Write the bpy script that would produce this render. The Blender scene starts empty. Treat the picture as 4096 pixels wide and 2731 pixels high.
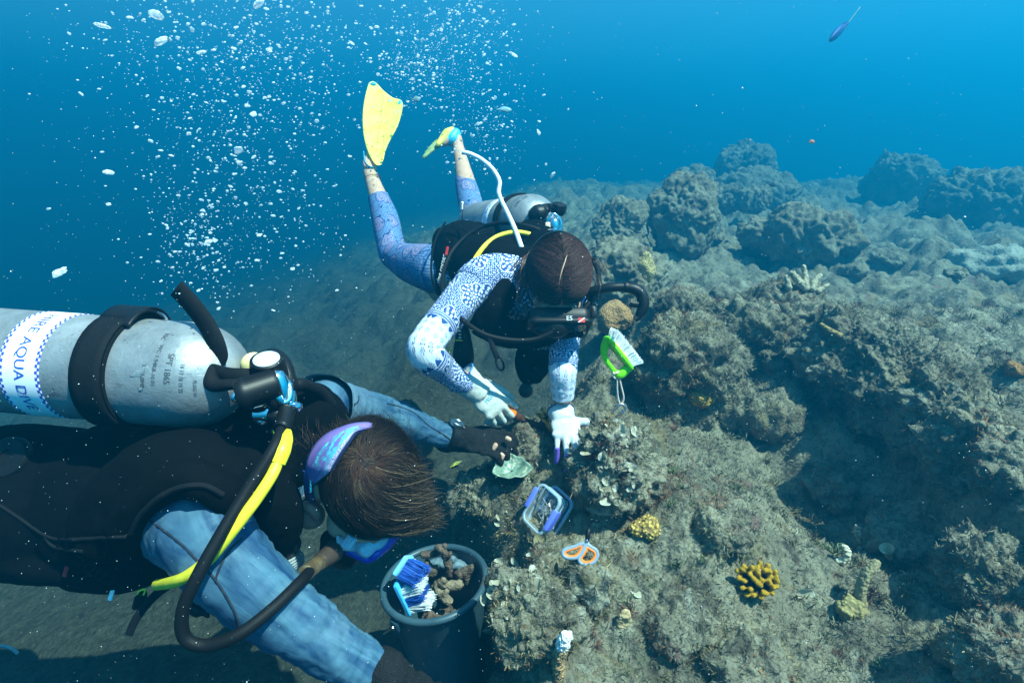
import bpy, bmesh, math, random
import numpy as np
from mathutils import Vector, Matrix, Quaternion
R = math.radians
random.seed(7)
rng = np.random.default_rng(11)
scene = bpy.context.scene
COL = scene.collection

# ------------------------------------------------------------------ camera
CAM = Vector((0.0, 0.0, 1.4))
PITCH = R(18.4)
cd = bpy.data.cameras.new('camera'); cam = bpy.data.objects.new('camera', cd); COL.objects.link(cam)
cd.lens = 20.0; cd.sensor_width = 36.0; cd.clip_start = 0.02; cd.clip_end = 400
cam.location = CAM; cam.rotation_euler = (math.pi/2 - PITCH, 0, 0)
scene.camera = cam
# ------------------------------------------------------------------ light
SUN_DIR = Vector((0.43, -0.27, 0.86)).normalized()      # towards the sun
el = math.asin(SUN_DIR.z); az = math.atan2(SUN_DIR.x, SUN_DIR.y)
w = bpy.data.worlds.new('World'); scene.world = w; w.use_nodes = True
nt = w.node_tree; nt.nodes.clear()
sky = nt.nodes.new('ShaderNodeTexSky'); sky.sky_type = 'NISHITA'; sky.sun_disc = False
sky.sun_elevation = el; sky.sun_rotation = az
bg = nt.nodes.new('ShaderNodeBackground'); bg.inputs['Strength'].default_value = 0.05
wo = nt.nodes.new('ShaderNodeOutputWorld')
nt.links.new(sky.outputs[0], bg.inputs[0]); nt.links.new(bg.outputs[0], wo.inputs[0])
sd = bpy.data.lights.new('sun', 'SUN'); sd.energy = 5.0; sd.angle = R(0.53); sd.color = (1.0, 0.92, 0.80)
sun = bpy.data.objects.new('sun', sd); COL.objects.link(sun)
sun.rotation_euler = SUN_DIR.to_track_quat('Z', 'Y').to_euler(); sun.location = (3, 3, 9)
vs = scene.view_settings
vs.view_transform = 'Standard'; vs.look = 'None'; vs.exposure = 2.12; vs.gamma = 1.0
cy = scene.cycles
cy.max_bounces = 8; cy.diffuse_bounces = 2; cy.glossy_bounces = 3; cy.transmission_bounces = 6
cy.transparent_max_bounces = 12; cy.volume_bounces = 0
cy.use_denoising = True
try: cy.denoiser = 'OPENIMAGEDENOISE'
except Exception: pass
cy.caustics_reflective = False; cy.caustics_refractive = False
cy.sample_clamp_indirect = 4.0
# water body: one closed box of even density
WATER_TOP = 5.6
HAZE_DENS = 0.168
HAZE_COL = (0.003, 0.273, 0.58)
HAZE_G = 0.45
HAZE_ABS = (0.0, 0.19, 0.573)

# ------------------------------------------------------------------ helpers
CR = Matrix.Rotation(math.pi/2 - PITCH, 3, 'X')
F = 20/36*4096.0
def S(x, y, d):
    """photograph position (4096 px wide) + depth in metres -> world point"""
    return CAM + CR @ Vector(((x-2048)/F*d, -(y-1365.5)/F*d, -d))
def Z(x, y, d):
    return S(x/0.57422, y/0.57422, d)
def reg(x0, y0, k):
    return lambda x, y, d: S(x0+x/k, y0+y/k, d)
rA = reg(0,1050,1.6507); rB = reg(0,1800,1.68); rC = reg(1000,1400,1.96); rD = reg(1400,1950,2.007)
rE = reg(1350,250,1.7425); rF = reg(1550,750,1.96); rG = reg(1750,1250,2.0911); rH = reg(1750,1750,1.5989)
rI = reg(2200,500,1.2405); rJ = reg(2300,1200,1.3096); rK = reg(2300,1900,1.3096)
rHead = reg(1150,1650,2.4123); rBox = reg(2050,1900,3.92); rVal = reg(800,1400,3.4844); rWV = reg(1700,850,3.4836)
rPad = reg(2150,1550,3.136); rYC = reg(2800,2050,2.6133); rArm = reg(1600,1300,3.36); rWH = reg(2000,1000,3.36)
rMask = reg(1050,1900,3.4846); rRk = reg(2350,900,3.1364)
CX = (CR @ Vector((1,0,0))); CY = (CR @ Vector((0,1,0))); CZ = (CR @ Vector((0,0,1)))   # right, up, towards the viewer
def depth_of(p): return -(CR.transposed() @ (Vector(p)-CAM)).z
def G(px, py, z):
    """photograph position (2352 px) -> world point on the level z (relative to the camera)"""
    dr = CR @ Vector(((px-1176)/(F*0.57422), -(py-784)/(F*0.57422), -1))
    t = z/dr.z
    return CAM + dr*t
def N3(v): return np.array([v[0], v[1], v[2]], dtype=float)

def mesh_np(name, V, faces_flat, nv=3, smooth=True):
    V = np.asarray(V, dtype=np.float32); Fa = np.asarray(faces_flat, dtype=np.int32).reshape(-1, nv)
    me = bpy.data.meshes.new(name)
    me.vertices.add(len(V)); me.vertices.foreach_set('co', V.ravel())
    n = len(Fa)
    me.loops.add(n*nv); me.loops.foreach_set('vertex_index', Fa.ravel())
    me.polygons.add(n)
    me.polygons.foreach_set('loop_start', np.arange(0, n*nv, nv, dtype=np.int32))
    if smooth: me.polygons.foreach_set('use_smooth', np.ones(n, dtype=bool))
    me.update(calc_edges=True)
    return me
def set_uv(me, UV):
    """per-vertex uv"""
    lay = me.uv_layers.new(name='UVMap')
    vi = np.empty(len(me.loops), dtype=np.int32); me.loops.foreach_get('vertex_index', vi)
    lay.data.foreach_set('uv', np.asarray(UV, dtype=np.float32)[vi].ravel())
def set_col(me, C, name='tint'):
    a = me.attributes.new(name, 'FLOAT_COLOR', 'POINT')
    C = np.asarray(C, dtype=np.float32)
    if C.ndim == 1: C = np.stack([C, C, C], 1)
    a.data.foreach_set('color', np.concatenate([C, np.ones((len(C), 1), np.float32)], 1).ravel())
def tag(o, label=None, cat=None, group=None, kind=None):
    if label: o['label'] = label
    if cat: o['category'] = cat
    if group: o['group'] = group
    if kind: o['kind'] = kind
    return o
def obj(name, me, m=None, parent=None):
    o = bpy.data.objects.new(name, me); COL.objects.link(o)
    if m is not None and me is not None:
        for mm in (m if isinstance(m, (list, tuple)) else [m]): me.materials.append(mm)
    if parent is not None:
        o.parent = parent; o.matrix_parent_inverse = parent.matrix_basis.inverted()
    return o
def empty(name, loc, label=None, cat=None, group=None):
    o = bpy.data.objects.new(name, None); COL.objects.link(o); o.location = loc; o.empty_display_size = 0.05
    return tag(o, label, cat, group)
def recentre(o):
    """origin to the middle of the underside"""
    me = o.data; n = len(me.vertices); c = np.empty(n*3, np.float32); me.vertices.foreach_get('co', c); c = c.reshape(-1, 3)
    b = Vector(((c[:,0].min()+c[:,0].max())/2, (c[:,1].min()+c[:,1].max())/2, c[:,2].min()))
    me.transform(Matrix.Translation(-b)); o.location = b
    return o
class MB:
    """collects verts / faces / uvs for one mesh"""
    def __init__(s): s.V = []; s.F = []; s.U = []
    def add(s, V, Fs, U=None):
        o = len(s.V); s.V.extend([tuple(v) for v in V]); s.F.extend([tuple(i+o for i in f) for f in Fs])
        s.U.extend(U if U is not None else [(0, 0)]*len(V))
    def box(s, c, ax, half, bev=0.0):
        """oriented box; ax = 3 unit vectors; bev rounds the corners of the outline"""
        c = Vector(c); ax = [Vector(a).normalized() for a in ax]; hx, hy, hz = half
        if bev <= 0:
            V = [c+ax[0]*hx*i+ax[1]*hy*j+ax[2]*hz*k for i in (-1,1) for j in (-1,1) for k in (-1,1)]
            s.add(V, [(0,1,3,2),(4,6,7,5),(0,4,5,1),(2,3,7,6),(0,2,6,4),(1,5,7,3)]); return
        prof = rrect(hx, hy, bev, 4); n = len(prof); V = []; Fs = []
        b2 = min(bev*0.5, hz*0.6)
        for (sc, z) in ((1-b2/min(hx,hy), -hz), (1, -hz+b2), (1, hz-b2), (1-b2/min(hx,hy), hz)):
            for (x, y) in prof: V.append(c+ax[0]*x*sc+ax[1]*y*sc+ax[2]*z)
        for r in range(3):
            for i in range(n): Fs.append((r*n+i, r*n+(i+1)%n, (r+1)*n+(i+1)%n, (r+1)*n+i))
        Fs.append(tuple(range(n-1, -1, -1))); Fs.append(tuple(range(3*n, 4*n)))
        s.add(V, Fs)
    def tube(s, pts, rad, n=12, cap=True, flat=1.0, up=None, uvscale=None, shape=None):
        """swept tube; rad scalar or list; flat squeezes across the second axis"""
        pts = [Vector(p) for p in pts]; m = len(pts)
        if not hasattr(rad, '__len__'): rad = [rad]*m
        T = [(pts[min(i+1, m-1)]-pts[max(i-1, 0)]).normalized() for i in range(m)]
        u = Vector(up) if up is not None else (Vector((0,0,1)) if abs(T[0].z) < 0.9 else Vector((1,0,0)))
        V = []; U = []; L = 0.0
        for i in range(m):
            if i: L += (pts[i]-pts[i-1]).length
            u = (u - T[i]*u.dot(T[i])).normalized(); v = T[i].cross(u)
            for k in range(n + (1 if uvscale else 0)):
                a = 2*math.pi*k/n; f = 1.0 if shape is None else shape(a)
                fl = flat[i] if hasattr(flat, '__len__') else flat
                V.append(pts[i]+(u*math.cos(a)+v*math.sin(a)*fl)*rad[i]*f); U.append((k/n, L))
        w_ = n + (1 if uvscale else 0); Fs = []
        for i in range(m-1):
            for k in range(n):
                k2 = k+1 if uvscale else (k+1) % n
                Fs.append((i*w_+k, i*w_+k2, (i+1)*w_+k2, (i+1)*w_+k))
        if cap:
            Fs.append(tuple(range(n-1, -1, -1))); Fs.append(tuple((m-1)*w_+k for k in range(n)))
        s.add(V, Fs, U)
    def lathe(s, base, axis, prof, n=32, up=None, flat=1.0):
        """prof: list of (radius, height along axis)"""
        a = Vector(axis).normalized()
        u = Vector(up) if up is not None else (Vector((0,0,1)) if abs(a.z) < 0.9 else Vector((1,0,0)))
        u = (u-a*u.dot(a)).normalized(); v = a.cross(u); base = Vector(base); V = []; Fs = []; U = []
        for (r, h) in prof:
            for k in range(n):
                t = 2*math.pi*k/n; V.append(base+a*h+(u*math.cos(t)+v*flat*math.sin(t))*r); U.append((k/n, h))
        for i in range(len(prof)-1):
            for k in range(n): Fs.append((i*n+k, i*n+(k+1)%n, (i+1)*n+(k+1)%n, (i+1)*n+k))
        if prof[0][0] > 1e-6: Fs.append(tuple(range(n-1, -1, -1)))
        if prof[-1][0] > 1e-6: Fs.append(tuple((len(prof)-1)*n+k for k in range(n)))
        s.add(V, Fs, U)
    def ball(s, c, r, n=10, ax=None):
        c = Vector(c); rr = r if hasattr(r, '__len__') else (r, r, r)
        ax = ax or (Vector((1,0,0)), Vector((0,1,0)), Vector((0,0,1))); V = []; Fs = []
        for i in range(n+1):
            t = math.pi*i/n
            for k in range(2*n):
                p = math.pi*k/n
                V.append(c+ax[0]*rr[0]*math.sin(t)*math.cos(p)+ax[1]*rr[1]*math.sin(t)*math.sin(p)+ax[2]*rr[2]*math.cos(t))
        for i in range(n):
            for k in range(2*n): Fs.append((i*2*n+k, i*2*n+(k+1)%(2*n), (i+1)*2*n+(k+1)%(2*n), (i+1)*2*n+k))
        s.add(V, Fs)
    def sheet(s, rows, uv=None):
        """grid of points rows[i][j]"""
        m, n = len(rows), len(rows[0]); V = [p for r in rows for p in r]
        s.add(V, [(i*n+j, i*n+j+1, (i+1)*n+j+1, (i+1)*n+j) for i in range(m-1) for j in range(n-1)],
              [(j/(n-1), i/(m-1)) for i in range(m) for j in range(n)] if uv is None else uv)
    def prism(s, outline, c, ax, depth, bev=0.0):
        """outline (x,y) swept along ax[2] between -depth/2 and depth/2"""
        c = Vector(c); ax = [Vector(a).normalized() for a in ax]; n = len(outline); V = []; Fs = []
        cx = sum(p[0] for p in outline)/n; cyy = sum(p[1] for p in outline)/n
        lv = [(1, -depth/2), (1, depth/2)] if bev <= 0 else [(0, -depth/2), (1, -depth/2+bev), (1, depth/2-bev), (0, depth/2)]
        for (k, z) in lv:
            for i, (x, y) in enumerate(outline):
                if k == 0:
                    dx, dy = cx-x, cyy-y; L = math.hypot(dx, dy) or 1; x += dx/L*bev; y += dy/L*bev
                V.append(c+ax[0]*x+ax[1]*y+ax[2]*z)
        q = len(lv)
        for r in range(q-1):
            for i in range(n): Fs.append((r*n+i, r*n+(i+1)%n, (r+1)*n+(i+1)%n, (r+1)*n+i))
        Fs.append(tuple(range(n-1, -1, -1))); Fs.append(tuple((q-1)*n+i for i in range(n)))
        s.add(V, Fs)
    def build(s, name, m=None, parent=None, smooth=True, sharp=40, solid=0.0, sub=0):
        me = bpy.data.meshes.new(name); me.from_pydata(s.V, [], s.F); me.update()
        lay = me.uv_layers.new(name='UVMap')
        for l in me.loops: lay.data[l.index].uv = s.U[l.vertex_index]
        bm = bmesh.new(); bm.from_mesh(me); bmesh.ops.recalc_face_normals(bm, faces=bm.faces); bm.to_mesh(me); bm.free()
        if smooth:
            me.polygons.foreach_set('use_smooth', np.ones(len(me.polygons), dtype=bool))
            if sharp:
                try: me.set_sharp_from_angle(angle=R(sharp))
                except Exception: pass
        o = obj(name, me, m, parent)
        if parent is None: recentre(o)
        if solid:
            md = o.modifiers.new('solid', 'SOLIDIFY'); md.thickness = solid; md.offset = 0
        if sub:
            md = o.modifiers.new('sub', 'SUBSURF'); md.levels = sub; md.render_levels = sub
        return o
def rrect(hx, hy, r, n=4):
    P = []
    for (sx, sy, a0) in ((1,1,0),(-1,1,90),(-1,-1,180),(1,-1,270)):
        for i in range(n+1):
            a = R(a0+90*i/n); P.append((sx*(hx-r)+r*math.cos(a), sy*(hy-r)+r*math.sin(a)))
    return P
def spline(P, n=8, extra=None):
    """Catmull-Rom through points (tuples of any length)"""
    A = np.array([list(p) for p in P], dtype=float); m = len(A); out = []
    for i in range(m-1):
        p0, p1, p2, p3 = A[max(i-1,0)], A[i], A[i+1], A[min(i+2,m-1)]
        for k in range(n):
            t = k/n; out.append(0.5*((2*p1)+(-p0+p2)*t+(2*p0-5*p1+4*p2-p3)*t*t+(-p0+3*p1-3*p2+p3)*t**3))
    out.append(A[-1]); return np.array(out)
def applied(o):
    """bake modifiers into the mesh"""
    dg = bpy.context.evaluated_depsgraph_get(); dg.update()
    me = bpy.data.meshes.new_from_object(o.evaluated_get(dg)); old = o.data
    o.modifiers.clear(); o.data = me; me.name = old.name
    return o

# ---- numpy noise
def _h(ix, iy, iz, seed):
    h = (ix*np.uint32(374761393) + iy*np.uint32(668265263) + iz*np.uint32(2246822519) + np.uint32(seed*3266489917 & 0xffffffff))
    h = (h ^ (h >> np.uint32(13)))*np.uint32(1274126177); h = h ^ (h >> np.uint32(16)); h = h*np.uint32(2654435761)
    return h ^ (h >> np.uint32(15))
_g = np.array([(1,1,0),(-1,1,0),(1,-1,0),(-1,-1,0),(1,0,1),(-1,0,1),(1,0,-1),(-1,0,-1),(0,1,1),(0,-1,1),(0,1,-1),(0,-1,-1),(1,1,0),(-1,1,0),(0,-1,1),(0,-1,-1)], dtype=np.float32)
def noise(P, scale, seed=0):
    P = np.asarray(P, dtype=np.float32)*np.float32(scale) + np.float32(100.37)
    I = np.floor(P).astype(np.int64); f = P-I; I = I.astype(np.uint32); u = f*f*f*(f*(f*6-15)+10); r = 0
    with np.errstate(over='ignore'):
        for dx in (0,1):
            for dy in (0,1):
                for dz in (0,1):
                    g = _g[_h(I[:,0]+np.uint32(dx), I[:,1]+np.uint32(dy), I[:,2]+np.uint32(dz), seed) & np.uint32(15)]
                    d = g[:,0]*(f[:,0]-dx)+g[:,1]*(f[:,1]-dy)+g[:,2]*(f[:,2]-dz)
                    r = r + d*(u[:,0] if dx else 1-u[:,0])*(u[:,1] if dy else 1-u[:,1])*(u[:,2] if dz else 1-u[:,2])
    return r
def fbm(P, scale, oct=4, seed=0, gain=0.5, ridged=False):
    a = 1.0; r = 0; tot = 0
    for o_ in range(oct):
        n = noise(P, scale*2.03**o_, seed+o_*17); r = r + a*((1-2*np.abs(n))-0.5 if ridged else n); tot += a; a *= gain
    return r/tot
def worley(P, scale, seed=0, second=False):
    P = np.asarray(P, dtype=np.float32)*np.float32(scale)+np.float32(50.3); I = np.floor(P).astype(np.int64); f = (P-I).astype(np.float32); I = I.astype(np.uint32)
    best = np.full(len(P), 9.0, np.float32)
    with np.errstate(over='ignore'):
        for dx in (-1,0,1):
            for dy in (-1,0,1):
                for dz in (-1,0,1):
                    c = (I[:,0]+np.uint32(dx & 0xffffffff), I[:,1]+np.uint32(dy & 0xffffffff), I[:,2]+np.uint32(dz & 0xffffffff))
                    h = _h(*c, seed); a = (h & np.uint32(1023)).astype(np.float32)/1023; b = ((h >> np.uint32(10)) & np.uint32(1023)).astype(np.float32)/1023; e = ((h >> np.uint32(20)) & np.uint32(1023)).astype(np.float32)/1023
                    best = np.minimum(best, (f[:,0]-dx-a)**2+(f[:,1]-dy-b)**2+(f[:,2]-dz-e)**2)
    return np.sqrt(best)
def sstep(a, b, x):
    t = np.clip((x-a)/(b-a), 0, 1); return t*t*(3-2*t)

# ---- node expression builder
class E:
    def __init__(s, t, sock): s.t = t; s.s = sock
    def _m(s, op, *o, clamp=False):
        n = s.t.nodes.new('ShaderNodeMath'); n.operation = op; n.use_clamp = clamp
        for i, x in enumerate((s,)+o):
            if isinstance(x, E): s.t.links.new(x.s, n.inputs[i])
            else: n.inputs[i].default_value = x
        return E(s.t, n.outputs[0])
    def __add__(s, o): return s._m('ADD', o)
    def __radd__(s, o): return s._m('ADD', o)
    def __sub__(s, o): return s._m('SUBTRACT', o)
    def __rsub__(s, o): return (s*-1.0)+o
    def __mul__(s, o): return s._m('MULTIPLY', o)
    def __rmul__(s, o): return s._m('MULTIPLY', o)
    def __truediv__(s, o): return s._m('DIVIDE', o)
    def lt(s, o): return s._m('LESS_THAN', o)
    def gt(s, o): return s._m('GREATER_THAN', o)
    def max(s, o): return s._m('MAXIMUM', o)
    def min(s, o): return s._m('MINIMUM', o)
    def abs(s): return s._m('ABSOLUTE')
    def sin(s): return s._m('SINE')
    def cos(s): return s._m('COSINE')
    def frac(s): return s._m('FRACT')
    def floor(s): return s._m('FLOOR')
    def mod(s, o): return s._m('FLOORED_MODULO', o)
    def pow(s, o): return s._m('POWER', o)
    def sqrt(s): return s._m('SQRT')
    def atan2(s, o): return s._m('ARCTAN2', o)
    def between(s, a, b): return s.gt(a)*s.lt(b)
    def ramp(s, a, b, x=0.0, y=1.0):
        n = s.t.nodes.new('ShaderNodeMapRange'); n.inputs[1].default_value = a; n.inputs[2].default_value = b
        n.inputs[3].default_value = x; n.inputs[4].default_value = y; s.t.links.new(s.s, n.inputs[0]); return E(s.t, n.outputs[0])
class MT:
    """material under construction"""
    def __init__(s, name, rough=0.7, spec=0.3, metal=0.0):
        s.m = bpy.data.materials.new(name); s.m.use_nodes = True; s.t = s.m.node_tree
        s.b = s.t.nodes['Principled BSDF']; s.b.inputs['Roughness'].default_value = rough
        s.b.inputs['Specular IOR Level'].default_value = spec; s.b.inputs['Metallic'].default_value = metal
        s.geo = s.t.nodes.new('ShaderNodeTexCoord')
    def co(s, kind='Object'): return s.geo.outputs[kind]
    def pos(s): return s.t.nodes.new('ShaderNodeNewGeometry').outputs['Position']
    def vmap(s, src, scale=(1,1,1), rot=(0,0,0), loc=(0,0,0)):
        n = s.t.nodes.new('ShaderNodeMapping'); s.t.links.new(src, n.inputs[0])
        n.inputs['Scale'].default_value = scale; n.inputs['Rotation'].default_value = rot; n.inputs['Location'].default_value = loc
        return n.outputs[0]
    def noise(s, src, scale, detail=4, rough=0.55, dist=0.0):
        n = s.t.nodes.new('ShaderNodeTexNoise'); s.t.links.new(src, n.inputs['Vector'])
        n.inputs['Scale'].default_value = scale; n.inputs['Detail'].default_value = detail
        n.inputs['Roughness'].default_value = rough; n.inputs['Distortion'].default_value = dist
        return E(s.t, n.outputs[0])
    def voro(s, src, scale, out='Distance', feat='F1', rand=1.0, dim='3D'):
        n = s.t.nodes.new('ShaderNodeTexVoronoi'); n.voronoi_dimensions = dim; n.feature = feat
        s.t.links.new(src, n.inputs['Vector']); n.inputs['Scale'].default_value = scale
        n.inputs['Randomness'].default_value = rand
        return E(s.t, n.outputs[out]) if out == 'Distance' else n.outputs[out]
    def xyz(s, src):
        n = s.t.nodes.new('ShaderNodeSeparateXYZ'); s.t.links.new(src, n.inputs[0])
        return [E(s.t, n.outputs[i]) for i in range(3)]
    def vec(s, *c):
        n = s.t.nodes.new('ShaderNodeCombineXYZ')
        for i, x in enumerate(c):
            if isinstance(x, E): s.t.links.new(x.s, n.inputs[i])
            else: n.inputs[i].default_value = x
        return n.outputs[0]
    def attr(s, name='tint'):
        n = s.t.nodes.new('ShaderNodeAttribute'); n.attribute_name = name; return n
    def rnd(s):
        return E(s.t, s.t.nodes.new('ShaderNodeObjectInfo').outputs['Random'])
    def mix(s, f, a, b, mode='MIX'):
        n = s.t.nodes.new('ShaderNodeMix'); n.data_type = 'RGBA'; n.blend_type = mode
        for i, x in ((0, f), (6, a), (7, b)):
            if isinstance(x, E): s.t.links.new(x.s, n.inputs[i])
            elif hasattr(x, 'is_linked'): s.t.links.new(x, n.inputs[i])
            elif i == 0: n.inputs[0].default_value = x
            else: n.inputs[i].default_value = (*x[:3], 1)
        return n.outputs[2]
    def color(s, c):
        if hasattr(c, 'is_linked'): s.t.links.new(c, s.b.inputs['Base Color'])
        else: s.b.inputs['Base Color'].default_value = (*c, 1)
        return s
    def setp(s, name, v):
        if isinstance(v, E): s.t.links.new(v.s, s.b.inputs[name])
        elif hasattr(v, 'is_linked'): s.t.links.new(v, s.b.inputs[name])
        else: s.b.inputs[name].default_value = v
        return s
    def bump(s, h, dist=0.002, strength=1.0):
        n = s.t.nodes.new('ShaderNodeBump'); n.inputs['Strength'].default_value = strength; n.inputs['Distance'].default_value = dist
        s.t.links.new(h.s, n.inputs['Height']); s.t.links.new(n.outputs[0], s.b.inputs['Normal']); return s
def flat(name, c, rough=0.6, spec=0.3, metal=0.0, bump=None, vary=0.15):
    """plain coloured surface with slight mottling"""
    k = MT(name, rough, spec, metal); n = k.noise(k.co(), 60, 5)
    k.color(k.mix(n.ramp(0.3, 0.7), tuple(x*(1-vary) for x in c), tuple(min(1, x*(1+vary)) for x in c)))
    if bump: k.bump(k.noise(k.co(), bump[0], 4), bump[1])
    return k.m
# ------------------------------------------------------------------ seabed
def reef_mat(name, base=(0.118,0.102,0.072), dark=(0.024,0.021,0.018), light=(0.26,0.235,0.165), rust=(0.085,0.036,0.024), k=1.0, use_attr=False):
    q = MT(name, 0.95, 0.1); p = q.pos()
    n1 = q.noise(p, 7*k, 6, 0.6); n2 = q.noise(p, 45*k, 5, 0.65); n3 = q.noise(p, 170*k, 4, 0.7); n4 = q.noise(p, 16*k, 4, 0.6, 0.6)
    c = q.mix(n1.ramp(0.35, 0.65), base, light)
    c = q.mix(n4.ramp(0.54, 0.68)*0.75, c, dark)
    c = q.mix(n2.ramp(0.52, 0.7)*0.7, c, dark)
    c = q.mix(n2.ramp(0.42, 0.26)*0.7, c, light)
    c = q.mix((q.noise(p, 22*k, 3, 0.5, 0.3).ramp(0.64, 0.72))*0.7, c, rust)
    c = q.mix(q.noise(p, 5.3*k, 5, 0.65, 0.8).ramp(0.58, 0.66)*0.6, c, (0.17,0.125,0.055))
    c = q.mix(q.noise(p, 8.7*k, 5, 0.7, 0.5).ramp(0.63, 0.68)*0.65, c, (0.19,0.085,0.085))
    c = q.mix(q.noise(p, 4.1*k, 4, 0.7, 1.0).ramp(0.60, 0.68)*0.6, c, (0.34,0.33,0.26))
    c = q.mix(q.noise(p, 12.0*k, 5, 0.7, 0.4).ramp(0.64, 0.70)*0.6, c, (0.06,0.075,0.045))
    c = q.mix(n3.ramp(0.5, 0.72)*0.55, c, dark)
    if use_attr: # sandy floor where the reef thins out
        a = E(q.t, q.attr('tint').outputs['Fac'])
        sandc = q.mix(n2.ramp(0.35, 0.7), (0.026,0.029,0.023), (0.058,0.061,0.046))
        sandc = q.mix(n4.ramp(0.55, 0.7)*0.5, sandc, (0.014,0.016,0.014))
        c = q.mix(a, sandc, c)
    q.color(c)
    h = n2*0.6 + n3*0.35 + q.voro(p, 90*k)*0.3
    q.bump(h, 0.012/k, 0.9)
    n5 = q.noise(p, 11*k, 6, 0.7); b2 = q.t.nodes.new('ShaderNodeBump'); b2.inputs['Distance'].default_value = .05/k; b2.inputs['Strength'].default_value = .55
    b1 = q.b.inputs['Normal'].links[0].from_node; q.t.links.new((n5+q.voro(p, 14*k)*.35).s, b2.inputs['Height']); q.t.links.new(b2.outputs[0], b1.inputs['Normal'])
    return q.m
M_REEF = reef_mat('reef_rock', use_attr=True)
M_ROCK = reef_mat('boulder_rock')
M_FAR = reef_mat('far_rock', k=0.35, base=(0.10,0.10,0.08))

# outline of the reef's edge towards the sand, and of the undercut ledge on the right (metres, seen from above)
EDGE = np.array([(-3,.10),(.5,.05),(.9,.0),(1.1,-.05),(1.26,-.09),(1.4,-.14),(1.57,-.17),(1.68,-.1),(1.85,.06),(2.2,.22),(2.8,.30),(3.6,.1),(5,-.5),(8,-1.4),(15,-2.5),(45,-6)])
RIM = np.array([(.6,2.62),(.9,2.42),(1.10,2.22),(1.24,2.10),(1.385,1.93),(1.306,1.61),(1.196,1.34),(1.157,1.18),(1.07,.98),(.98,.75),(.95,.4)])
def rim_dist(xy):
    """signed distance to the ledge rim, positive on the plateau"""
    best = np.full(len(xy), 9e9); sg = np.ones(len(xy))
    for a, b in zip(RIM[:-1], RIM[1:]):
        d = b-a; t = np.clip(((xy-a)@d)/(d@d), 0, 1); e = xy-(a+t[:,None]*d); q = np.hypot(e[:,0], e[:,1])
        cr = d[0]*e[:,1]-d[1]*e[:,0]; m = q < best; best = np.where(m, q, best); sg = np.where(m, np.where(cr > 0, 1.0, -1.0), sg)
    return best*sg
def gauss(xy, c, r, ry=None, ang=0):
    d = xy-np.array(c); ca, sa = math.cos(ang), math.sin(ang); u = d[:,0]*ca+d[:,1]*sa; v = -d[:,0]*sa+d[:,1]*ca
    return np.exp(-(u/r)**2-(v/(ry or r))**2)
def edge_d(xy):
    P = np.stack([xy[:,0], xy[:,1], xy[:,0]*0], 1); y = xy[:,1]
    return xy[:,0]-np.interp(y, EDGE[:,0], EDGE[:,1]) + noise(P, 5, 31)*0.07 + noise(P, 14, 32)*0.03
def reefness(xy):
    y = xy[:,1]; wd = np.interp(y, [0,1.8,3,6,12], [.07,.10,.3,1.0,3.0])
    return sstep(-1, 1, edge_d(xy)/wd)
def base_z(xy):
    x, y = xy[:,0], xy[:,1]
    sand = -1.37 + 0.24*gauss(xy, (-.1,3.0), .9, 1.0) + 0.08*gauss(xy, (-.2,1.12), .16) - 0.15*(np.sqrt((x+0.8+0.12*y)**2+0.5)-(x+0.8+0.12*y)) - 0.10*np.clip(y-4, 0, 40)*sstep(3, -2, x)*0.6
    sand = np.maximum(sand, -7.5)
    reef = -0.90 + 0.05*sstep(2.0, 5.0, y) + 0.11*gauss(xy, (.22,1.36), .21) - 0.13*sstep(1.12, 0.8, y)*sstep(.9,.5,x) - 0.05*gauss(xy, (.1,1.22), .12)
    reef = reef - 0.10*gauss(xy, (.75,1.75), .28, .4, -.5) - 0.20*gauss(xy, (.98,1.5), .20, .5, .1) - 0.13*gauss(xy, (.74,.98), .16)
    reef = reef + 0.10*gauss(xy, (.45,1.2), .15)
    rd = rim_dist(xy); pl = sstep(-.08, .05, rd)*sstep(3.2, 2.3, y)
    reef = reef + pl*(0.17+0.05*np.exp(-(rd/.15)**2))
    reef = reef + 0.08*gauss(xy, (2.2,3.0), .8) + 0.10*gauss(xy, (3.2,9.0), 2.2) + 0.12*gauss(xy, (8.0,11.0), 3.0) - 0.05*np.clip(y-14, 0, 40) - 0.10*np.clip(y-5, 0, 12)*sstep(1.5, -2.5, x)
    rf = reefness(xy)
    return 1.4 + sand*(1-rf)+reef*rf
def terrain_z(xy, fine=True):
    z = base_z(xy); rf = reefness(xy); P = np.stack([xy[:,0], xy[:,1], z*0.5], 1)
    r = np.hypot(xy[:,0], xy[:,1]); amp = rf*0.92+0.08
    warpn = np.stack([noise(P, 4, 91), noise(P, 4, 92), noise(P, 4, 93)], 1)*0.06
    Q = P+warpn
    lump = (0.62-worley(Q, 5.5, 3))*0.085 + (0.6-worley(Q, 13, 4))*0.036
    z = z + amp*lump*np.clip(0.7+0.5*noise(P, 1.3, 7)*2, 0.2, 1.6)
    z = z + amp*fbm(P, 3.0, 3, 5)*0.10*np.clip(r/1.5, 0.5, 3) + (1-amp)*(fbm(P, 2.2, 4, 6)*0.06 + sstep(2.2, 4.0, r)*((0.6-worley(Q, 2.6, 33))*0.22+fbm(P, 1.2, 4, 34)*.35))
    if fine:
        z = z + amp*((0.6-worley(Q, 30, 8))*0.014 + fbm(P, 40, 3, 9)*0.018) + (1-amp)*fbm(P, 30, 3, 10)*0.006
    far = sstep(3.0, 6.0, r)
    z = z + far*rf*((0.6-worley(Q, 9, 14))*.07 + fbm(P, 12, 3, 15)*.05) + far*rf*((0.6-worley(Q+0.5*np.stack([noise(P,1.1,94),noise(P,1.1,95),noise(P,1.1,96)],1), 2.2, 12))*0.16 + fbm(P, 0.8, 4, 13)*0.38)
    return z, rf
NR, NA = 1000, 860
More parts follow.
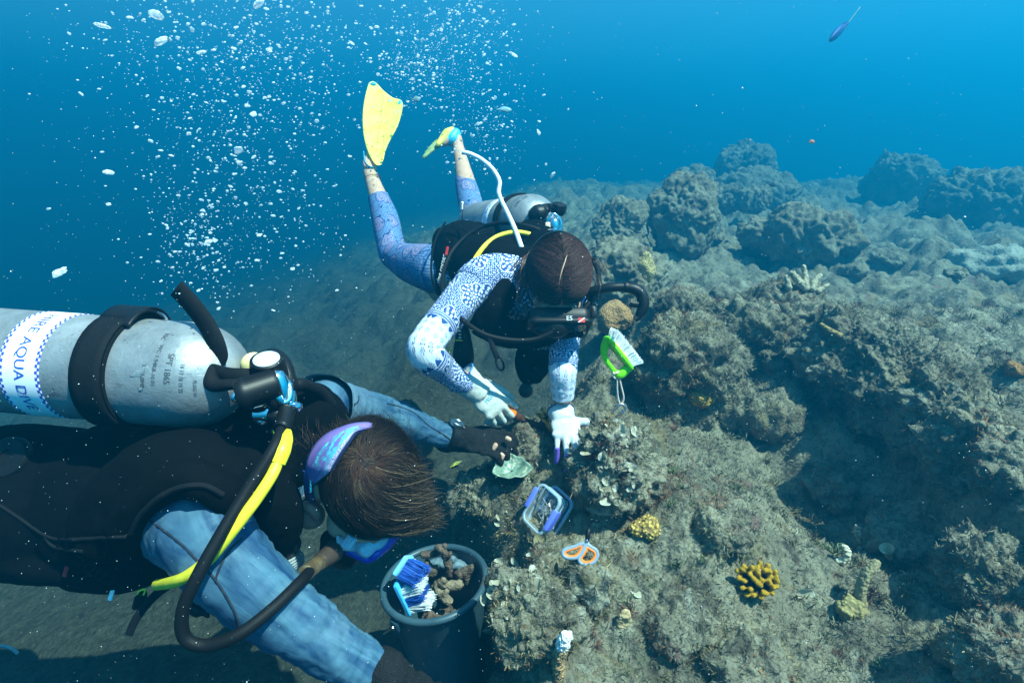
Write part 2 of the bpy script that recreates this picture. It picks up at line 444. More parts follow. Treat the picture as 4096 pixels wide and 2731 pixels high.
rad_ = np.concatenate([np.geomspace(0.30, 0.95, 70, endpoint=False), np.geomspace(0.95, 3.2, 420, endpoint=False), np.geomspace(3.2, 45, NR-490)])
ang_ = np.linspace(R(-78), R(78), NA)
XY = np.stack([np.outer(rad_, np.sin(ang_)).ravel(), np.outer(rad_, np.cos(ang_)).ravel()], 1)
TZ, RF = terrain_z(XY)
ii = (np.arange(NR-1)[:,None]*NA + np.arange(NA-1)[None]).ravel()
me = mesh_np('seabed', np.column_stack([XY, TZ]), np.stack([ii, ii+1, ii+NA+1, ii+NA], 1), 4)
set_col(me, RF)
seabed = tag(obj('seabed', me, M_REEF), kind='structure')
def ground(x, y):
    return float(terrain_z(np.array([[x, y]]))[0][0])
def hit(px, py, lo=0.4, hi=12.0):
    """where the photograph ray (2352 px) meets the modelled seabed"""
    dr = CR @ Vector(((px-1176)/(F*0.57422), -(py-784)/(F*0.57422), -1))
    t = np.concatenate([np.linspace(lo, 3, 700), np.linspace(3, hi, 500)]); P = np.array(CAM)[None]+t[:,None]*np.array(dr)[None]
    z, _ = terrain_z(P[:,:2]); k = np.argmax(P[:,2] < z)
    return Vector((P[k,0], P[k,1], z[k]))

# haze (the water) round camera and scene, the sky outside it
mb = MB(); mb.box((0, 17, (WATER_TOP-14)/2), ((1,0,0),(0,1,0),(0,0,1)), (52, 36, (WATER_TOP+14)/2))
hz = MT('water_haze'); hz.t.nodes.remove(hz.b); pv = hz.t.nodes.new('ShaderNodeVolumePrincipled')
pv.inputs['Color'].default_value = (*HAZE_COL, 1); pv.inputs['Density'].default_value = HAZE_DENS; pv.inputs['Absorption Color'].default_value = (*HAZE_ABS, 1); pv.inputs['Anisotropy'].default_value = HAZE_G
hz.t.links.new(pv.outputs[0], hz.t.nodes['Material Output'].inputs['Volume'])
haze = tag(mb.build('haze', hz.m, smooth=False), kind='stuff')
# ------------------------------------------------------------------ boulders
_ico = {}
def ico(sub):
    if sub not in _ico:
        bm = bmesh.new(); bmesh.ops.create_icosphere(bm, subdivisions=sub, radius=1.0)
        V = np.array([v.co[:] for v in bm.verts]); Fc = np.array([[v.index for v in f.verts] for f in bm.faces]); bm.free(); _ico[sub] = (V, Fc)
    return _ico[sub]
TURF_V, TURF_N, TURF_W = [], [], []
def rock_mesh(name, c, rad, seed, sub=6, rot=0.0, rough=1.0, flat_top=0.0, knob=0.0, turf=True):
    V, Fc = ico(sub); V = V.copy()
    if flat_top: V[:,2] = np.where(V[:,2] > 0, np.sign(V[:,2])*np.abs(V[:,2])**(1-flat_top), V[:,2])
    rm = float(np.mean(rad)); ca, sa = math.cos(rot), math.sin(rot)
    P = V*np.array(rad); P = np.stack([P[:,0]*ca-P[:,1]*sa, P[:,0]*sa+P[:,1]*ca, P[:,2]], 1)
    off = np.array([seed*3.1, seed*1.7, seed*2.3]); Q = P+off
    n = V/np.linalg.norm(V, axis=1)[:,None]; n = n/np.array(rad); n = np.stack([n[:,0]*ca-n[:,1]*sa, n[:,0]*sa+n[:,1]*ca, n[:,2]], 1); n /= np.linalg.norm(n, axis=1)[:,None]
    wq = Q + np.stack([noise(Q, 1.3/rm, 1), noise(Q, 1.3/rm, 2), noise(Q, 1.3/rm, 3)], 1)*rm*0.35
    d = rm*(0.55*fbm(Q, 0.8/rm, 2, seed) + rough*0.32*(0.6-worley(wq, 1.5/rm, seed+5)) + rough*0.17*(0.6-worley(wq, 3.6/rm, seed+6)))
    d = d + (rm > .15)*rough*(rm*.10*(0.55-worley(Q, 9.0/rm, seed+12))+rm*.07*fbm(Q, 8/rm, 3, seed+13))
    d = d + rough*(0.020*(0.55-worley(Q, 26, seed+7)) + 0.016*fbm(Q, 45, 3, seed+8))*min(1, rm/0.10)
    if knob: d = d + rm*knob*(0.55-worley(Q, 7.0/rm, seed+9))
    P = P + n*d[:,None] + np.array(c)
    me = mesh_np(name, P, Fc)
    if turf:
        no = np.empty(len(me.vertices)*3, np.float32); me.vertices.foreach_get('normal', no)
        TURF_V.append(P); TURF_N.append(no.reshape(-1, 3)); TURF_W.append(np.full(len(P), 4*math.pi*rm*rm/len(P)))
    return me
def rock(name, px, py, hw, h, label, cat='rock', seed=1, depth=1.0, sink=0.35, sub=6, m=None, rot=0.0, rough=1.0, flat_top=0.0, knob=0.0, group=None, kind=None, turf=True, push=0.55):
    p = hit(px, py); d = depth_of(p); u = d/(F*0.57422); rx, rz = hw*u, h*u*0.62/(1-0.0)
    ry = rx*depth; fw = Vector((p.x, p.y, 0)).normalized()
    c = Vector((p.x, p.y, p.z)) + fw*ry*push + Vector((0, 0, rz*(1-sink*1.3)))
    me = rock_mesh(name, c, (rx, ry, rz), seed, sub, rot+math.atan2(-p.x, p.y), rough, flat_top, knob, turf and d < 3.0)
    o = obj(name, me, m or M_ROCK); return tag(o, label, cat, group, kind)
G1 = 'algae covered boulders of the reef'
rock('boulder', 1545, 960, 112, 235, 'large rough grey boulder behind the floating green brush', 'boulder', 11, .9, group=G1)
rock('boulder', 1420, 705, 88, 140, 'pale yellow grey boulder beside the dark haired diver\'s head, in front of the speckled coral', 'boulder', 12, .9, group=G1)
rock('boulder', 1572, 568, 74, 150, 'tall rounded boulder halfway back on the reef with a sunlit face', 'boulder', 13, .9, group=G1)
rock('boulder', 1592, 458, 46, 78, 'knobbly pale boulder on the skyline in front of the dark pinnacle', 'boulder', 14, .9, group=G1)
rock('boulder', 1430, 585, 62, 108, 'lumpy boulder behind the pale yellow grey one, left of the tall rounded boulder', 'boulder', 15, .9, group=G1)
rock('pinnacle', 1700, 440, 66, 96, 'dark hazy coral pinnacle standing highest on the skyline', 'pinnacle', 16, .9, m=M_FAR, sink=.2, rough=1.3)
rock('boulder', 1735, 468, 100, 72, 'wide blue hazed mound at the foot of the dark pinnacle', 'boulder', 17, .8, m=M_FAR, group=G1)
rock('reef_outcrop', 2055, 462, 74, 80, 'dark flat topped outcrop on the skyline at the right', 'outcrop', 18, .9, m=M_FAR, sink=.1, rough=1.5, flat_top=.4)
rock('reef_outcrop', 2255, 505, 112, 88, 'broad dark hazy outcrop at the far right edge', 'outcrop', 19, .8, m=M_FAR, sink=.2, rough=1.4)
rock('boulder', 1830, 600, 122, 92, 'wide dark rubbly mound in the middle of the reef flat', 'boulder', 20, .7, group=G1, rough=1.4)
rock('boulder', 1690, 505, 66, 44, 'low slab with a dark cavity beneath, under the hazed mound', 'boulder', 21, .6, group=G1, flat_top=.5, sink=-.2)
rock('boulder', 1778, 756, 96, 105, 'brightly sunlit mound below the branching dead coral', 'boulder', 22, .9, group=G1, sink=.5)
rock('boulder', 1562, 738, 64, 72, 'small sunlit boulder just right of the black snorkel', 'boulder', 23, .9, group=G1, sink=.45)
rock('boulder', 1722, 872, 106, 175, 'craggy boulder with a black shaded left face, behind the hollow', 'boulder', 24, .9, group=G1, rough=1.3)
rock('boulder', 1715, 972, 112, 100, 'low smooth topped boulder in the hollow beside the small mottled coral', 'boulder', 25, .8, group=G1, flat_top=.3, sink=.45)
rock('ledge_rock', 1905, 935, 98, 200, 'pale topped rock at the near end of the overhanging ledge', 'rock', 26, 1.0, sub=7, sink=.2, rough=1.2)
rock('ledge_rock', 2025, 985, 98, 205, 'crest rock in the middle of the overhanging ledge', 'rock', 27, 1.0, sub=7, sink=.2, rough=1.2)
rock('ledge_rock', 2118, 1050, 90, 190, 'overhanging ledge rock casting its shade on the hollow', 'rock', 28, 1.0, sub=7, sink=.15, rough=1.2)
rock('ledge_rock', 2195, 1130, 80, 180, 'jagged ledge rock right of the dark hollow', 'rock', 29, 1.0, sub=7, sink=.2, rough=1.3)
rock('ledge_rock', 2285, 1120, 70, 120, 'reddish brown crusted rock on the right edge above the dark slope', 'rock', 30, 1.0, sub=6, sink=.4, rough=1.4)
rock('boulder', 2270, 1410, 120, 150, 'blurred brown boulder at the right edge, low in the picture', 'boulder', 31, .9, group=G1, sub=7, rough=1.2)
rock('boulder', 2100, 1285, 92, 76, 'shaded rubble boulder beside the pale funnel sponge', 'boulder', 32, .9, group=G1, sink=.55, rough=1.3)
rock('boulder', 2300, 1600, 130, 170, 'dark brown boulder filling the lower right corner', 'boulder', 33, .8, group=G1, sub=7, rough=1.2)
rock('boulder', 1700, 1590, 90, 90, 'round fuzzy boulder at the bottom edge below the yellow finger coral', 'boulder', 34, .9, group=G1, rough=1.0)
rock('boulder', 1920, 1150, 66, 70, 'fuzzy knob of rock in the shaded hollow', 'boulder', 35, .9, group=G1, sink=.5, rough=1.3)
rock('boulder', 1640, 1240, 80, 76, 'turf covered hump above the yellow finger coral', 'boulder', 36, .9, group=G1, sink=.55)
rock('boulder', 1560, 1470, 90, 80, 'turf covered hump right of the white tipped coral branch', 'boulder', 37, .9, group=G1, sink=.55)
rock('boulder', 1205, 1088, 66, 92, 'reddish brown rock right under the claw hammer', 'boulder', 38, .9, group=G1, rough=1.2)
PADROCK = rock('boulder', 1405, 1178, 98, 195, 'dark rock crowded with white fan algae beside the purple gloved hand', 'boulder', 39, .85, sub=7, group=G1, rough=1.3, sink=.3)
rock('boulder', 1345, 1405, 62, 118, 'rock knob under the scissors', 'boulder', 40, .9, group=G1, sink=.3)
rock('boulder', 1235, 1500, 112, 175, 'yellowish rock below the cluster of cup shaped algae, right of the bucket', 'boulder', 41, .7, sub=7, group=G1, sink=.35, rough=1.1)
rock('boulder', 1110, 1170, 72, 80, 'rock bump at the reef edge above the bucket', 'boulder', 42, .8, group=G1, sink=.5)
GS = 'loose stones on the reef flat'
for i, (px, py, hw, h, lab) in enumerate([(1960,640,30,26,'dark loose stone in the middle of the reef flat'),(2040,615,36,26,'loose stone on the reef flat behind the branching dead coral'),(2190,640,22,18,'small stone left of the knobbly brain coral'),
    (1500,640,26,26,'stone in front of the tall rounded boulder'),(1660,690,34,26,'low stone left of the branching dead coral'),(2230,850,40,22,'flat stone on the pale plateau behind the ledge'),(2330,850,34,40,'rusty stone at the right edge behind the ledge'),(1640,560,24,16,'pale slab between the tall boulder and the rubbly mound')]):
    rock('loose_stone', px, py, hw, h, lab, 'stone', 50+i, 1, sub=5, group=GS, turf=False)
# fuzz of turf algae and sediment over rock and reef: too fine to count
def make_turf():
    r0 = rng.random(560000); rr = 0.85*np.exp(r0*math.log(3.3/0.85)); th = rng.uniform(R(-32), R(58), len(rr))
    xy = np.stack([rr*np.sin(th), rr*np.cos(th)], 1); z, rf = terrain_z(xy)
    e = 0.006; zx, _ = terrain_z(xy+[e, 0]); zy, _ = terrain_z(xy+[0, e])
    nn = np.stack([-(zx-z)/e, -(zy-z)/e, np.ones(len(z))], 1); nn /= np.linalg.norm(nn, axis=1)[:,None]
    keep = rng.random(len(z)) < (0.03+0.97*rf)*np.clip(0.6+1.2*fbm(np.column_stack([xy, z]), 9, 3, 77), 0.15, 1)
    Pv, Nv = [np.column_stack([xy, z])[keep]], [nn[keep]]
    RV = np.concatenate(TURF_V); RN = np.concatenate(TURF_N); W_ = np.concatenate(TURF_W)
    dd = np.linalg.norm(RV-np.array(CAM), axis=1); pr = W_/dd**2*(RN[:,2] > -0.5); pr /= pr.sum()
    k = rng.choice(len(RV), 240000, p=pr); Pv.append(RV[k]+rng.normal(0, .003, (len(k), 3))); Nv.append(RN[k])
    P = np.concatenate(Pv); N = np.concatenate(Nv); n = len(P)
    d = np.linalg.norm(P-np.array(CAM), axis=1)
    L = rng.gamma(3.0, 0.0014, n)*np.clip(d/1.3, .8, 2.2); L = np.clip(L, .002, .018)*(0.4+0.6*np.clip(P[:,0]*4+1.5,0,1))*np.where(P[:,0] < 0.9, 1.0, 0.9)
    t = rng.normal(0, 1, (n, 3)); D = N + t*0.75; D /= np.linalg.norm(D, axis=1)[:,None]
    s = np.cross(D, rng.normal(0, 1, (n, 3))); s /= np.linalg.norm(s, axis=1)[:,None]
    wd = (L*rng.uniform(.06, .14, n))[:,None]; base = P-N*0.002
    A = base-s*wd; B = base+s*wd; C = base+D*L[:,None]+s*wd*0.6; Dv = base+D*L[:,None]*1.08-s*wd*0.5
    V = np.stack([A, B, C, Dv], 1).reshape(-1, 3)
    me = mesh_np('algae_turf', V, np.arange(n*4), 4, smooth=False)
    c1 = np.array([.135,.118,.084]); c2 = np.array([.225,.20,.145]); c3 = np.array([.05,.045,.036]); c4 = np.array([.24,.21,.13]); c5 = np.array([.11,.05,.035])
    pn = fbm(P, 6, 3, 55); pk = fbm(P, 5, 3, 57)[:,None]; po = fbm(P, 4, 3, 58)[:,None]; u = rng.random(n)
    c = np.where((u < .62)[:,None], c1, np.where((u < .90)[:,None], c2, np.where((u < .925)[:,None], c3, np.where((u < .985)[:,None], c4, c5))))
    c = np.where(pk > .16, c*np.array([1.15,.72,.62]), c); c = np.where(po > .17, c*np.array([1.15,1.02,.75]), np.where(po < -.18, c*np.array([.72,.80,.72]), c))
    c = c*(1+1.2*pn[:,None])*rng.uniform(.8, 1.15, (n, 1))
    set_col(me, np.repeat(np.clip(c, .01, .6), 4, axis=0))
    q = MT('turf', 0.95, 0.05); q.color(q.attr('tint').outputs['Color'])
    tag(obj('algae_turf', me, q.m), kind='stuff')
make_turf()
# low bushy weed growing in tufts over the reef
def make_tufts():
    g = np.random.default_rng(31); V, C = [], []
    rr = .9*np.exp(g.random(420)*math.log(3.4/.9)); th = g.uniform(R(-4), R(48), len(rr)); xy = np.stack([rr*np.sin(th), rr*np.cos(th)], 1); z, rf = terrain_z(xy)
    for i in np.nonzero(rf > .8)[0]:
        p = np.array([xy[i,0], xy[i,1], z[i]-.004]); s = g.uniform(.010, .026)*min(1.6, rr[i]/1.2); col = np.array([[.14,.12,.065],[.10,.085,.05],[.20,.18,.12],[.12,.055,.04],[.09,.11,.055]][g.integers(5)])*g.uniform(.8, 1.3)
        for b in range(int(g.uniform(24, 46))):
            d = g.normal(0, 1, 3); d[2] = abs(d[2])+.35; d /= np.linalg.norm(d); q = p+g.normal(0, s*.22, 3)*[1,1,.2]; w_ = np.cross(d, g.normal(0, 1, 3)); w_ /= np.linalg.norm(w_); w_ *= s*.055
            for k in range(3):
                e = q+d*s*.40*g.uniform(.7, 1.2); V += [q-w_, q+w_, e+w_*.75, e-w_*.75]; C += [col*g.uniform(.75, 1.25)]*4; q = e; d = d+g.normal(0, .55, 3); d /= np.linalg.norm(d)
    me = mesh_np('weed_tufts', np.array(V), np.arange(len(V)), 4, False); set_col(me, np.clip(np.array(C), .01, .5)); q_ = MT('weed', .9, .08); q_.color(q_.attr('tint').outputs['Color']); tag(obj('weed_tufts', me, q_.m), kind='stuff')
make_tufts()
# ------------------------------------------------------------------ materials of the divers and their gear
M_BLACK = flat('black_fabric', (.0016,.0018,.0024), .85, .06, bump=(900, .0006))
M_WEB = flat('black_webbing', (.006,.0065,.008), .75, .1, bump=(700, .0006))
M_RUB = flat('black_rubber', (.0045,.0045,.005), .45, .25)
M_HOSE = flat('hose_rubber', (.0045,.0045,.005), .6, .15, bump=(500, .0004))
M_YEL = flat('yellow_hose', (.72,.60,.03), .45, .35)
M_YELB = flat('yellow_sheath', (.86,.80,.02), .4, .4)
M_CHROME = flat('chrome', (.72,.74,.76), .13, .5, 1.0, vary=.05)
M_STEEL = flat('steel', (.55,.56,.57), .28, .5, 1.0)
M_BRASS = flat('worn_brass', (.42,.27,.13), .35, .5, .8, vary=.5)
M_WHITE = flat('white_plastic', (.78,.79,.80), .5, .3)
M_CREAM = flat('cream_rubber', (.72,.62,.40), .55, .3)
M_RED = flat('red_print', (.5,.02,.02), .5)
M_PRINT = flat('pale_print', (.62,.64,.66), .6)
M_BLUEINK = flat('blue_ink', (.03,.07,.42), .5)
M_DARKINK = flat('stamped_letters', (.05,.055,.06), .6)
M_YELPRINT = flat('yellow_print', (.30,.27,.03), .6)
def m_skin():
    q = MT('skin', .5, .35); n = q.noise(q.co(), 35, 5); q.color(q.mix(n.ramp(.3, .7), (.42,.25,.17), (.55,.35,.25)))
    q.setp('Subsurface Weight', .12); q.setp('Subsurface Radius', (.01,.004,.002)); q.bump(q.noise(q.co(), 350, 3), .0008); return q.m
M_SKIN = m_skin()
def m_alu():
    q = MT('aluminium', .42, .5, .5); p = q.co(); n = q.noise(p, 12, 6, .65); f = q.noise(q.vmap(p, (6,6,120)), 3, 5, .7); sc = q.noise(p, 70, 5, .75, .4)
    c = q.mix(n.ramp(.3, .7), (.20,.21,.215), (.36,.37,.38)); c = q.mix(f.ramp(.45, .75)*.35, c, (.32,.33,.35))
    c = q.mix(sc.ramp(.62, .70)*.75, c, (.07,.075,.08)); c = q.mix((q.noise(p, 28, 6, .7, 1.2).ramp(.63, .67))*.6, c, (.12,.12,.13))
    q.color(c); q.setp('Roughness', n.ramp(.3, .7, .36, .55)); q.bump(sc, .0012); return q.m
M_ALU = m_alu()
def m_band():
    """white sleeve printed with rows of blue dashes; u runs round the tank, v along it"""
    q = MT('printed_band', .5, .3); u, v, _ = q.xyz(q.co('UV'))
    e = (v-.036).abs(); row = e.between(.0285, .0335); ch = (u*54.0+v.gt(.036)*.5).frac().lt(.55)
    row2 = e.gt(.0325)*((u*54.0+.5+v.gt(.036)*.5).frac().lt(.55))
    q.color(q.mix((row*ch).max(row2), (.80,.80,.83), (.04,.07,.40))); return q.m
M_BAND = m_band()
def m_denim():
    """washed, streaky blue printed lycra"""
    q = MT('washed_blue_lycra', .7, .2); uv = q.co('UV'); u, v, _ = q.xyz(uv); p = q.vec(u*.36, v, 0.0)
    st = q.noise(q.vmap(p, (26, 7, 1), (0,0,.45)), 1.0, 5, .62, .8); bl = q.noise(p, 9, 4, .6, .6); tw = (u*.36*3600.0+v*2300.0).sin(); bx = q.noise(q.vmap(p, (160, 26, 1), (0,0,.3)), 1.0, 4, .7)
    c = q.mix(st.ramp(.33, .62), (.002,.028,.085), (.055,.13,.19)); c = q.mix(bl.ramp(.52, .72)*.8, c, (.10,.175,.225))
    c = q.mix(v.ramp(.05, .27, 1, 0)*.65, c, (.14,.21,.255)); c = q.mix(bx.ramp(.6, .72)*.7*bl.ramp(.3,.6), c, (.01,.03,.09)); q.color(c); q.bump(st, .0014); return q.m
M_DENIM = m_denim()
def local_polar(q, p, scale, rand):
    c = q.voro(p, scale, 'Position', rand=rand, dim='2D'); a = q.xyz(p); b = q.xyz(c); dx = a[0]-b[0]; dy = a[1]-b[1]
    return (dx*dx+dy*dy).sqrt(), dy.atan2(dx), dx, dy
def m_batik():
    """navy and white folk print: dotted ground, round flowers, white band with small flowers"""
    q = MT('navy_white_print', .7, .2); u, v, _ = q.xyz(q.co('UV')); p = q.vec(u*.30, v, 0.0)
    dots = q.voro(p, 195, rand=.55, dim='2D').lt(.30)
    r, a, dx, dy = local_polar(q, p, 9.5, .45)
    rim = (a*5.0).cos()*.006+.040; inside = r.lt(rim)
    core = r.lt(.0045); pet = r.between(.007, .0155)*(a*9.0).cos().gt(-.15); ringd = r.between(.0185, .0265)*(a*11.0+.5).cos().gt(-.25)
    leaf = r.between(.029, .040)*((a*15.0).sin()+(r*900.0).sin()*.5).gt(.25); line = (r-rim).abs().lt(.0012)
    fl = core.max(pet).max(ringd).max(leaf)*inside
    navy = fl.max(line).max(dots*(1.0-inside))
    r2, a2, _, _ = local_polar(q, p, 40, .25)
    small = r2.between(.0022, .0075)*(a2*8.0).cos().gt(-.1); small = small.max(r2.lt(.0012))
    wht = 1.0-small*.8
    vb = v+((a*0.0))
    inband = vb.between(.215, .345); e1 = (v-.28).abs()
    border = e1.between(.058, .0615).max(e1.between(.066, .0685)).max(e1.between(.0705,.0725)); bd = e1.between(.0615, .066)*((u*120.0).frac().lt(.5))
    scal = e1.between(.040, .056)*((u*60.0).sin()*.008+e1).gt(.050)
    wht = wht*(1.0-scal)*(1.0-border)*(1.0-bd)
    mid = e1.gt(.058)*e1.lt(.0725)
    val = inband*wht + (1.0-inband)*navy*(1.0-mid) + mid*(1.0-inband)*(1.0-border)*(1.0-bd)*.9
    q.color(q.mix(val, (.012,.055,.20), (.55,.59,.66))); q.bump(q.noise(p, 60, 4), .003); return q.m
M_BATIK = m_batik()
def m_paisley():
    q = MT('paisley_leggings', .7, .2); u, v, _ = q.xyz(q.co('UV')); p = q.vec(u*.38, v, 0.0)
    w_ = q.noise(p, 14, 3); pw = q.vec(u*.38+(w_-.5)*.05, v+(q.noise(p, 11, 2)-.5)*.05, 0.0)
    r, a, _, _ = local_polar(q, pw, 10, .8); dots = q.voro(p, 150, rand=.3, dim='2D')
    c = q.mix(dots.ramp(.2, .5), (.16,.27,.42), (.035,.09,.24)); sw = ((r*420.0)+a*1.0).sin()
    c = q.mix(r.lt(.036)*sw.gt(-.2)*.75, c, (.20,.07,.14)); c = q.mix(r.lt(.036)*sw.gt(.45)*.8, c, (.27,.25,.38)); c = q.mix(r.between(.036,.041), c, (.03,.06,.2))
    q.color(c); return q.m
M_PAISLEY = m_paisley()
def m_hair(name, c1, c2):
    q = MT(name, .6, .12); q.color(q.attr('tint').outputs['Color']); return q.m
M_HAIR = m_hair('hair_strands', 0, 0)
def m_knit(name, c, bumpy=.0006):
    q = MT(name, .85, .12); n = q.noise(q.co(), 30, 5, .6); w_ = q.voro(q.co(), 420); q.color(q.mix(n.ramp(.35, .7), c, tuple(x*.72 for x in c)))
    q.bump(w_*.5+n, bumpy); return q.m
M_GLOVEW = m_knit('white_knit', (.50,.50,.45)); M_GLOVEL = m_knit('white_knit_clean', (.55,.56,.58)); M_GLOVEB = m_knit('black_knit', (.013,.013,.014), .005)
M_PURPLE = flat('purple_rubber_dip', (.16,.10,.50), .4, .35, vary=.25)
M_FIN = MT('yellow_fin', .45, .4)
M_FIN.color(M_FIN.mix(M_FIN.noise(M_FIN.co(), 18, 4).ramp(.3, .7), (.93,.84,.12), (.96,.90,.25))); 
def translucent(q, f, c):
    t = q.t; tr = t.nodes.new('ShaderNodeBsdfTranslucent'); tr.inputs[0].default_value = (*c, 1); mx = t.nodes.new('ShaderNodeMixShader'); mx.inputs[0].default_value = f
    t.links.new(q.b.outputs[0], mx.inputs[1]); t.links.new(tr.outputs[0], mx.inputs[2]); t.links.new(mx.outputs[0], t.nodes['Material Output'].inputs['Surface']); return q.m
M_FIN = translucent(M_FIN, .4, (.95,.86,.14))
M_FINBLUE = flat('turquoise_rubber', (.04,.45,.62), .45, .4)

# ------------------------------------------------------------------ builders
class Blob(MB):
    """overlapping shapes fused to one continuous skin"""
    def chain(s, PR, n=4, nn=18, flat=1.0, up=None):
        A = spline([(*p, r) for p, r in PR], n); s.tube([a[:3] for a in A], [max(a[3], .001) for a in A], nn, flat=flat, up=up)
        for a in (A[0], A[-1]): s.ball(a[:3], a[3], 8)
    def ell(s, c, r, ax=None): s.ball(c, r, 10, ax)
    def fuse(s, name, voxel, m, parent=None, smooth=3, disp=None):
        o = s.build(name, m, parent, sharp=None)
        md = o.modifiers.new('fuse', 'REMESH'); md.mode = 'VOXEL'; md.voxel_size = voxel; md.use_smooth_shade = True
        if smooth:
            ms = o.modifiers.new('smooth', 'SMOOTH'); ms.factor = .5; ms.iterations = smooth
        applied(o); displace(o, disp)
        return o
def planar_uv(o, ax, ay, ku=1.0):
    me = o.data; lay = me.uv_layers.get('UVMap') or me.uv_layers.new(name='UVMap'); me.uv_layers.active = lay
    n = len(me.vertices); c = np.empty(n*3, np.float32); me.vertices.foreach_get('co', c); c = c.reshape(-1, 3)
    U = np.stack([c@np.array(ax)*ku, c@np.array(ay)], 1).astype(np.float32); vi = np.empty(len(me.loops), np.int32); me.loops.foreach_get('vertex_index', vi); lay.data.foreach_set('uv', U[vi].ravel())
def displace(o, disp):
    if disp is None: return o
    me = o.data; n = len(me.vertices); c = np.empty(n*3, np.float32); me.vertices.foreach_get('co', c); c = c.reshape(-1, 3)
    no = np.empty(n*3, np.float32); me.vertices.foreach_get('normal', no); no = no.reshape(-1, 3)
    c = c + no*np.asarray(disp(c+np.array(o.location, dtype=np.float32)))[:,None]
    me.vertices.foreach_set('co', c.ravel()); me.update(); return o
def limb(name, PR, m, parent, wr=.003, wscale=22, n=10, nn=44, v0=0.0, cap=False, seed=5, up=None, flat=1.0, stretch=None):
    """fabric tube round a limb with creases; uv: u round, v along in metres"""
    A = spline([(*p, r) for p, r in PR], n); mb = MB(); mb.tube([a[:3] for a in A], list(A[:,3]), nn, cap=cap, uvscale=True, up=up, flat=flat)
    mb.U = [(u, v+v0) for u, v in mb.U]; V = np.array([list(v) for v in mb.V]); C = np.repeat(A[:,:3], nn+1, axis=0); nrm = V-C; nrm /= np.linalg.norm(nrm, axis=1)[:,None]+1e-9
    U = np.array(mb.U); ang = U[:,0]*2*math.pi; Q = np.stack([np.cos(ang)*.05, np.sin(ang)*.05, U[:,1]*1.0], 1)
    d = wr*(1.3*fbm(Q*np.array([.6,.6,1.8]), wscale, 3, seed, ridged=True) + .8*fbm(Q*np.array([1,1,.6]), wscale*.6, 2, seed+3))
    mb.V = [tuple(x) for x in V+nrm*d[:,None]]
    return mb.build(name, m, parent, sharp=None)
def head_frame(c, up, fwd):
    up = Vector(up).normalized(); fwd = Vector(fwd); fwd = (fwd-up*fwd.dot(up)).normalized(); rt = fwd.cross(up); c = Vector(c)
    f = lambda x, y, z: c+rt*x+fwd*y+up*z
    f.ax = (rt, fwd, up); f.c = c; return f
def head_shapes(b, h, k=1.0):
    ax = h.ax
    for c, r in (((0,-.012,.035),(.074,.094,.083)),((0,.03,-.04),(.060,.062,.076)),((0,.058,-.098),(.036,.030,.026)),((0,.101,-.030),(.013,.018,.022)),((0,.090,-.008),(.010,.016,.026)),
                 ((0,.078,.012),(.052,.020,.014)),((0,.088,-.068),(.026,.012,.008)),((0,.086,-.080),(.024,.012,.008)),((.045,.055,-.035),(.024,.03,.025)),((-.045,.055,-.035),(.024,.03,.025))):
        b.ell(h(*[x*k for x in c]), [x*k for x in r], ax)
    for sgn in (-1, 1):
        b.ell(h(.078*sgn*k, -.012*k, -.018*k), (.010*k,.021*k,.033*k), ax); b.ell(h(.082*sgn*k, -.020*k, -.006*k), (.009*k,.016*k,.022*k), ax)
        b.chain([(h(.030*sgn*k, .088*k, -.012*k), .004*k), (h(.046*sgn*k, .080*k, -.014*k), .004*k)], 2, 8)
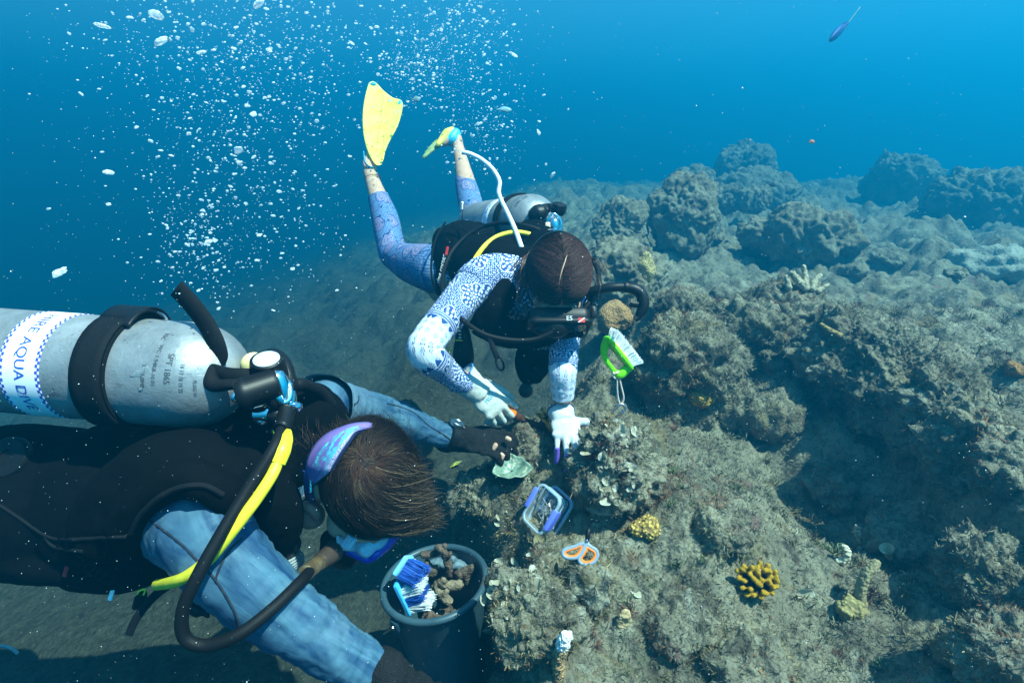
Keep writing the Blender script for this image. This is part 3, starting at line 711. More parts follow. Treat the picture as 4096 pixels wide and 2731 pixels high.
def hand_shapes(b, wrist, f, n, thumb_side=1, k=1.0, bends=((20,40,30),)*4, spread=6, thumb=(0.5,0.6), pw=.038, fr=.0088, cut=None):
    """palm, four jointed fingers of different lengths and a thumb from the side of the palm. f: wrist->knuckles, n: back of the hand"""
    W = Vector(wrist); f = Vector(f).normalized(); n = Vector(n); n = (n-f*n.dot(f)).normalized(); s = f.cross(n)*thumb_side; tips = []
    b.tube([W-f*.035*k, W-f*.01*k, W+f*.015*k, W+f*.03*k], [.024*k,.027*k,.030*k,.026*k], 16, flat=.72, up=s)
    b.ell(W+f*.048*k, (pw*k, .050*k, .016*k), (s, f, n)); b.ell(W+f*.075*k-s*.004*k, (pw*k*1.02, .020*k, .013*k), (s, f, n)); b.ell(W+f*.022*k, (.032*k,.034*k,.019*k), (s, f, n)); b.ell(W+f*.060*k, (.037*k,.030*k,.0165*k), (s, f, n)); b.ell(W+f*.035*k+s*.022*k-n*.008*k, (.018*k,.032*k,.016*k), (s, f, n))
    L = ((.043,.026,.020),(.047,.030,.021),(.043,.028,.021),(.034,.021,.018))
    for i in range(4):
        off = (.029,.0095,-.0105,-.029)[i]*k; d0 = (f+s*math.tan(R(spread*(1.5-i)/1.5))).normalized(); P = W+f*(.088,.092,.088,.078)[i]*k+s*off; P0 = P-d0*.025*k; a = 0; rr = fr*k*(1,1.03,1,.88)[i]; PR = [(P0, rr*1.1), (P, rr*1.12)]
        for j in range(3):
            a += bends[i % len(bends)][j]; d = d0*math.cos(R(a))-n*math.sin(R(a)); P = P+d*L[i][j]*k; PR.append((P, rr*(1.0,.92,.80)[j]))
        b.tube([p for p, r in PR], [r for p, r in PR], 12)
        for p, r in PR: b.ball(p, r, 6)
        tips.append((PR[-2][0], PR[-1][0], PR[-1][1]))
    T0 = W+f*.026*k+s*.030*k-n*.008*k; td = (f*thumb[0]+s*(1-thumb[0])-n*thumb[1]*.6).normalized(); T1 = T0+td*.036*k; td2 = (td+f*.35-n*.25).normalized(); T2 = T1+td2*.032*k; td3 = (td2+f*.3-n*.2).normalized(); T3 = T2+td3*.024*k
    PR = [(T0, .015*k), (T1, .0125*k), (T2, .0108*k), (T3, .009*k)]; b.tube([p for p, r in PR], [r for p, r in PR], 12)
    for p, r in PR: b.ball(p, r, 6)
    tips.append((T2, T3, .009*k)); return tips
def strands(name, roots, dirs_fn, n_seg, length, width, colours, parent, seed=3, m=None, lift=0.0):
    """ribbons of hair grown step by step along dirs_fn(points, k)"""
    g = np.random.default_rng(seed); P = np.array(roots, dtype=float); n = len(P); L = np.asarray(length)/n_seg; pts = [P.copy()]
    for k in range(n_seg):
        D = dirs_fn(P, k/n_seg); D /= np.linalg.norm(D, axis=1)[:,None]+1e-9; P = P+D*L[:,None]; pts.append(P.copy())
    A = np.stack(pts, 1); T = np.gradient(A, axis=1); T /= np.linalg.norm(T, axis=2)[:,:,None]+1e-9
    view = np.array(CAM)[None,None]-A+g.normal(0, .35, (n,1,3)); S_ = np.cross(T, view); S_ /= np.linalg.norm(S_, axis=2)[:,:,None]+1e-9
    wd = np.linspace(1, .25, n_seg+1)[None,:,None]*np.asarray(width).reshape(-1,1,1)*.5
    V = np.stack([A-S_*wd, A+S_*wd], 2).reshape(-1, 3); m2 = 2*(n_seg+1); b0 = (np.arange(n)*m2)[:,None]; k2 = (np.arange(n_seg)*2)[None]
    Fc = np.stack([b0+k2, b0+k2+1, b0+k2+3, b0+k2+2], 2).reshape(-1, 4)
    me = mesh_np(name, V, Fc, 4); C = np.repeat(np.asarray(colours), m2, axis=0); set_col(me, C); return obj(name, me, m or M_HAIR, parent)
def text_geo(s, size=1.0, shear=0.0):
    cu = bpy.data.curves.new('lettering', 'FONT'); cu.body = s; cu.size = size; cu.resolution_u = 3; cu.shear = shear
    o = bpy.data.objects.new('lettering', cu); COL.objects.link(o); dg = bpy.context.evaluated_depsgraph_get(); dg.update()
    me = bpy.data.meshes.new_from_object(o.evaluated_get(dg)); bm = bmesh.new(); bm.from_mesh(me)
    bmesh.ops.triangulate(bm, faces=bm.faces); bmesh.ops.subdivide_edges(bm, edges=bm.edges, cuts=1)
    V = [(v.co.x, v.co.y) for v in bm.verts]; Fs = [tuple(v.index for v in f.verts) for f in bm.faces]; bm.free()
    bpy.data.objects.remove(o); bpy.data.curves.remove(cu); bpy.data.meshes.remove(me)
    xs = [v[0] for v in V]; ys = [v[1] for v in V]; return V, Fs, (min(xs), max(xs), min(ys), max(ys))
def text_on(name, s, size, place, m, parent, centre=True, shear=0.0):
    """lettering laid on a surface: place(x, y) -> point"""
    V, Fs, bb = text_geo(s, size, shear); cx = (bb[0]+bb[1])/2 if centre else 0; cyy = (bb[2]+bb[3])/2
    mb = MB(); mb.add([place(x-cx, y-cyy) for x, y in V], Fs); return mb.build(name, m, parent, smooth=False)
def tube_part(name, pts, r, m, parent, n=14, k=8, **kw):
    A = spline(pts, k); mb = MB(); mb.tube([a for a in A], r if not hasattr(r, '__len__') else list(np.interp(np.linspace(0, 1, len(A)), np.linspace(0, 1, len(r)), r)), n, **kw); return mb.build(name, m, parent)
def ribbon(name, pts, wdir, w, m, parent, th=.0015, k=8):
    A = spline(pts, k); mb = MB(); rows = []
    for i, a in enumerate(A):
        wd = Vector(wdir(i/(len(A)-1)) if callable(wdir) else wdir).normalized(); rows.append([Vector(a)-wd*w/2, Vector(a), Vector(a)+wd*w/2])
    mb.sheet(rows); return mb.build(name, m, parent, solid=th)

class Tank:
    """aluminium cylinder between base and neck point"""
    def __init__(s, base, neck, r, facing, label, parent=None):
        s.b = Vector(base); s.a = (Vector(neck)-s.b); s.L = s.a.length; s.a.normalize(); s.r = r
        u = Vector(facing); s.u = (u-s.a*u.dot(s.a)).normalized(); s.v = s.a.cross(s.u)
        L = s.L; dome = r*1.05; pr = [(.001, 0), (r*.80, 0), (r*.93, r*.04), (r*.99, r*.14), (r, r*.26)]
        for i in range(8): pr.append((r, r*.26+(L-dome-.02-r*.26)*(i+1)/8))
        for i in range(1, 15):
            t = i/15*math.pi/2; pr.append((max(r*math.cos(t), .020), L-dome-.02+dome*math.sin(t)))
        pr += [(.020, L-.018), (.0195, L-.004), (.016, L)]; s.pr = pr
        s.root = empty('scuba_tank', base, label, 'scuba tank', 'divers\' aluminium tanks')
        mb = MB(); mb.lathe((0,0,0), (0,0,1), pr, 72, up=(1,0,0)); o = mb.build('cylinder', M_ALU, s.root, sharp=60)
        rot = Matrix((s.u, s.v, s.a)).transposed().to_4x4(); rot.translation = s.b; o.matrix_basis = rot
    def rad(s, h): return float(np.interp(h, [p[1] for p in s.pr], [p[0] for p in s.pr]))
    def at(s, h, ang, out=0.0):
        """point on the surface; ang measured from the facing side, positive towards v"""
        r = s.rad(h)+out; return s.b+s.a*h+(s.u*math.cos(ang)+s.v*math.sin(ang))*r
    def band(s, name, h0, h1, out, m, n=72, bulge=0.0):
        mb = MB(); w_ = h1-h0; prf = [(s.r+.0002, h0), (s.r+out, h0+.0004), (s.r+out+bulge, (h0+h1)/2), (s.r+out, h1-.0004), (s.r+.0002, h1)]
        V, U, Fs = [], [], []
        for (r, h) in prf:
            for k in range(n+1):
                a = 2*math.pi*k/n; V.append(s.b+s.a*h+(s.u*math.cos(a)+s.v*math.sin(a))*r); U.append((k/n, h-h0))
        for i in range(len(prf)-1):
            for k in range(n): Fs.append((i*(n+1)+k, i*(n+1)+k+1, (i+1)*(n+1)+k+1, (i+1)*(n+1)+k))
        mb.add(V, Fs, U); return mb.build(name, m, s.root, sharp=50)
    def text(s, name, t, size, h, ang, m, out, sgn=1, parent=None):
        """reads round the tank, letter tops towards the valve"""
        return text_on(name, t, size, lambda x, y: s.at(h+y, ang+sgn*x/s.r, out), m, parent or s.root)
# ------------------------------------------------------------------ the diver in the patterned suit (further away)
hw = head_frame(rF(1335,745,1.50), CZ*.90+CY*.25+CX*.03, -CY)
W_SHR, W_SHL = rF(740,720,1.58), rF(1430,900,1.60)
W_ELR, W_WRR = rF(285,1265,1.40), rArm(985,830,1.535)
W_ELL, W_WRL = rG(1050,470,1.56), rG(1047,800,1.645)
W_HIPR, W_KNR, W_ANR = rE(690,1440,2.06), rE(395,1330,2.33), rE(222,765,2.52)
W_HIPL, W_KNL, W_ANL = rE(900,1330,2.12), rE(975,1130,2.42), rE(838,575,2.70)
b = Blob()
spine = [(rF(1290,900,1.66), .060), (rF(1120,800,1.70), .105), (rF(900,720,1.84), .118), (rF(700,680,1.98), .105), (rF(520,690,2.10), .120)]
b.chain(spine, 5, 20)
b.chain([(W_SHR, .048), (rF(1080,780,1.68), .078), (W_SHL, .045)], 4)
b.chain([(h_ := hw(0,-.03,-.06), .050), (hw(0,-.07,-.15), .052), (rF(1240,880,1.66), .06)], 4)
b.chain([(W_SHR, .044), (rF(490,1010,1.48), .039), (W_ELR, .036), (rArm(600,590,1.47), .031), (W_WRR, .024)], 4)
b.chain([(W_SHL, .046), (rG(1075,160,1.585), .038), (W_ELL, .032), (rG(1047,640,1.56), .028), (W_WRL, .0235)], 4)
b.chain([(W_HIPR, .086), (rE(520,1400,2.21), .070), (W_KNR, .052), (rE(330,1080,2.42), .050), (rE(270,900,2.48), .038), (W_ANR, .028)], 5)
b.chain([(W_HIPL, .080), (rE(930,1220,2.28), .064), (W_KNL, .050), (rE(905,880,2.56), .047), (rE(865,700,2.64), .034), (W_ANL, .027)], 5)
b.chain([(W_ANR, .028), (rE(222,690,2.565), .029), (rE(255,590,2.64), .022)], 3)
b.chain([(W_ANL, .027), (rE(815,520,2.70), .030), (rE(730,560,2.68), .022)], 3)
head_shapes(b, hw, .97)
hr_f, hr_n = (rArm(1330,1110,1.56)-rArm(985,830,1.535)), CZ*.88+CY*.42+CX*.12
hl_f, hl_n = (rG(1088,1000,1.525)-rG(1038,850,1.585)), CZ*.7+CY*.7+CX*.05
for (wr, f, n, sd) in ((W_WRR, hr_f, hr_n, 1), (W_WRL, hl_f, hl_n, 1)):
    b.ell(Vector(wr)+Vector(f).normalized()*.045, (.030,.045,.014), (Vector(f).cross(n).normalized(), Vector(f).normalized(), Vector(n).normalized()))
woman = b.fuse('person', .008, M_SKIN)
tag(woman, 'diver in a navy and white patterned suit leaning over the reef with a hammer', 'person', 'divers working on the reef')

# sleeves, leggings
limb('sleeve', [(W_SHR+CX*.03-CZ*.02, .062), (W_SHR, .058), (rF(600,850,1.53), .051), (rF(470,1010,1.47), .047), (rF(370,1130,1.435), .044), (W_ELR, .043), (rF(345,1345,1.42), .042), (rArm(560,570,1.465), .037), (rArm(780,740,1.505), .031), (W_WRR, .028)], M_BATIK, woman, .0022, 24, v0=-.03)
limb('sleeve', [(W_SHL, .050), (rG(1078,120,1.585), .043), (rG(1060,300,1.575), .041), (W_ELL, .040), (rG(1046,510,1.548), .0375), (rG(1046,600,1.558), .035), (rG(1047,712,1.572), .0300)], M_BATIK, woman, .0022, 24, v0=.04)
limb('leggings', [(W_HIPR+CX*.02, .092), (W_HIPR, .090), (rE(520,1400,2.20), .076), (rE(430,1360,2.29), .062), (W_KNR+(-CX*.004), .057), (rE(360,1220,2.375), .057), (rE(330,1080,2.42), .056), (rE(292,960,2.465), .046), (rE(284,935,2.47), .0455)], M_PAISLEY, woman, .0018, 16)
limb('leggings', [(W_HIPL, .084), (rE(930,1220,2.28), .068), (W_KNL, .055), (rE(930,1000,2.50), .054), (rE(905,890,2.56), .051), (rE(884,812,2.60), .043)], M_PAISLEY, woman, .0018, 16, v0=.1)
b = Blob(); b.chain([(rF(1260,900,1.66), .068), (rF(1120,800,1.70), .112), (rF(900,720,1.84), .126), (rF(700,680,1.98), .112)], 5, 20); b.chain([(W_SHR, .060), (rF(640,800,1.545), .056), (W_SHR, .064), (rF(860,730,1.62), .080), (rF(1080,800,1.66), .090), (rF(1300,880,1.63), .07), (W_SHL, .052)], 4)
tors = b.fuse('rash_guard', .008, M_BATIK, woman); planar_uv(tors, CX, CY*-1, 3.3)
# anklets
for c, d_, r in ((rE(240,800,2.51), CY*.9-CX*.25, .033), (rE(246,812,2.508), CY*.9-CX*.2, .0345), (rE(872,750,2.62), CY+CX*-.25, .036), (rE(876,772,2.615), CY+CX*-.25, .037)):
    d_ = Vector(d_).normalized(); u = CX-d_*CX.dot(d_); u.normalize(); v = d_.cross(u)
    tube_part('anklet', [Vector(c)+(u*math.cos(t)+v*math.sin(t))*r for t in np.linspace(0, 2*math.pi, 13)], .0018, M_BRASS, woman, 6, 3, cap=False)
# fins
def fin_blade(outl, thick, m, parent, dip, crop, dep):
    mb = MB(); n = len(outl)
    A = spline([(x, y) for x, y in outl]+[outl[0]], 5)[:-1]; cx, cyy = A.mean(0)
    # concentric rings give the blade a curved, ribbed face
    rings = []
    for sc in (1, .93, .8, .6, .4, .2, .02):
        rings.append([(cx+(x-cx)*sc, cyy+(y-cyy)*sc) for x, y in A])
    for side in (0, 1):
        V = []
        for ri, rg in enumerate(rings):
            for (x, y) in rg:
                rib = math.exp(-((x-(cx+ (y-cyy)*-.12))/9.0)**2)*.006 + (0.004 if ri <= 1 else 0.0)
                V.append(crop(x, y, dep(x, y) + (-1 if side == 0 else 1)*(thick/2+rib) ))
        k = len(A); Fs = [(i*k+j, i*k+(j+1)%k, (i+1)*k+(j+1)%k, (i+1)*k+j) for i in range(len(rings)-1) for j in range(k)]
        mb.add(V, Fs)
    k = len(A); o2 = k*len(rings); mb.F += [(j, (j+1)%k, o2+(j+1)%k, o2+j) for j in range(k)]
    return mb.build('fin', m, parent, sharp=60)
f1 = fin_blade([(220,142),(245,132),(275,148),(325,200),(385,245),(440,262),(455,300),(440,380),(412,460),(370,530),(338,590),(320,640),(316,690),(295,716),(262,706),(232,660),(212,610),(192,540),(177,450),(178,340),(195,230)], .006, M_FIN, woman, 0, rE, lambda x, y: 2.515+(700-y)*.00052-abs(x-310)*.00016)
for rp in ([(200,240),(186,360),(186,470),(204,570),(232,650)], [(436,330),(408,450),(362,535),(328,610),(312,680)], [(330,230),(318,330),(300,450),(285,560)]):
    tube_part('rail', [rE(x, y, 2.512+(700-y)*.00052-abs(x-310)*.00016-.004) for x, y in rp], [.0035,.0055,.0060], M_FIN, f1, 8, 6)
f1['label'] = 'yellow fin raised upright with its sole turned to view'
mb = MB()
for cx_, cy_, w_, h_ in ((249,150,24,14),(437,288,15,26)):
    mb = MB(); mb.ball(rE(cx_, cy_, 2.505+(700-cy_)*.00052-.012), (w_/1.7425/F*2.5, h_/1.7425/F*2.5, .006), 8, (CX, CY, CZ)); mb.build('fin_tip', M_FINBLUE, f1)
b = Blob(); b.chain([(rE(228,735,2.545), .029), (rE(245,650,2.590), .034), (rE(280,540,2.645), .028), (rE(300,440,2.690), .012)], 4, 18, flat=.8); b.fuse('foot_pocket', .006, M_FIN, f1)
tube_part('heel_strap', [rE(182,625,2.53), rE(190,690,2.50), rE(215,725,2.49), rE(250,735,2.50)], .007, M_FINBLUE, f1, 8, 5, flat=.4)
b = Blob(); b.chain([(rE(798,474,2.69), .018), (rE(765,498,2.685), .024), (rE(728,540,2.67), .018), (rE(700,570,2.65), .012)], 4, 18)
f2 = b.fuse('fin', .006, M_FIN, woman); f2['label'] = 'yellow fin seen edge on with a turquoise heel'
b = Blob(); b.chain([(rE(818,500,2.70), .030), (rE(795,535,2.695), .035), (rE(760,545,2.69), .024)], 4, 18); b.fuse('foot_pocket', .006, M_FINBLUE, f2)
mb = MB(); rows = []
for t in np.linspace(0, 1, 10):
    c = rE(750-142*t, 545+92*t-10*math.sin(t*3.1), 2.69-.05*t); wv = (CY*.85+CX*.35-CZ*.40).normalized()*(.030+.036*t-.16*max(0,t-.76)); rows.append([c-wv, c-wv*.5-CX*.004, c, c+wv*.5-CX*.004, c+wv])
mb.sheet(rows); mb.build('blade', flat('olive_fin', (.16,.23,.08), .5, .3), f2, solid=.006)

# hair: scalp cap and combed strands parted in the middle
b = Blob(); ax = hw.ax
b.ell(hw(0,-.016,.036), (.0775,.0935,.0845), ax); b.ell(hw(0,-.045,.0), (.074,.070,.070), ax); b.ell(hw(-.055,-.06,-.03), (.045,.06,.055), ax); b.ell(hw(.050,-.055,-.03), (.045,.055,.06), ax); b.ell(hw(0,-.10,-.02), (.035,.05,.04), ax)
hair = b.fuse('hair', .006, None, woman, 4, lambda P: fbm(P*np.array([1,1,1]), 40, 3, 3)*.006)
hq = MT('dark_brown_hair', .5, .3); hn = hq.noise(hq.vmap(hq.co(), (50,16,50)), 3, 5, .7, .5); hq.color(hq.mix(hn.ramp(.35,.7), (.008,.0045,.004), (.028,.012,.009))); hq.bump(hn, .004); hair.data.materials.append(hq.m)
g = np.random.default_rng(5); n = 11000
Mh = np.array([list(a) for a in ax]); Ch = np.array(list(hw.c))
th = g.uniform(-1, 1, n); X0 = np.where(g.random(n) < .35, g.normal(0, .010, n), g.uniform(-.08, .08, n)); Y0 = g.uniform(-.10, .088, n)
ok = (X0/.084)**2+((Y0+.016)/.099)**2 < .97; X0, Y0 = X0[ok], Y0[ok]; Z0 = .036+.0905*np.sqrt(1-(X0/.0845)**2-((Y0+.016)/.1)**2)
k_ = (np.abs(X0-.012*np.sin(Y0*30)) > .0025); X0, Y0, Z0 = X0[k_], Y0[k_], Z0[k_]; n = len(X0)
roots = Ch + X0[:,None]*Mh[0]+Y0[:,None]*Mh[1]+Z0[:,None]*Mh[2]
sg = np.sign(X0); jit = g.normal(0, .16, (n, 3))
def hair_dir(P, t):
    L = (P-Ch)@Mh.T; e = np.stack([L[:,0]/.084**2, (L[:,1]+.016)/.1**2, (L[:,2]-.036)/.091**2], 1); N = e/np.linalg.norm(e, axis=1)[:,None]
    D = np.stack([sg*(1.0), -.55-1.0*t+0*sg, -.35-.6*t+0*sg], 1)+jit; D = D-N*(D*N).sum(1)[:,None]
    q = np.sqrt((L[:,0]/.085)**2+((L[:,1]+.016)/.1)**2+((L[:,2]-.036)/.092)**2); D = D/np.linalg.norm(D, axis=1)[:,None]+N*np.clip((1.01-q)*6, -.5, .5)[:,None]
    return D@Mh
u_ = g.random(n); col = np.array([.014,.007,.006])[None]*(1-u_[:,None])+np.array([.085,.034,.025])[None]*u_[:,None]**2
col *= (1+1.2*(g.random((n,1)) < .06))
strands('strands', roots, hair_dir, 8, g.uniform(.05, .12, n), g.uniform(.0005, .0010, n), col, hair, 5)
# pony tail and loose wisps
def loose(name, path, nst, spread, seed, col, wd=(.0008,.0016)):
    A = spline(path, 6); g2 = np.random.default_rng(seed); V, Fc = [], []; C = []
    mb = MB()
    for i in range(nst):
        o = g2.normal(0, spread, 3); o2 = g2.normal(0, spread*.6, 3); w_ = g2.uniform(*wd); rows = []; ph = g2.random()*6
        for j, a in enumerate(A):
            t = j/(len(A)-1); c = Vector(a)+Vector(o)*(.5+.5*t)+Vector(o2)*t*1.5+CX*math.sin(t*9+ph)*.002; rows.append([c-CX*w_/2+CY*w_/3, c+CX*w_/2-CY*w_/3])
        mb.sheet(rows)
    return mb.build(name, flat(name+'_hair', col, .5), hair)
loose('pony_tail', [rF(1140,520,1.50), rF(1085,600,1.47), rF(1060,680,1.48), rF(1035,720,1.50)], 90, .007, 8, (.075,.028,.022))
loose('wisp', [rF(1540,600,1.48), rF(1610,560,1.46), rF(1670,590,1.46), rF(1700,660,1.46)], 26, .006, 9, (.05,.024,.018))
loose('wisp', [rF(1545,760,1.47), rF(1590,820,1.47), rF(1610,880,1.47)], 16, .008, 10, (.04,.02,.016))
loose('wisp', [rF(1400,500,1.50), rF(1470,450,1.50), rF(1540,470,1.50), rF(1590,530,1.49)], 14, .008, 21, (.04,.02,.015))
loose('wisp', [rF(1170,560,1.47), rF(1110,530,1.49), rF(1060,580,1.50), rF(1010,650,1.51)], 22, .008, 22, (.055,.024,.018))
loose('wisp', [rF(1580,700,1.45), rF(1640,720,1.45), rF(1660,800,1.45), rF(1640,880,1.46)], 18, .007, 23, (.04,.02,.016))
loose('wisp', [rF(1090,640,1.46), rF(1045,760,1.46), rF(1030,900,1.47)], 20, .004, 12, (.04,.02,.016))
mb = MB(); pts = [hw(.012*math.sin(y*30)-.002, y, .036+.0915*math.sqrt(max(0, 1-((y+.016)/.1)**2))) for y in np.linspace(-.03, .055, 16)]
mb.tube(pts, [.0004+.0011*math.sin(math.pi*i/15) for i in range(16)], 8, flat=.4, up=hw.ax[0]); mb.build('parting', M_SKIN, hair)

# mask and strap
mk = hw
mb = MB(); o_ = []
for (x, z) in rrect(.080, .042, .022, 5): o_.append((x, z))
mb.prism(o_, mk(0,.100,-.006), (mk.ax[0], mk.ax[2], mk.ax[1]), .040, .006); mb.prism([(x*1.06, z*1.08) for x, z in o_], mk(0,.116,-.006), (mk.ax[0], mk.ax[2], mk.ax[1]), .012, .003)
mask = mb.build('mask', M_RUB, woman)
mb = MB(); mb.prism([(x*.86, z*.80) for x, z in o_], mk(0,.121,-.006), (mk.ax[0], mk.ax[2], mk.ax[1]), .006); mq = MT('mask_glass', .05, .5); mq.color((.02,.03,.035)); mb.build('lens', mq.m, mask)
st = [mk(-.086*math.cos(t), -.012+.112*math.sin(t)*-1 if True else 0, .012+.035*math.sin(t)) for t in np.linspace(-.7, math.pi+.7, 22)]
tube_part('strap', st, .011, M_RUB, mask, 10, 3, flat=.25, up=mk.ax[2])
for sx in (-1, 1):
    mb = MB(); mb.box(mk(.088*sx,.085,.012), mk.ax, (.008,.016,.012), .004); mb.build('buckle', M_RUB, mask)
# marks on the upper rim of the frame, facing the camera
def on_mask(x, y): return mk(.036-.0+x, .118-y*0+0.004+y, .0565)
text_on('brand_letters', 'ES', .017, lambda x, y: mk(-.022-x, .111-y, .0400), M_PRINT, mask)
mb = MB(); mb.sheet([[mk(-.044-i*.0055, .110+j*.006, .0400) for i in range(4)] for j in range(3)]); mb.build('dive_flag', M_RED, mask, smooth=False)
mb = MB(); mb.sheet([[mk(-.044-t*.0165-.0015, .122-t*.012, .0404), mk(-.044-t*.0165+.0015, .122-t*.012, .0404)] for t in (0, .5, 1)]); mb.build('flag_stripe', M_WHITE, mask, smooth=False)

# buoyancy vest: fused black mass with wings, shoulder straps and collar
b = Blob()
for c, r in ((rF(1090,740,1.72), (.165,.108,.13)), (rF(820,630,1.88), (.150,.112,.13)), (rF(600,545,2.02), (.118,.128,.12)), (rF(520,620,2.04), (.085,.105,.10)), (rF(470,700,2.03), (.060,.080,.08))):
    b.ell(c, r, (CX, CY, CZ))
b.chain([(rF(1150,420,1.86), .075), (rF(1290,540,1.70), .060), (rF(1420,700,1.66), .055), (rF(1455,900,1.62), .050), (rF(1400,1060,1.58), .045)], 5)
b.chain([(rF(900,560,1.74), .070), (rF(900,760,1.60), .048), (rF(850,920,1.555), .042), (rF(760,1040,1.56), .036)], 5)
b.chain([(rF(740,1080,1.58), .036), (rF(950,1150,1.58), .040), (rF(1200,1130,1.57), .042), (rF(1420,1080,1.57), .038)], 5)
b.chain([(rF(480,420,2.06), .06), (rF(600,380,2.06), .055), (rF(800,400,2.00), .045)], 4)
vest = b.fuse('vest', .009, M_BLACK, woman, 3, lambda P: fbm(P, 9, 3, 4)*.010+fbm(P, 28, 3, 6, ridged=True)*.004)
for pts, wdt in (([rF(455,270,1.93), rF(380,400,1.915), rF(345,560,1.91), rF(350,720,1.925), rF(395,830,1.95)], .0035), ([rF(560,300,1.92), rF(650,360,1.87), rF(760,330,1.88)], .003), ([rF(470,480,1.90), rF(445,640,1.905), rF(420,770,1.92)], .003)):
    tube_part('seam', pts, wdt, M_WEB, vest, 8, 6)
vl = rF(430,640,1.895); vdir = (rF(470,490,1.895)-rF(410,770,1.895)).normalized(); vup = vdir.cross(-CZ).normalized()
text_on('logo', 'ning corner', .021, lambda x, y: vl+vdir*x+vup*y+CZ*.012, M_PRINT, vest)
for c in (rF(470,500,1.89), rF(418,745,1.90)):
    mb = MB(); mb.box(c+CZ*.012, (vdir, vup, CZ), (.014,.004,.001)); mb.build('red_tab', M_RED, vest)
text_on('size_letter', 'S', .036, lambda x, y: rF(830,895,1.525)+CX*x+CY*y, M_YELPRINT, vest, shear=.1)
# chest straps, rings, pockets hanging underneath
ribbon('strap', [rF(800,1170,1.55), rF(830,1260,1.53), rF(862,1340,1.53)], CX*.9+CY*.3, .014, M_WEB, vest)
mb = MB(); c0, c1 = rF(862,1335,1.53), rF(900,1430,1.53); dv = (c1-c0); L_ = dv.length; dv.normalize(); sv = dv.cross(CZ).normalized()
mb.tube([c0+dv*(L_/2+L_/2*math.cos(t))+sv*.009*math.sin(t) for t in np.linspace(0, 2*math.pi, 25)], .003, 8, cap=False); mb.build('pull_loop', M_WEB, vest)
mb = MB(); rc = rWH(1085,1058,1.47); mb.tube([rc+CX*.0185*math.cos(t)+CY*.0215*math.sin(t) for t in np.linspace(0, 2*math.pi, 25)], .0028, 8, cap=False); mb.build('d_ring', M_RUB, vest)
tube_part('strap', [rWH(1120,1120,1.47), rWH(1000,1140,1.48), rWH(800,1170,1.50), rWH(560,1190,1.52)], .007, M_WEB, vest, 8, 5, flat=.4)
tube_part('strap', [rWH(1060,990,1.47), rWH(960,1010,1.47), rWH(820,1040,1.47)], .006, M_WEB, vest, 8, 5, flat=.4)
b = Blob(); b.chain([(rArm(1830,200,1.66), .040), (rArm(1850,380,1.68), .043), (rArm(1860,560,1.72), .040), (rArm(1820,680,1.76), .026)], 5, flat=.7); b.ell(rArm(1730,500,1.80), (.045,.075,.05), (CX,CY,CZ))
pk = b.fuse('pocket', .008, M_BLACK, vest, 3, lambda P: fbm(P, 22, 3, 4)*.007)
text_on('logo', 'rover', .0215, lambda x, y: rArm(1915,308,1.595)+CX*x+CY*y, M_PRINT, pk, shear=.25)
b = Blob(); b.chain([(rArm(1690,820,1.80), .016), (rArm(1690,880,1.80), .024)], 3); b.fuse('mouthpiece', .005, flat('brown_rubber', (.06,.035,.025), .6), pk)
# gauge console and spare hose hanging under the near shoulder
b = Blob(); b.chain([(rArm(840,60,1.62), .020), (rArm(850,180,1.63), .024), (rArm(850,330,1.65), .030), (rArm(850,470,1.68), .032), (rArm(840,560,1.70), .020)], 5, flat=.8)
con = b.fuse('gauge_console', .006, M_RUB, vest, 2)
mb = MB()
for y in (80, 125, 168): mb.ball(rArm(806,y,1.592), (.0045,.0022,.003), 6, (CX,CY,CZ))
mb.build('marking', M_PRINT, con)
tube_part('yellow_ring', [rArm(752,205,1.61), rArm(800,202,1.594), rArm(842,208,1.61)], .0022, M_YEL, con, 6, 6)
tube_part('yellow_cord', [rArm(690,315,1.60), rArm(650,345,1.60), rArm(625,395,1.61)], .0022, M_YEL, con, 6, 6)
mb = MB(); mb.tube([rF(500,755,1.60), rF(500,800,1.58)], [.008,.0065], 10); mb.build('toggle', flat('orange_toggle', (.55,.26,.05), .5), vest)

# gloves
def glove(name, wrist, f, n, sd, k, bends, cuff_r, cuff_back, m, parent, label, thumb=(.5,.6), spread=6, vox=.0027, inner=None, fr=.0080):
    b = Blob(); tips = hand_shapes(b, wrist, f, n, sd, k, bends, spread, thumb, pw=.040, fr=fr)
    fd = Vector(f).normalized(); b.tube([Vector(wrist)-fd*cuff_back, Vector(wrist)-fd*cuff_back*.5, Vector(wrist)+fd*.010, Vector(wrist)+fd*.035], [cuff_r*1.05, cuff_r*.97, .034*k, .030*k], 24, flat=.84, up=fd.cross(Vector(n)))
    o = b.fuse(name, vox, m, parent, 6, lambda P: fbm(P, 60, 3, 9)*.0022); o['label'] = label; return o, tips
gr, tips_r = glove('glove', W_WRR, hr_f, hr_n, -1, 1.08, ((16,44,34),(22,48,36),(28,52,38),(34,54,40)), .043, .040, M_GLOVEW, woman, 'cream white work glove with a wide cuff gripping the hammer handle', (.74,.15), 10)
fdv = Vector(hr_f).normalized(); sv = fdv.cross(Vector(hr_n)).normalized(); nv = sv.cross(fdv)
mb = MB(); cc = W_WRR-fdv*.041; mb.tube([cc+(sv*math.cos(t)+nv*.86*math.sin(t))*0.0462 for t in np.linspace(0, 2*math.pi, 33)], .0022, 8, cap=False); mb.build('cuff_trim', flat('blue_trim', (.05,.20,.50), .7), gr)
hb = lambda x, y: W_WRR+fdv*(.052+x)+sv*(.000+y)+nv*.0186
text_on('print', 'PRO', .020, lambda x, y: W_WRR+fdv*(.050-y)+sv*(-x*1.0)+nv*(.0200-12*x*x), flat('pale_blue_print', (.22,.50,.68), .7), gr)
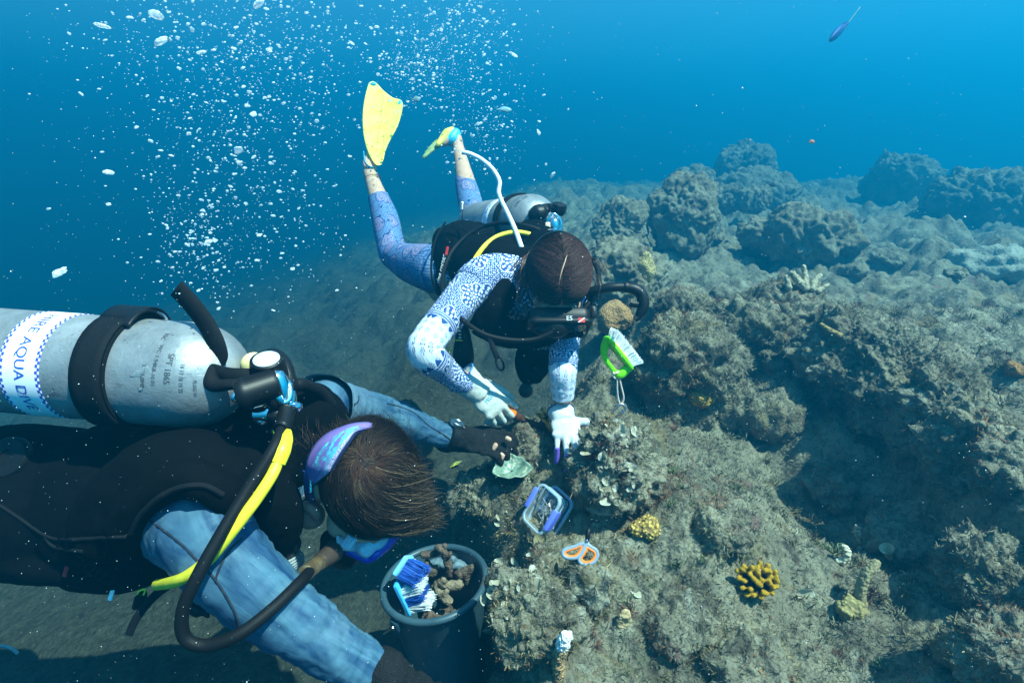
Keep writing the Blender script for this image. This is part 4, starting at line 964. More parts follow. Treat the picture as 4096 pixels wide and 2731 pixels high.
gl, tips_l = glove('glove', rG(1038,850,1.585), hl_f, hl_n, -1, 1.02, ((20,26,20),(26,26,20),(30,26,20),(34,26,20)), .038, .012, M_GLOVEL, woman, 'clean white glove with purple dipped fingers resting on the rock', (.30,-.25), 10)
fl_ = Vector(hl_f).normalized(); sl_ = fl_.cross(Vector(hl_n)).normalized(); nl_ = sl_.cross(fl_)
mb = MB(); cc = rG(1038,850,1.585)-fl_*.010; mb.tube([cc+(sl_*math.cos(t)+nl_*.86*math.sin(t))*.0385 for t in np.linspace(0, 2*math.pi, 33)], .0017, 8, cap=False); mb.build('cuff_trim', flat('navy_trim', (.03,.03,.14), .7), gl)
for i, (p0, p1, r) in enumerate(tips_l):
    mb = MB(); d = (p1-p0); q0 = p0 - d*(.9 if i < 4 else -.2); mb.tube([q0-nl_*.0012-(p1-p0)*.5, p0-nl_*.0002, p1], [r*1.08, r*1.24, r*1.18], 14); mb.ball(p1, r*1.15, 7); mb.ball(p0-nl_*.0006, r*1.17, 7); mb.build('finger_dip', M_PURPLE, gl)

# tank, valve, regulator
tk = Tank(rF(700,292,2.45), rF(1238,262,1.84), .0925, CY*.85-CX*.35+CZ*.3, 'aluminium tank on the back of the patterned diver, seen end on')
L = tk.L
tk.band('label_band', L*.47, L*.47+.062, .0006, M_BAND); tk.text('lettering', 'HIRE AQUA DIVE', .026, L*.47+.031, .45, M_BLUEINK, .0011)
for i, (t_, h, a, sz) in enumerate((('SPT 1865', L-.082, .25, .017), ('WC 9.4KG 10.01', L-.10, .30, .011), ('TP36.0MPa', L-.115, .30, .010))): tk.text('stamp', t_, sz, h, a, M_DARKINK, .0006)
tk.band('strap', L*.66, L*.66+.052, .005, M_WEB, bulge=.001)
tk.band('strap', L*.66+.010, L*.66+.040, .0085, M_WEB)
vc = rF(1265,250,1.82)
b = Blob(); b.chain([(rF(1215,225,1.86), .020), (rF(1190,200,1.84), .030), (rF(1160,215,1.84), .026)], 3); b.chain([(rF(1205,165,1.85), .014), (rF(1260,150,1.85), .012), (rF(1290,160,1.84), .014)], 3)
vb = b.fuse('valve', .005, M_RUB, tk.root, 2)
kc = rF(1340,165,1.80); mb = MB(); kax = (CY*.8+CX*.15+CZ*.45).normalized()
prof = [(.006,-.020),(.020,-.018),(.024,-.010),(.0245,.004),(.022,.014),(.012,.018),(.004,.019)]
V = MB(); V.lathe(kc, kax, prof, 28); fl = []
for i, p in enumerate(V.V):
    p = Vector(p)-kc; a = math.atan2(p.dot(kax.cross(CX).normalized()), p.dot(CX)); fl.append(tuple(kc+p*(1+.06*math.cos(a*7))))
V.V = fl; V.build('knob', M_RUB, vb)
def regulator_w():
    root = empty('regulator', rF(1310,400,1.74), 'chrome regulator with black and yellow hoses on the patterned diver', 'regulator', 'diving regulators')
    mb = MB(); yc = rF(1308,290,1.765); n1 = (CY*.95-CX*.12+CZ*.2).normalized(); s1 = n1.cross(CZ).normalized()
    pts = [yc-n1*.024+s1*.016, yc-n1*.006+s1*.0215, yc+n1*.016+s1*.017, yc+n1*.030+s1*.005, yc+n1*.030-s1*.005, yc+n1*.016-s1*.017, yc-n1*.006-s1*.0215, yc-n1*.024-s1*.016]
    A = spline(pts, 5); mb.tube(A, .0048, 10); mb.build('yoke', M_CHROME, root)
    mb = MB(); mb.lathe(yc-n1*.020, n1, [(.003,0),(.014,0),(.0155,.006),(.0155,.026),(.013,.034),(.008,.040),(.003,.041)], 28); mb.build('inlet', M_CHROME, root)
    mb = MB(); c2 = rF(1300,395,1.735); mb.lathe(c2-n1*.022, n1, [(.003,0),(.014,0),(.016,.004),(.016,.036),(.018,.040),(.018,.048),(.012,.050)], 28); mb.lathe(c2-CX*.004, CZ, [(.008,.010),(.008,.019),(.006,.021),(.002,.021)], 18); mb.lathe(c2, CX, [(.006,.012),(.006,.022),(.004,.024),(.001,.024)], 14); fs = mb.build('first_stage', M_CHROME, root)
    mb = MB(); mb.box(rF(1262,310,1.765), (CX, CY, CZ), (.010,.014,.008), .004); mb.build('dust_cap', M_CREAM, root)
    tube_part('hose', [rF(1290,420,1.745), rF(1200,340,1.74), rF(1060,295,1.75), rF(860,280,1.80), rF(670,345,1.82), rF(520,480,1.80), rF(445,640,1.74), rF(432,790,1.62), rF(480,915,1.50), rF(590,1040,1.44), rF(760,1150,1.42), rF(960,1195,1.43), rF(1150,1190,1.44), rF(1300,1130,1.44)], .0064, M_HOSE, root)
    tube_part('hose', [rF(1320,420,1.735), rF(1420,440,1.70), rF(1530,500,1.64), rF(1620,590,1.57), rF(1655,690,1.52), rF(1640,800,1.48), rF(1560,930,1.46), rF(1440,1060,1.46)], .0068, M_HOSE, root)
    mb = MB(); A = spline([rF(1330,420,1.733), rF(1400,432,1.705), rF(1445,450,1.69)], 6); mb.tube(A, [.0095]*5+[.0085]*4+[.009]*4, 14); mb.build('hose_sleeve', M_RUB, root)
    tube_part('yellow_hose', [rF(1118,367,1.74), rF(1040,352,1.735), rF(960,355,1.73), rF(860,385,1.72), rF(770,450,1.70), rF(700,540,1.67), rF(640,640,1.63), rF(555,735,1.60)], .0072, M_YEL, root)
    b = Blob(); c3 = rF(1320,1085,1.46); b.ell(c3, (.038,.034,.026), (CX,CY,CZ)); b.chain([(c3+CX*.03, .016), (rF(1440,1060,1.46), .011)], 3); b.chain([(c3-CX*.02-CY*.01, .02), (c3-CX*.045-CY*.006, .016)], 3); b.fuse('second_stage', .005, M_RUB, root, 2)
    return root
regulator_w()
# corrugated sensor with a coil, hanging beside the tank
mb = MB(); c0 = rE(868,985,2.30); prof = []
for i in range(9): prof += [(.0105 if i % 2 else .0085, -.004*i)]
mb.lathe(c0+CY*.006, CY*1+CX*.02, [(.004,.004),(.0085,.002)]+prof+[(.004,-.037)], 18)
cl = mb.build('clip_lanyard', M_STEEL); tag(cl, 'small silver coiled clip above the patterned diver\'s vest', 'clip')
tube_part('cord', [c0-CY*.03, c0-CY*.06+CX*.002, c0-CY*.10+CX*.012], .002, M_WEB, cl, 6, 4)

# snorkel beside the head
mb = MB(); A = spline([(*rWH(1150,590,1.46),.0115), (*rWH(1280,540,1.45),.0115), (*rWH(1480,505,1.44),.0120), (*rWH(1660,500,1.44),.0125), (*rWH(1800,525,1.44),.0150), (*rWH(1895,590,1.44),.0150), (*rWH(1925,690,1.44),.0150), (*rWH(1922,780,1.44),.0140), (*rWH(1885,850,1.44),.0115), (*rWH(1855,905,1.44),.0085), (*rWH(1808,930,1.44),.0085)], 6)
mb.tube([a[:3] for a in A], list(A[:,3]), 18); sn = mb.build('snorkel', M_RUB); tag(sn, 'black hooked snorkel sticking out to the right of the patterned diver\'s head', 'snorkel')
mb = MB(); mb.tube([rWH(1860,740,1.435), rWH(1800,735,1.435), rWH(1745,722,1.435)], [.008,.0075,.0085], 12, flat=.6); mb.build('bite_tab', M_RUB, sn)
mb = MB(); mb.lathe(rWH(1690,500,1.44), CX, [(.0135,-.006),(.0145,-.004),(.0145,.004),(.0135,.006)], 20); mb.build('joint_ring', M_RUB, sn)
# floating white strap
wb = ribbon('white_strap', [rE(868,625,1.80), rE(930,640,1.79), rE(1010,682,1.78), rE(1085,750,1.77), rE(1128,830,1.76), rE(1122,900,1.755), rE(1140,960,1.75), rE(1185,1050,1.74), rE(1240,1170,1.72), rE(1295,1325,1.68)], lambda t: CX*(.35+.6*min(1, t*2.2))+CY*(.9-.7*min(1, t*2.2))+CZ*.35, .0145, flat('white_webbing', (.82,.82,.84), .6, bump=(800,.0004)), None)
tag(wb, 'white strap floating up in a curve from behind the dark haired head', 'strap')
# ------------------------------------------------------------------ the near diver in washed blue sleeves
hm = head_frame(rHead(745,700,1.06), CZ*.80+CX*.50+CY*.28, -CY*.97+CX*.10)
M_SHN, M_ELN, M_WRN = Z(452,1215,.93), Z(640,1400,.90), Z(905,1570,.95)
M_SHF, M_ELF, M_WRF = rC(610,430,1.24), rC(1070,517,1.44), rC(1625,690,1.55)
b = Blob()
b.chain([(Z(650,1110,1.14), .075), (Z(520,1120,1.16), .125), (Z(330,1140,1.17), .128), (Z(120,1150,1.18), .115), (Z(-120,1150,1.20), .13)], 5, 20)
b.chain([(M_SHN, .062), (Z(560,1090,1.10), .095), (M_SHF, .058)], 4)
b.chain([(hm(0,-.02,-.05), .055), (hm(0,-.05,-.14), .057), (Z(620,1120,1.13), .07)], 4)
b.chain([(M_SHN, .060), (Z(545,1315,.90), .054), (M_ELN, .046), (Z(770,1490,.92), .038), (M_WRN, .029)], 4)
b.chain([(M_SHF, .052), (rC(850,475,1.34), .042), (M_ELF, .034), (rC(1330,615,1.50), .032), (M_WRF, .021)], 4)
b.chain([(Z(-120,1150,1.20), .13), (Z(-260,1180,1.22), .10), (Z(-460,1260,1.3), .075), (Z(-640,1220,1.45), .06)], 4)
b.chain([(Z(-120,1100,1.26), .12), (Z(-280,1080,1.32), .10), (Z(-480,1080,1.45), .075), (Z(-660,1050,1.6), .06)], 4)
head_shapes(b, hm, 1.03)
nf_f, nf_n = (rC(1960,725,1.535)-M_WRF), CY*.75+CZ*.6
nn_f, nn_n = (Z(985,1640,.99)-M_WRN), CZ*.8+CY*.4+CX*.2
for (wr, f, n) in ((M_WRF, nf_f, nf_n), (M_WRN, nn_f, nn_n)):
    b.ell(Vector(wr)+Vector(f).normalized()*.04, (.026,.045,.012), (Vector(f).cross(n).normalized(), Vector(f).normalized(), Vector(n).normalized()))
man = b.fuse('person', .0055, M_SKIN)
tag(man, 'near diver in washed blue sleeves and a black vest lying over the sand, head down', 'person', 'divers working on the reef')
SLV_N = limb('sleeve', [(Z(330,1140,1.08), .070), (Z(410,1185,1.0), .078), (M_SHN+CZ*-.012, .079), (Z(500,1265,.91), .070), (Z(560,1330,.895), .064), (M_ELN, .058), (Z(700,1440,.905), .052), (Z(770,1490,.92), .046), (Z(830,1525,.935), .041), (M_WRN, .036)], M_DENIM, man, .0048, 26, v0=0.0, n=14, nn=72, flat=.96)
SLV_F = limb('sleeve', [(rC(560,420,1.20), .066), (M_SHF, .062), (rC(740,450,1.29), .055), (rC(860,470,1.34), .051), (M_ELF, .047), (rC(1180,550,1.462), .045), (rC(1330,605,1.50), .039), (rC(1480,655,1.53), .034), (M_WRF, .031), (rC(1665,698,1.552), .0305)], M_DENIM, man, .0042, 26, v0=.06, n=14, nn=60)
# seams on the near sleeve follow its surface a little in front of it
M_SEAM = flat('dark_overlock', (.012,.018,.03), .8, bump=(600, .001))
def onto(o):
    """caster that drops a point along its camera ray onto the surface of one mesh"""
    from mathutils.bvhtree import BVHTree
    t = BVHTree.FromPolygons([v.co+o.location for v in o.data.vertices], [p.vertices[:] for p in o.data.polygons])
    def f(p, off=.0):
        d = (Vector(p)-CAM).normalized(); l, n, i, dd = t.ray_cast(CAM, d); return (l-d*off) if l is not None else Vector(p)
    return f
on_near, on_far = onto(SLV_N), onto(SLV_F)
def seam(pts, r=.0018, on=None):
    A = [on(p, .0004) for p in spline(pts, 5)]; tube_part('seam', A, r, M_SEAM, man, 8, 2)
seam([rB(960,440,.865), rB(1090,530,.842), rB(1230,640,.83), rB(1320,735,.823), rB(1440,860,.822), rB(1520,980,.826), rB(1580,1090,.838), rB(1605,1180,.850), rB(1600,1290,.862)], on=on_near)
seam([rB(1450,860,.822), rB(1490,760,.823), rB(1550,660,.829), rB(1630,590,.85)], on=on_near)
seam([rC(1070,418,1.40), rC(1180,445,1.425), rC(1300,500,1.46), rC(1400,590,1.50), rC(1500,650,1.55), rC(1600,720,1.60)], .0016, on=on_far)
seam([rC(660,385,1.205), rC(740,415,1.225), rC(815,425,1.265), rC(850,395,1.29), rC(850,358,1.30)], .0016, on=on_far)
b = Blob(); b.chain([(Z(640,1110,1.14), .083), (Z(520,1120,1.16), .133), (Z(330,1140,1.17), .136), (Z(120,1150,1.18), .122)], 5, 20); b.chain([(M_SHN, .064), (Z(560,1090,1.10), .10), (M_SHF, .06)], 4)
t_ = b.fuse('rash_guard', .009, M_DENIM, man); planar_uv(t_, CX, CY, 2.8)
b = Blob(); b.chain([(Z(-90,1150,1.20), .138), (Z(-260,1180,1.22), .11), (Z(-460,1260,1.3), .083), (Z(-640,1220,1.45), .068)], 4); b.chain([(Z(-90,1100,1.26), .13), (Z(-280,1080,1.32), .11), (Z(-480,1080,1.45), .083), (Z(-660,1050,1.6), .068)], 4); b.fuse('shorts', .01, M_BLACK, man)

# hair: skin-tight base and thick windswept strands from the crown whorl
b = Blob(); ax = hm.ax
b.ell(hm(0,-.014,.040), (.080,.099,.087), ax); b.ell(hm(0,-.055,.00), (.068,.062,.070), ax)
hairm = b.fuse('hair', .006, None, man, 3)
hq = MT('brown_hair_base', .6, .25); hn = hq.noise(hq.vmap(hq.co(), (60,60,60)), 2, 5, .7); hq.color(hq.mix(hn.ramp(.35,.7), (.012,.007,.005), (.035,.018,.012))); hq.bump(hn, .003); hairm.data.materials.append(hq.m)
Mm = np.array([list(a) for a in ax]); Cm = np.array(list(hm.c)); cen = np.array([0, -.014, .040]); rad3 = np.array([.080,.099,.087])
def to_local(P): return (P-Cm)@Mm.T
wl = to_local(np.array([list(rHead(780,500,.955))]))[0]; wl = (wl-cen)/np.linalg.norm((wl-cen)/rad3)+cen      # the whorl on the scalp
def tip_local(px, py, d): return to_local(np.array([list(rHead(px, py, d))]))[0]
g = np.random.default_rng(17); n = 26000
D0 = g.normal(0, 1, (n, 3)); D0 /= np.linalg.norm(D0, axis=1)[:,None]
Lr = cen+D0*rad3*1.0
kp = (D0[:,2]*.8+(-D0[:,1])*.45 > -.20) & ~((Lr[:,1] > .062) & (Lr[:,2] < .075)); Lr, D0 = Lr[kp], D0[kp]; n = len(Lr)
dist = np.linalg.norm(Lr-wl, axis=1)
kp = g.random(n) < np.clip(.25+dist/.035, 0, 1); Lr, dist = Lr[kp], dist[kp]; n = len(Lr)
cl_n = np.stack([noise(Lr, 70, 71), noise(Lr, 70, 72), noise(Lr, 70, 73)], 1); jit = cl_n*.7+g.normal(0, .06, (n, 3)); lift_ = g.uniform(.0, .35, n); rtv = Mm@np.array(list(CX)); fwv = Mm@np.array(list(-CY))
def hair_dir2(P, t):
    L = to_local(P); q = (L-cen)/rad3; qn = np.linalg.norm(q, axis=1); N = q/rad3; N /= np.linalg.norm(N, axis=1)[:,None]
    away = L-wl; away /= np.linalg.norm(away, axis=1)[:,None]+1e-6; sw = np.cross(N, away)
    D = away*1.0+sw*.35+rtv[None]*.55+fwv[None]*.25+jit*(1+.5*t); D = D-N*((D*N).sum(1))[:,None]*.9; D /= np.linalg.norm(D, axis=1)[:,None]
    tgt = 1.03+.11*lift_+.10*t*lift_*2.0
    D = D+N*np.clip((tgt-qn)*5, -.6, .8)[:,None]
    return D@Mm
u_ = np.clip(.5+1.5*fbm(Lr, 55, 2, 61)+g.normal(0, .16, n), 0, 1); c1, c2, c3 = np.array([.005,.0027,.0020]), np.array([.018,.0088,.0060]), np.array([.12,.078,.044])
col = (c1+(c2-c1)*sstep(.45,.95,u_)[:,None]+(c3*.6-c2)*sstep(.93,1.0,u_)[:,None])*g.uniform(.8, 1.2, (n, 1))
near = np.exp(-(dist/.022)**2)[:,None]; col = col*(1-near*.6)+np.array([.11,.042,.026])*near*.6
strands('strands', Cm+Lr@Mm, hair_dir2, 7, np.clip(.018+dist*.62, .014, .074)*g.uniform(.7, 1.25, n), g.uniform(.0004, .0008, n), col, hairm, 4)
# the longer fringe blown out to the right, golden highlights put into the colour of its lower strands
n2 = 4200; T0 = tip_local(1050,830,.985); a_ = g.random(n2)
Lf = np.stack([np.interp(a_, [0,1], [tip_local(900,420,.97)[i], tip_local(930,1080,1.03)[i]]) for i in range(3)], 1)+g.normal(0, .013, (n2, 3)); Lf = cen+(Lf-cen)/np.linalg.norm((Lf-cen)/rad3, axis=1)[:,None]*1.0
tipA, tipB = tip_local(1310,560,1.01), tip_local(1440,1040,1.01)
tg = tipA[None]+(tipB-tipA)[None]*np.clip(a_*1.15, 0, 1)[:,None]+g.normal(0, .009, (n2, 3)); jf = g.normal(0, .10, (n2, 3)); rootf = Lf.copy()
def fringe_dir(P, t):
    L = to_local(P); q = (L-cen)/rad3; qn = np.linalg.norm(q, axis=1); N = q/rad3; N /= np.linalg.norm(N, axis=1)[:,None]
    D = tg-L; D /= np.linalg.norm(D, axis=1)[:,None]+1e-6; D = D+jf+fwv[None]*.35*(1-t)-fwv[None]*.15*t
    return (D+N*np.clip((1.07-qn)*4, -.2, .9)[:,None])@Mm
Ln = np.linalg.norm(tg-Lf, axis=1)*g.uniform(.75, 1.12, n2)
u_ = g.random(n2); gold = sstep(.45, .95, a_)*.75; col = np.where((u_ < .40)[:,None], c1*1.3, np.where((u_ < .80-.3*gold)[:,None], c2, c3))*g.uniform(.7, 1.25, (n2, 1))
strands('fringe', Cm+Lf@Mm, fringe_dir, 9, Ln, g.uniform(.0005, .0010, n2), col, hairm, 6)
# nape hair towards the vest
n3 = 900; Ln0 = np.stack([g.normal(0, .045, n3), -.095+g.normal(0, .012, n3), g.uniform(-.05, .04, n3)], 1)
def nape_dir(P, t): return (np.stack([np.zeros(n3), -.8+0*Ln0[:,0], -.8+0*Ln0[:,0]], 1)+np.random.default_rng(3).normal(0, .35, (n3, 3)))@Mm
strands('nape', Cm+Ln0@Mm, nape_dir, 5, g.uniform(.015, .035, n3), g.uniform(.0006, .0011, n3), np.array([.022,.012,.009])*g.uniform(.7, 1.6, (n3, 1)), hairm, 8)

# mask: clear skirt, blue rim, padded printed strap
def mk_pt(x, y, d): return rMask(x, y, d)
outer = [(1105,1090),(1150,1055),(1230,1065),(1330,1110),(1450,1160),(1510,1150),(1590,1090),(1680,1000),(1780,890),(1855,830)]
rimA = spline([mk_pt(x, y, 1.045+(.05 if i > 6 else 0)*(i-6)/3) for i, (x, y) in enumerate(outer)], 5)
rimB = [Vector(p)-CZ*.055-CY*.012 for p in rimA]
mb = MB(); ring = [Vector(p) for p in rimA]+[Vector(p) for p in rimB[::-1]]+[Vector(rimA[0])]
mb.tube(ring, .0085, 12, cap=False); bq = MT('blue_frame', .25, .5); bq.color((.01,.03,.36)); mk2 = mb.build('mask', bq.m, man)
face = spline([rMask(1030,840,1.02), rMask(1120,855,1.03), rMask(1250,880,1.035), rMask(1400,895,1.035), rMask(1560,885,1.04), rMask(1700,860,1.06), rMask(1850,820,1.09)], 8); rr_ = spline([Vector(p)+CY*.002 for p in rimA], 2)
cl_ = MT('clear_silicone', .18, .5); cl_.color(cl_.mix(cl_.noise(cl_.co(), 40, 4).ramp(.4, .7), (.35,.52,.68), (.62,.75,.84))); cl_.setp('Alpha', .80)
def resample(A, n):
    A = np.array([list(p) for p in A]); s_ = np.concatenate([[0], np.cumsum(np.linalg.norm(np.diff(A, axis=0), axis=1))]); t = np.linspace(0, s_[-1], n); return np.stack([np.interp(t, s_, A[:,i]) for i in range(3)], 1)
A0, A1 = resample(face, 30), resample(rr_, 30); rows = []
for t in np.linspace(0, 1, 8): rows.append([Vector(A0[i]*(1-t)+A1[i]*t)+CZ*.016*math.sin(math.pi*t)*(.6+.4*math.sin(i*.7))-CY*.004*math.sin(math.pi*t) for i in range(30)])
mb = MB(); mb.sheet(rows); mb.build('skirt', cl_.m, mk2, solid=.0022)
mb = MB(); mb.add([ring[i]-CY*.004 for i in range(len(ring)-1)], [tuple(range(len(ring)-1))]); lq = MT('clear_lens', .03, .5); lq.color((.6,.75,.85)); lq.setp('Transmission Weight', .9); mb.build('lens', lq.m, mk2)
mb = MB(); c = rMask(1215,915,1.005); ax_ = ((CX*.8-CY*.6).normalized(), (CX*.6+CY*.8).normalized(), CZ); mb.box(c, ax_, (.009,.015,.005), .004)
for i in (-1, 0, 1): mb.tube([c+ax_[0]*.004*i-ax_[1]*.011+CZ*.006, c+ax_[0]*.004*i+ax_[1]*.011+CZ*.006], .0016, 8)
mb.build('buckle', cl_.m, mk2)
# strap cover across the back of the head
sp_o = [rHead(845,125,1.02), rHead(780,100,1.005), rHead(640,108,.99), rHead(500,150,.985), rHead(370,215,.985), rHead(270,310,.985), rHead(205,420,.985), rHead(182,530,.988), rHead(205,700,1.01)]
sp_i = [rHead(832,148,1.01), rHead(720,160,.982), rHead(640,195,.965), rHead(585,270,.955), rHead(525,360,.95), rHead(470,450,.95), rHead(430,520,.953), rHead(395,578,.958), rHead(250,690,.99)]
Ao, Ai = resample(spline(sp_o, 6), 40), resample(spline(sp_i, 6), 40); rows = []
for t in np.linspace(0, 1, 9): rows.append([Vector(Ao[i]*(1-t)+Ai[i]*t)+CZ*.014*math.sin(math.pi*t)*math.sin(math.pi*min(1, (i+6)/40)) for i in range(40)])
sq = MT('printed_neoprene', .75, .2); u, v, _ = sq.xyz(sq.co('UV')); nz = sq.noise(sq.vmap(sq.co('UV'), (3, 2.2, 1), (0,0,.7)), 3, 5, .6, 1.4)
c = sq.mix(sq.noise(sq.co('UV'), 2.5, 3).ramp(.35,.65), (.13,.11,.36), (.24,.15,.40)); c = sq.mix(v.ramp(.75, 1.0), c, (.34,.30,.52))
m_ = u.between(.18,.74)*v.between(.36,.86); c = sq.mix(m_*nz.ramp(.46,.56), c, (.05,.42,.52)); c = sq.mix(m_*nz.ramp(.60,.66)*.8, c, (.45,.68,.70)); sq.color(c); sq.bump(sq.noise(sq.co(), 700, 2), .0006)
mb = MB(); mb.sheet(rows); stp = mb.build('strap', sq.m, mk2, solid=.004)
def on_strap(s_, t):
    i = min(max(s_*39, 0), 38.99); k = int(i); f = i-k; o = Ao[k]*(1-f)+Ao[k+1]*f; q = Ai[k]*(1-f)+Ai[k+1]*f
    return Vector(o*(1-t)+q*t)+CZ*(.014*math.sin(math.pi*t)*math.sin(math.pi*min(1, (i+6)/40))+.0032)
text_on('slogan', 'EXTINCTION IS NOT AN OPTION', .0078, lambda x, y: on_strap(.49+x/.235, .925-y/.052), flat('white_print', (.72,.70,.80), .6), stp)
mb = MB(); pts = [Vector(p)-CZ*.006 for p in Ai]; mb.tube(pts, .007, 10, flat=.5); mb.build('strap_lining', flat('navy_neoprene', (.015,.025,.08), .8), stp)
tube_part('strap_end', [rHead(190,560,.99), rHead(200,680,1.0), rHead(210,800,1.02), rHead(235,850,1.04)], .0085, flat('dark_blue_rubber', (.01,.025,.12), .35, .5), mk2, 10, 5, flat=.4)
mb = MB()
for y in (650, 690, 735): mb.box(rHead(225,y,.995), (CX, CY, CZ), (.002,.006,.003), .001)
mb.build('buckle', M_CHROME, mk2)
# ear rim catching colour, with its own colour tone
b = Blob(); b.chain([(rHead(140,900,1.055), .008), (rHead(205,905,1.045), .010), (rHead(265,955,1.045), .010), (rHead(290,1010,1.05), .008)], 4, 12); b.ell(rHead(215,985,1.065), (.030,.028,.014), (CX,CY,CZ)); b.fuse('ear', .004, flat('ear_skin', (.42,.17,.13), .5), man)

# vest
b = Blob()
for c, r in ((Z(60,1150,1.13), (.26,.155,.13)), (Z(300,1150,1.12), (.20,.160,.13)), (Z(470,1060,1.10), (.15,.115,.115)), (Z(600,1030,1.12), (.125,.105,.10)), (Z(260,1290,1.10), (.115,.055,.075)), (Z(120,1270,1.10), (.13,.055,.08))): b.ell(c, r, (CX, CY, CZ))
b.chain([(Z(640,960,1.10), .060), (Z(710,950,1.13), .062), (Z(738,1010,1.16), .055), (Z(700,1090,1.19), .055)], 4)
b.chain([(Z(540,1070,1.0), .055), (Z(600,1130,1.0), .052), (Z(640,1190,1.03), .042), (Z(630,1240,1.06), .034), (Z(605,1290,1.08), .022)], 5)
b.chain([(rB(1560,360,.915), .028), (rB(1480,262,.895), .030), (rB(1370,205,.885), .030), (rB(1230,200,.88), .030), (rB(1070,262,.88), .030), (rB(920,395,.885), .030), (rB(850,540,.905), .030), (rB(870,640,.94), .028)], 5)
b.chain([(rB(1500,180,.97), .06), (rB(1300,110,.955), .065), (rB(1050,170,.95), .065), (rB(850,330,.955), .065), (rB(750,520,.97), .06)], 5)
vm = b.fuse('vest', .008, M_BLACK, man, 3, lambda P: fbm(P, 8, 3, 4)*.010+fbm(P, 26, 3, 6, ridged=True)*.0035)
on_vest = onto(vm)
for pts, w_ in (([rB(880,560,.95), rB(940,440,.93), rB(1080,310,.915), rB(1230,245,.92), rB(1380,240,.925), rB(1500,300,.93)], .0045), ([rB(0,370,.985), rB(150,470,.98), rB(300,570,.975), rB(420,600,.975), rB(640,590,.97), rB(850,580,.96)], .003), ([rB(300,580,.975), rB(370,650,.97), rB(560,680,.97)], .003)):
    tube_part('seam', [on_vest(p, .001) for p in spline(pts, 4)], w_, M_WEB, vm, 8, 2)
mb = MB(); mb.lathe(on_vest(rB(60,50,.955)), (CZ*.9+CY*.3), [(.002,.004),(.012,.004),(.014,.008),(.034,.008),(.038,.003),(.038,-.008)], 32); mb.build('dump_valve', M_RUB, vm)
lp = rB(600,860,.99); ld = (rB(740,950,.99)-rB(450,770,.99)).normalized(); lu = CZ.cross(ld).normalized()
text_on('logo', 'aqua', .045, lambda x, y: on_vest(lp+ld*x+lu*(y+.010), .0025), M_WEB, vm, shear=.3)
text_on('logo', 'PRO', .020, lambda x, y: on_vest(lp+ld*(x-.02)+lu*(y-.018), .0025), M_WEB, vm)
for c, m_ in ((rB(755,950,.985), M_WHITE), (rB(450,790,.97), M_RED)):
    mb = MB(); mb.box(on_vest(c, .001), ((CX*.3+CY).normalized(), (CX-CY*.3).normalized(), CZ), (.016,.0035,.0015)); mb.build('tab', m_, vm)
tube_part('toggle', [rB(960,950,1.0), rB(945,990,1.0), rB(920,1055,1.01)], [.007,.011,.008], M_WEB, vm, 10, 5, flat=.5)
tube_part('yellow_cord', [rB(920,975,.995), rB(935,945,.99), rB(975,935,.99), rB(965,970,.995)], .0018, M_YEL, vm, 6, 6)
tube_part('strap', [rB(1140,905,.99), rB(1060,960,.995), rB(980,1040,1.0), rB(910,1140,1.0), rB(865,1240,1.0)], [.007,.0075,.0075,.007,.0065], M_WEB, vm, 10, 6, flat=.4)
b = Blob(); b.chain([(rB(1290,1050,1.0), .012), (rB(1330,1075,1.0), .012)], 3); b.chain([(rB(1380,1090,1.0), .005), (rB(1395,1115,1.0), .005)], 2); b.fuse('clip', .004, M_RUB, vm)
# clip and coil hanging at the chest
b = Blob(); b.chain([(rMask(330,900,1.08), .014), (rMask(420,880,1.08), .012), (rMask(450,930,1.08), .010)], 3); b.chain([(rMask(380,960,1.08), .022), (rMask(330,1080,1.085), .016), (rMask(300,1160,1.09), .012)], 4); b.chain([(rMask(245,1020,1.08), .006), (rMask(240,1100,1.085), .006), (rMask(290,1170,1.09), .006)], 4)
cp = b.fuse('clip', .004, M_RUB, vm)
mb = MB(); c0 = rMask(375,1110,1.09); d_ = (rMask(455,1270,1.10)-c0); Lc = d_.length; d_.normalize(); pf = []
for i in range(49):
    t = i/48; pf.append((.0165*(.72+.5*math.sin(math.pi*(t*.75+.15)))+.0028*(1 if i % 8 in (1,2,3) else -1), t*Lc))
mb.lathe(c0, d_, pf, 26); cq = MT('clear_coil', .25, .5); cq.color((.45,.52,.56)); cq.setp('Transmission Weight', .35); cq.setp('IOR', 1.1); mb.build('coil', cq.m, cp)

# gloves and watch
def half_glove(name, wrist, f, n, sd, bends, thumb, label, k=1.09):
    b = Blob(); W = Vector(wrist); fd = Vector(f).normalized(); hand_shapes(b, wrist, f, n, sd, k, bends, 7, thumb, pw=.042, fr=.0108)
    b.chain([(W-fd*.030, .0415), (W, .038), (W+fd*.03, .036)], 4, 20, flat=.97, up=fd.cross(Vector(n)))
    o = b.fuse(name, .0036, M_GLOVEB, man, 2, lambda P: fbm(P, 70, 3, 9)*.0045); o['label'] = label; return o
def shorten(bends): return bends
half_glove('glove', M_WRF, nf_f, nf_n, -1, ((16,44,34),(24,48,36),(30,52,36),(26,46,34)), (.62,.25), 'black fingerless knitted glove reaching towards the rock under the hammer')
half_glove('glove', M_WRN, nn_f, nn_n, 1, ((16,30,24),(20,34,26),(24,36,26),(26,36,26)), (.5,.5), 'black glove half out of the bottom of the picture')
b = Blob(); b.chain([(rC(1925,835,1.53), .0080), (rC(1975,815,1.525), .0088), (rC(1972,845,1.525), .0070)], 3, 12); b.fuse('fingertip', .003, M_SKIN, man)
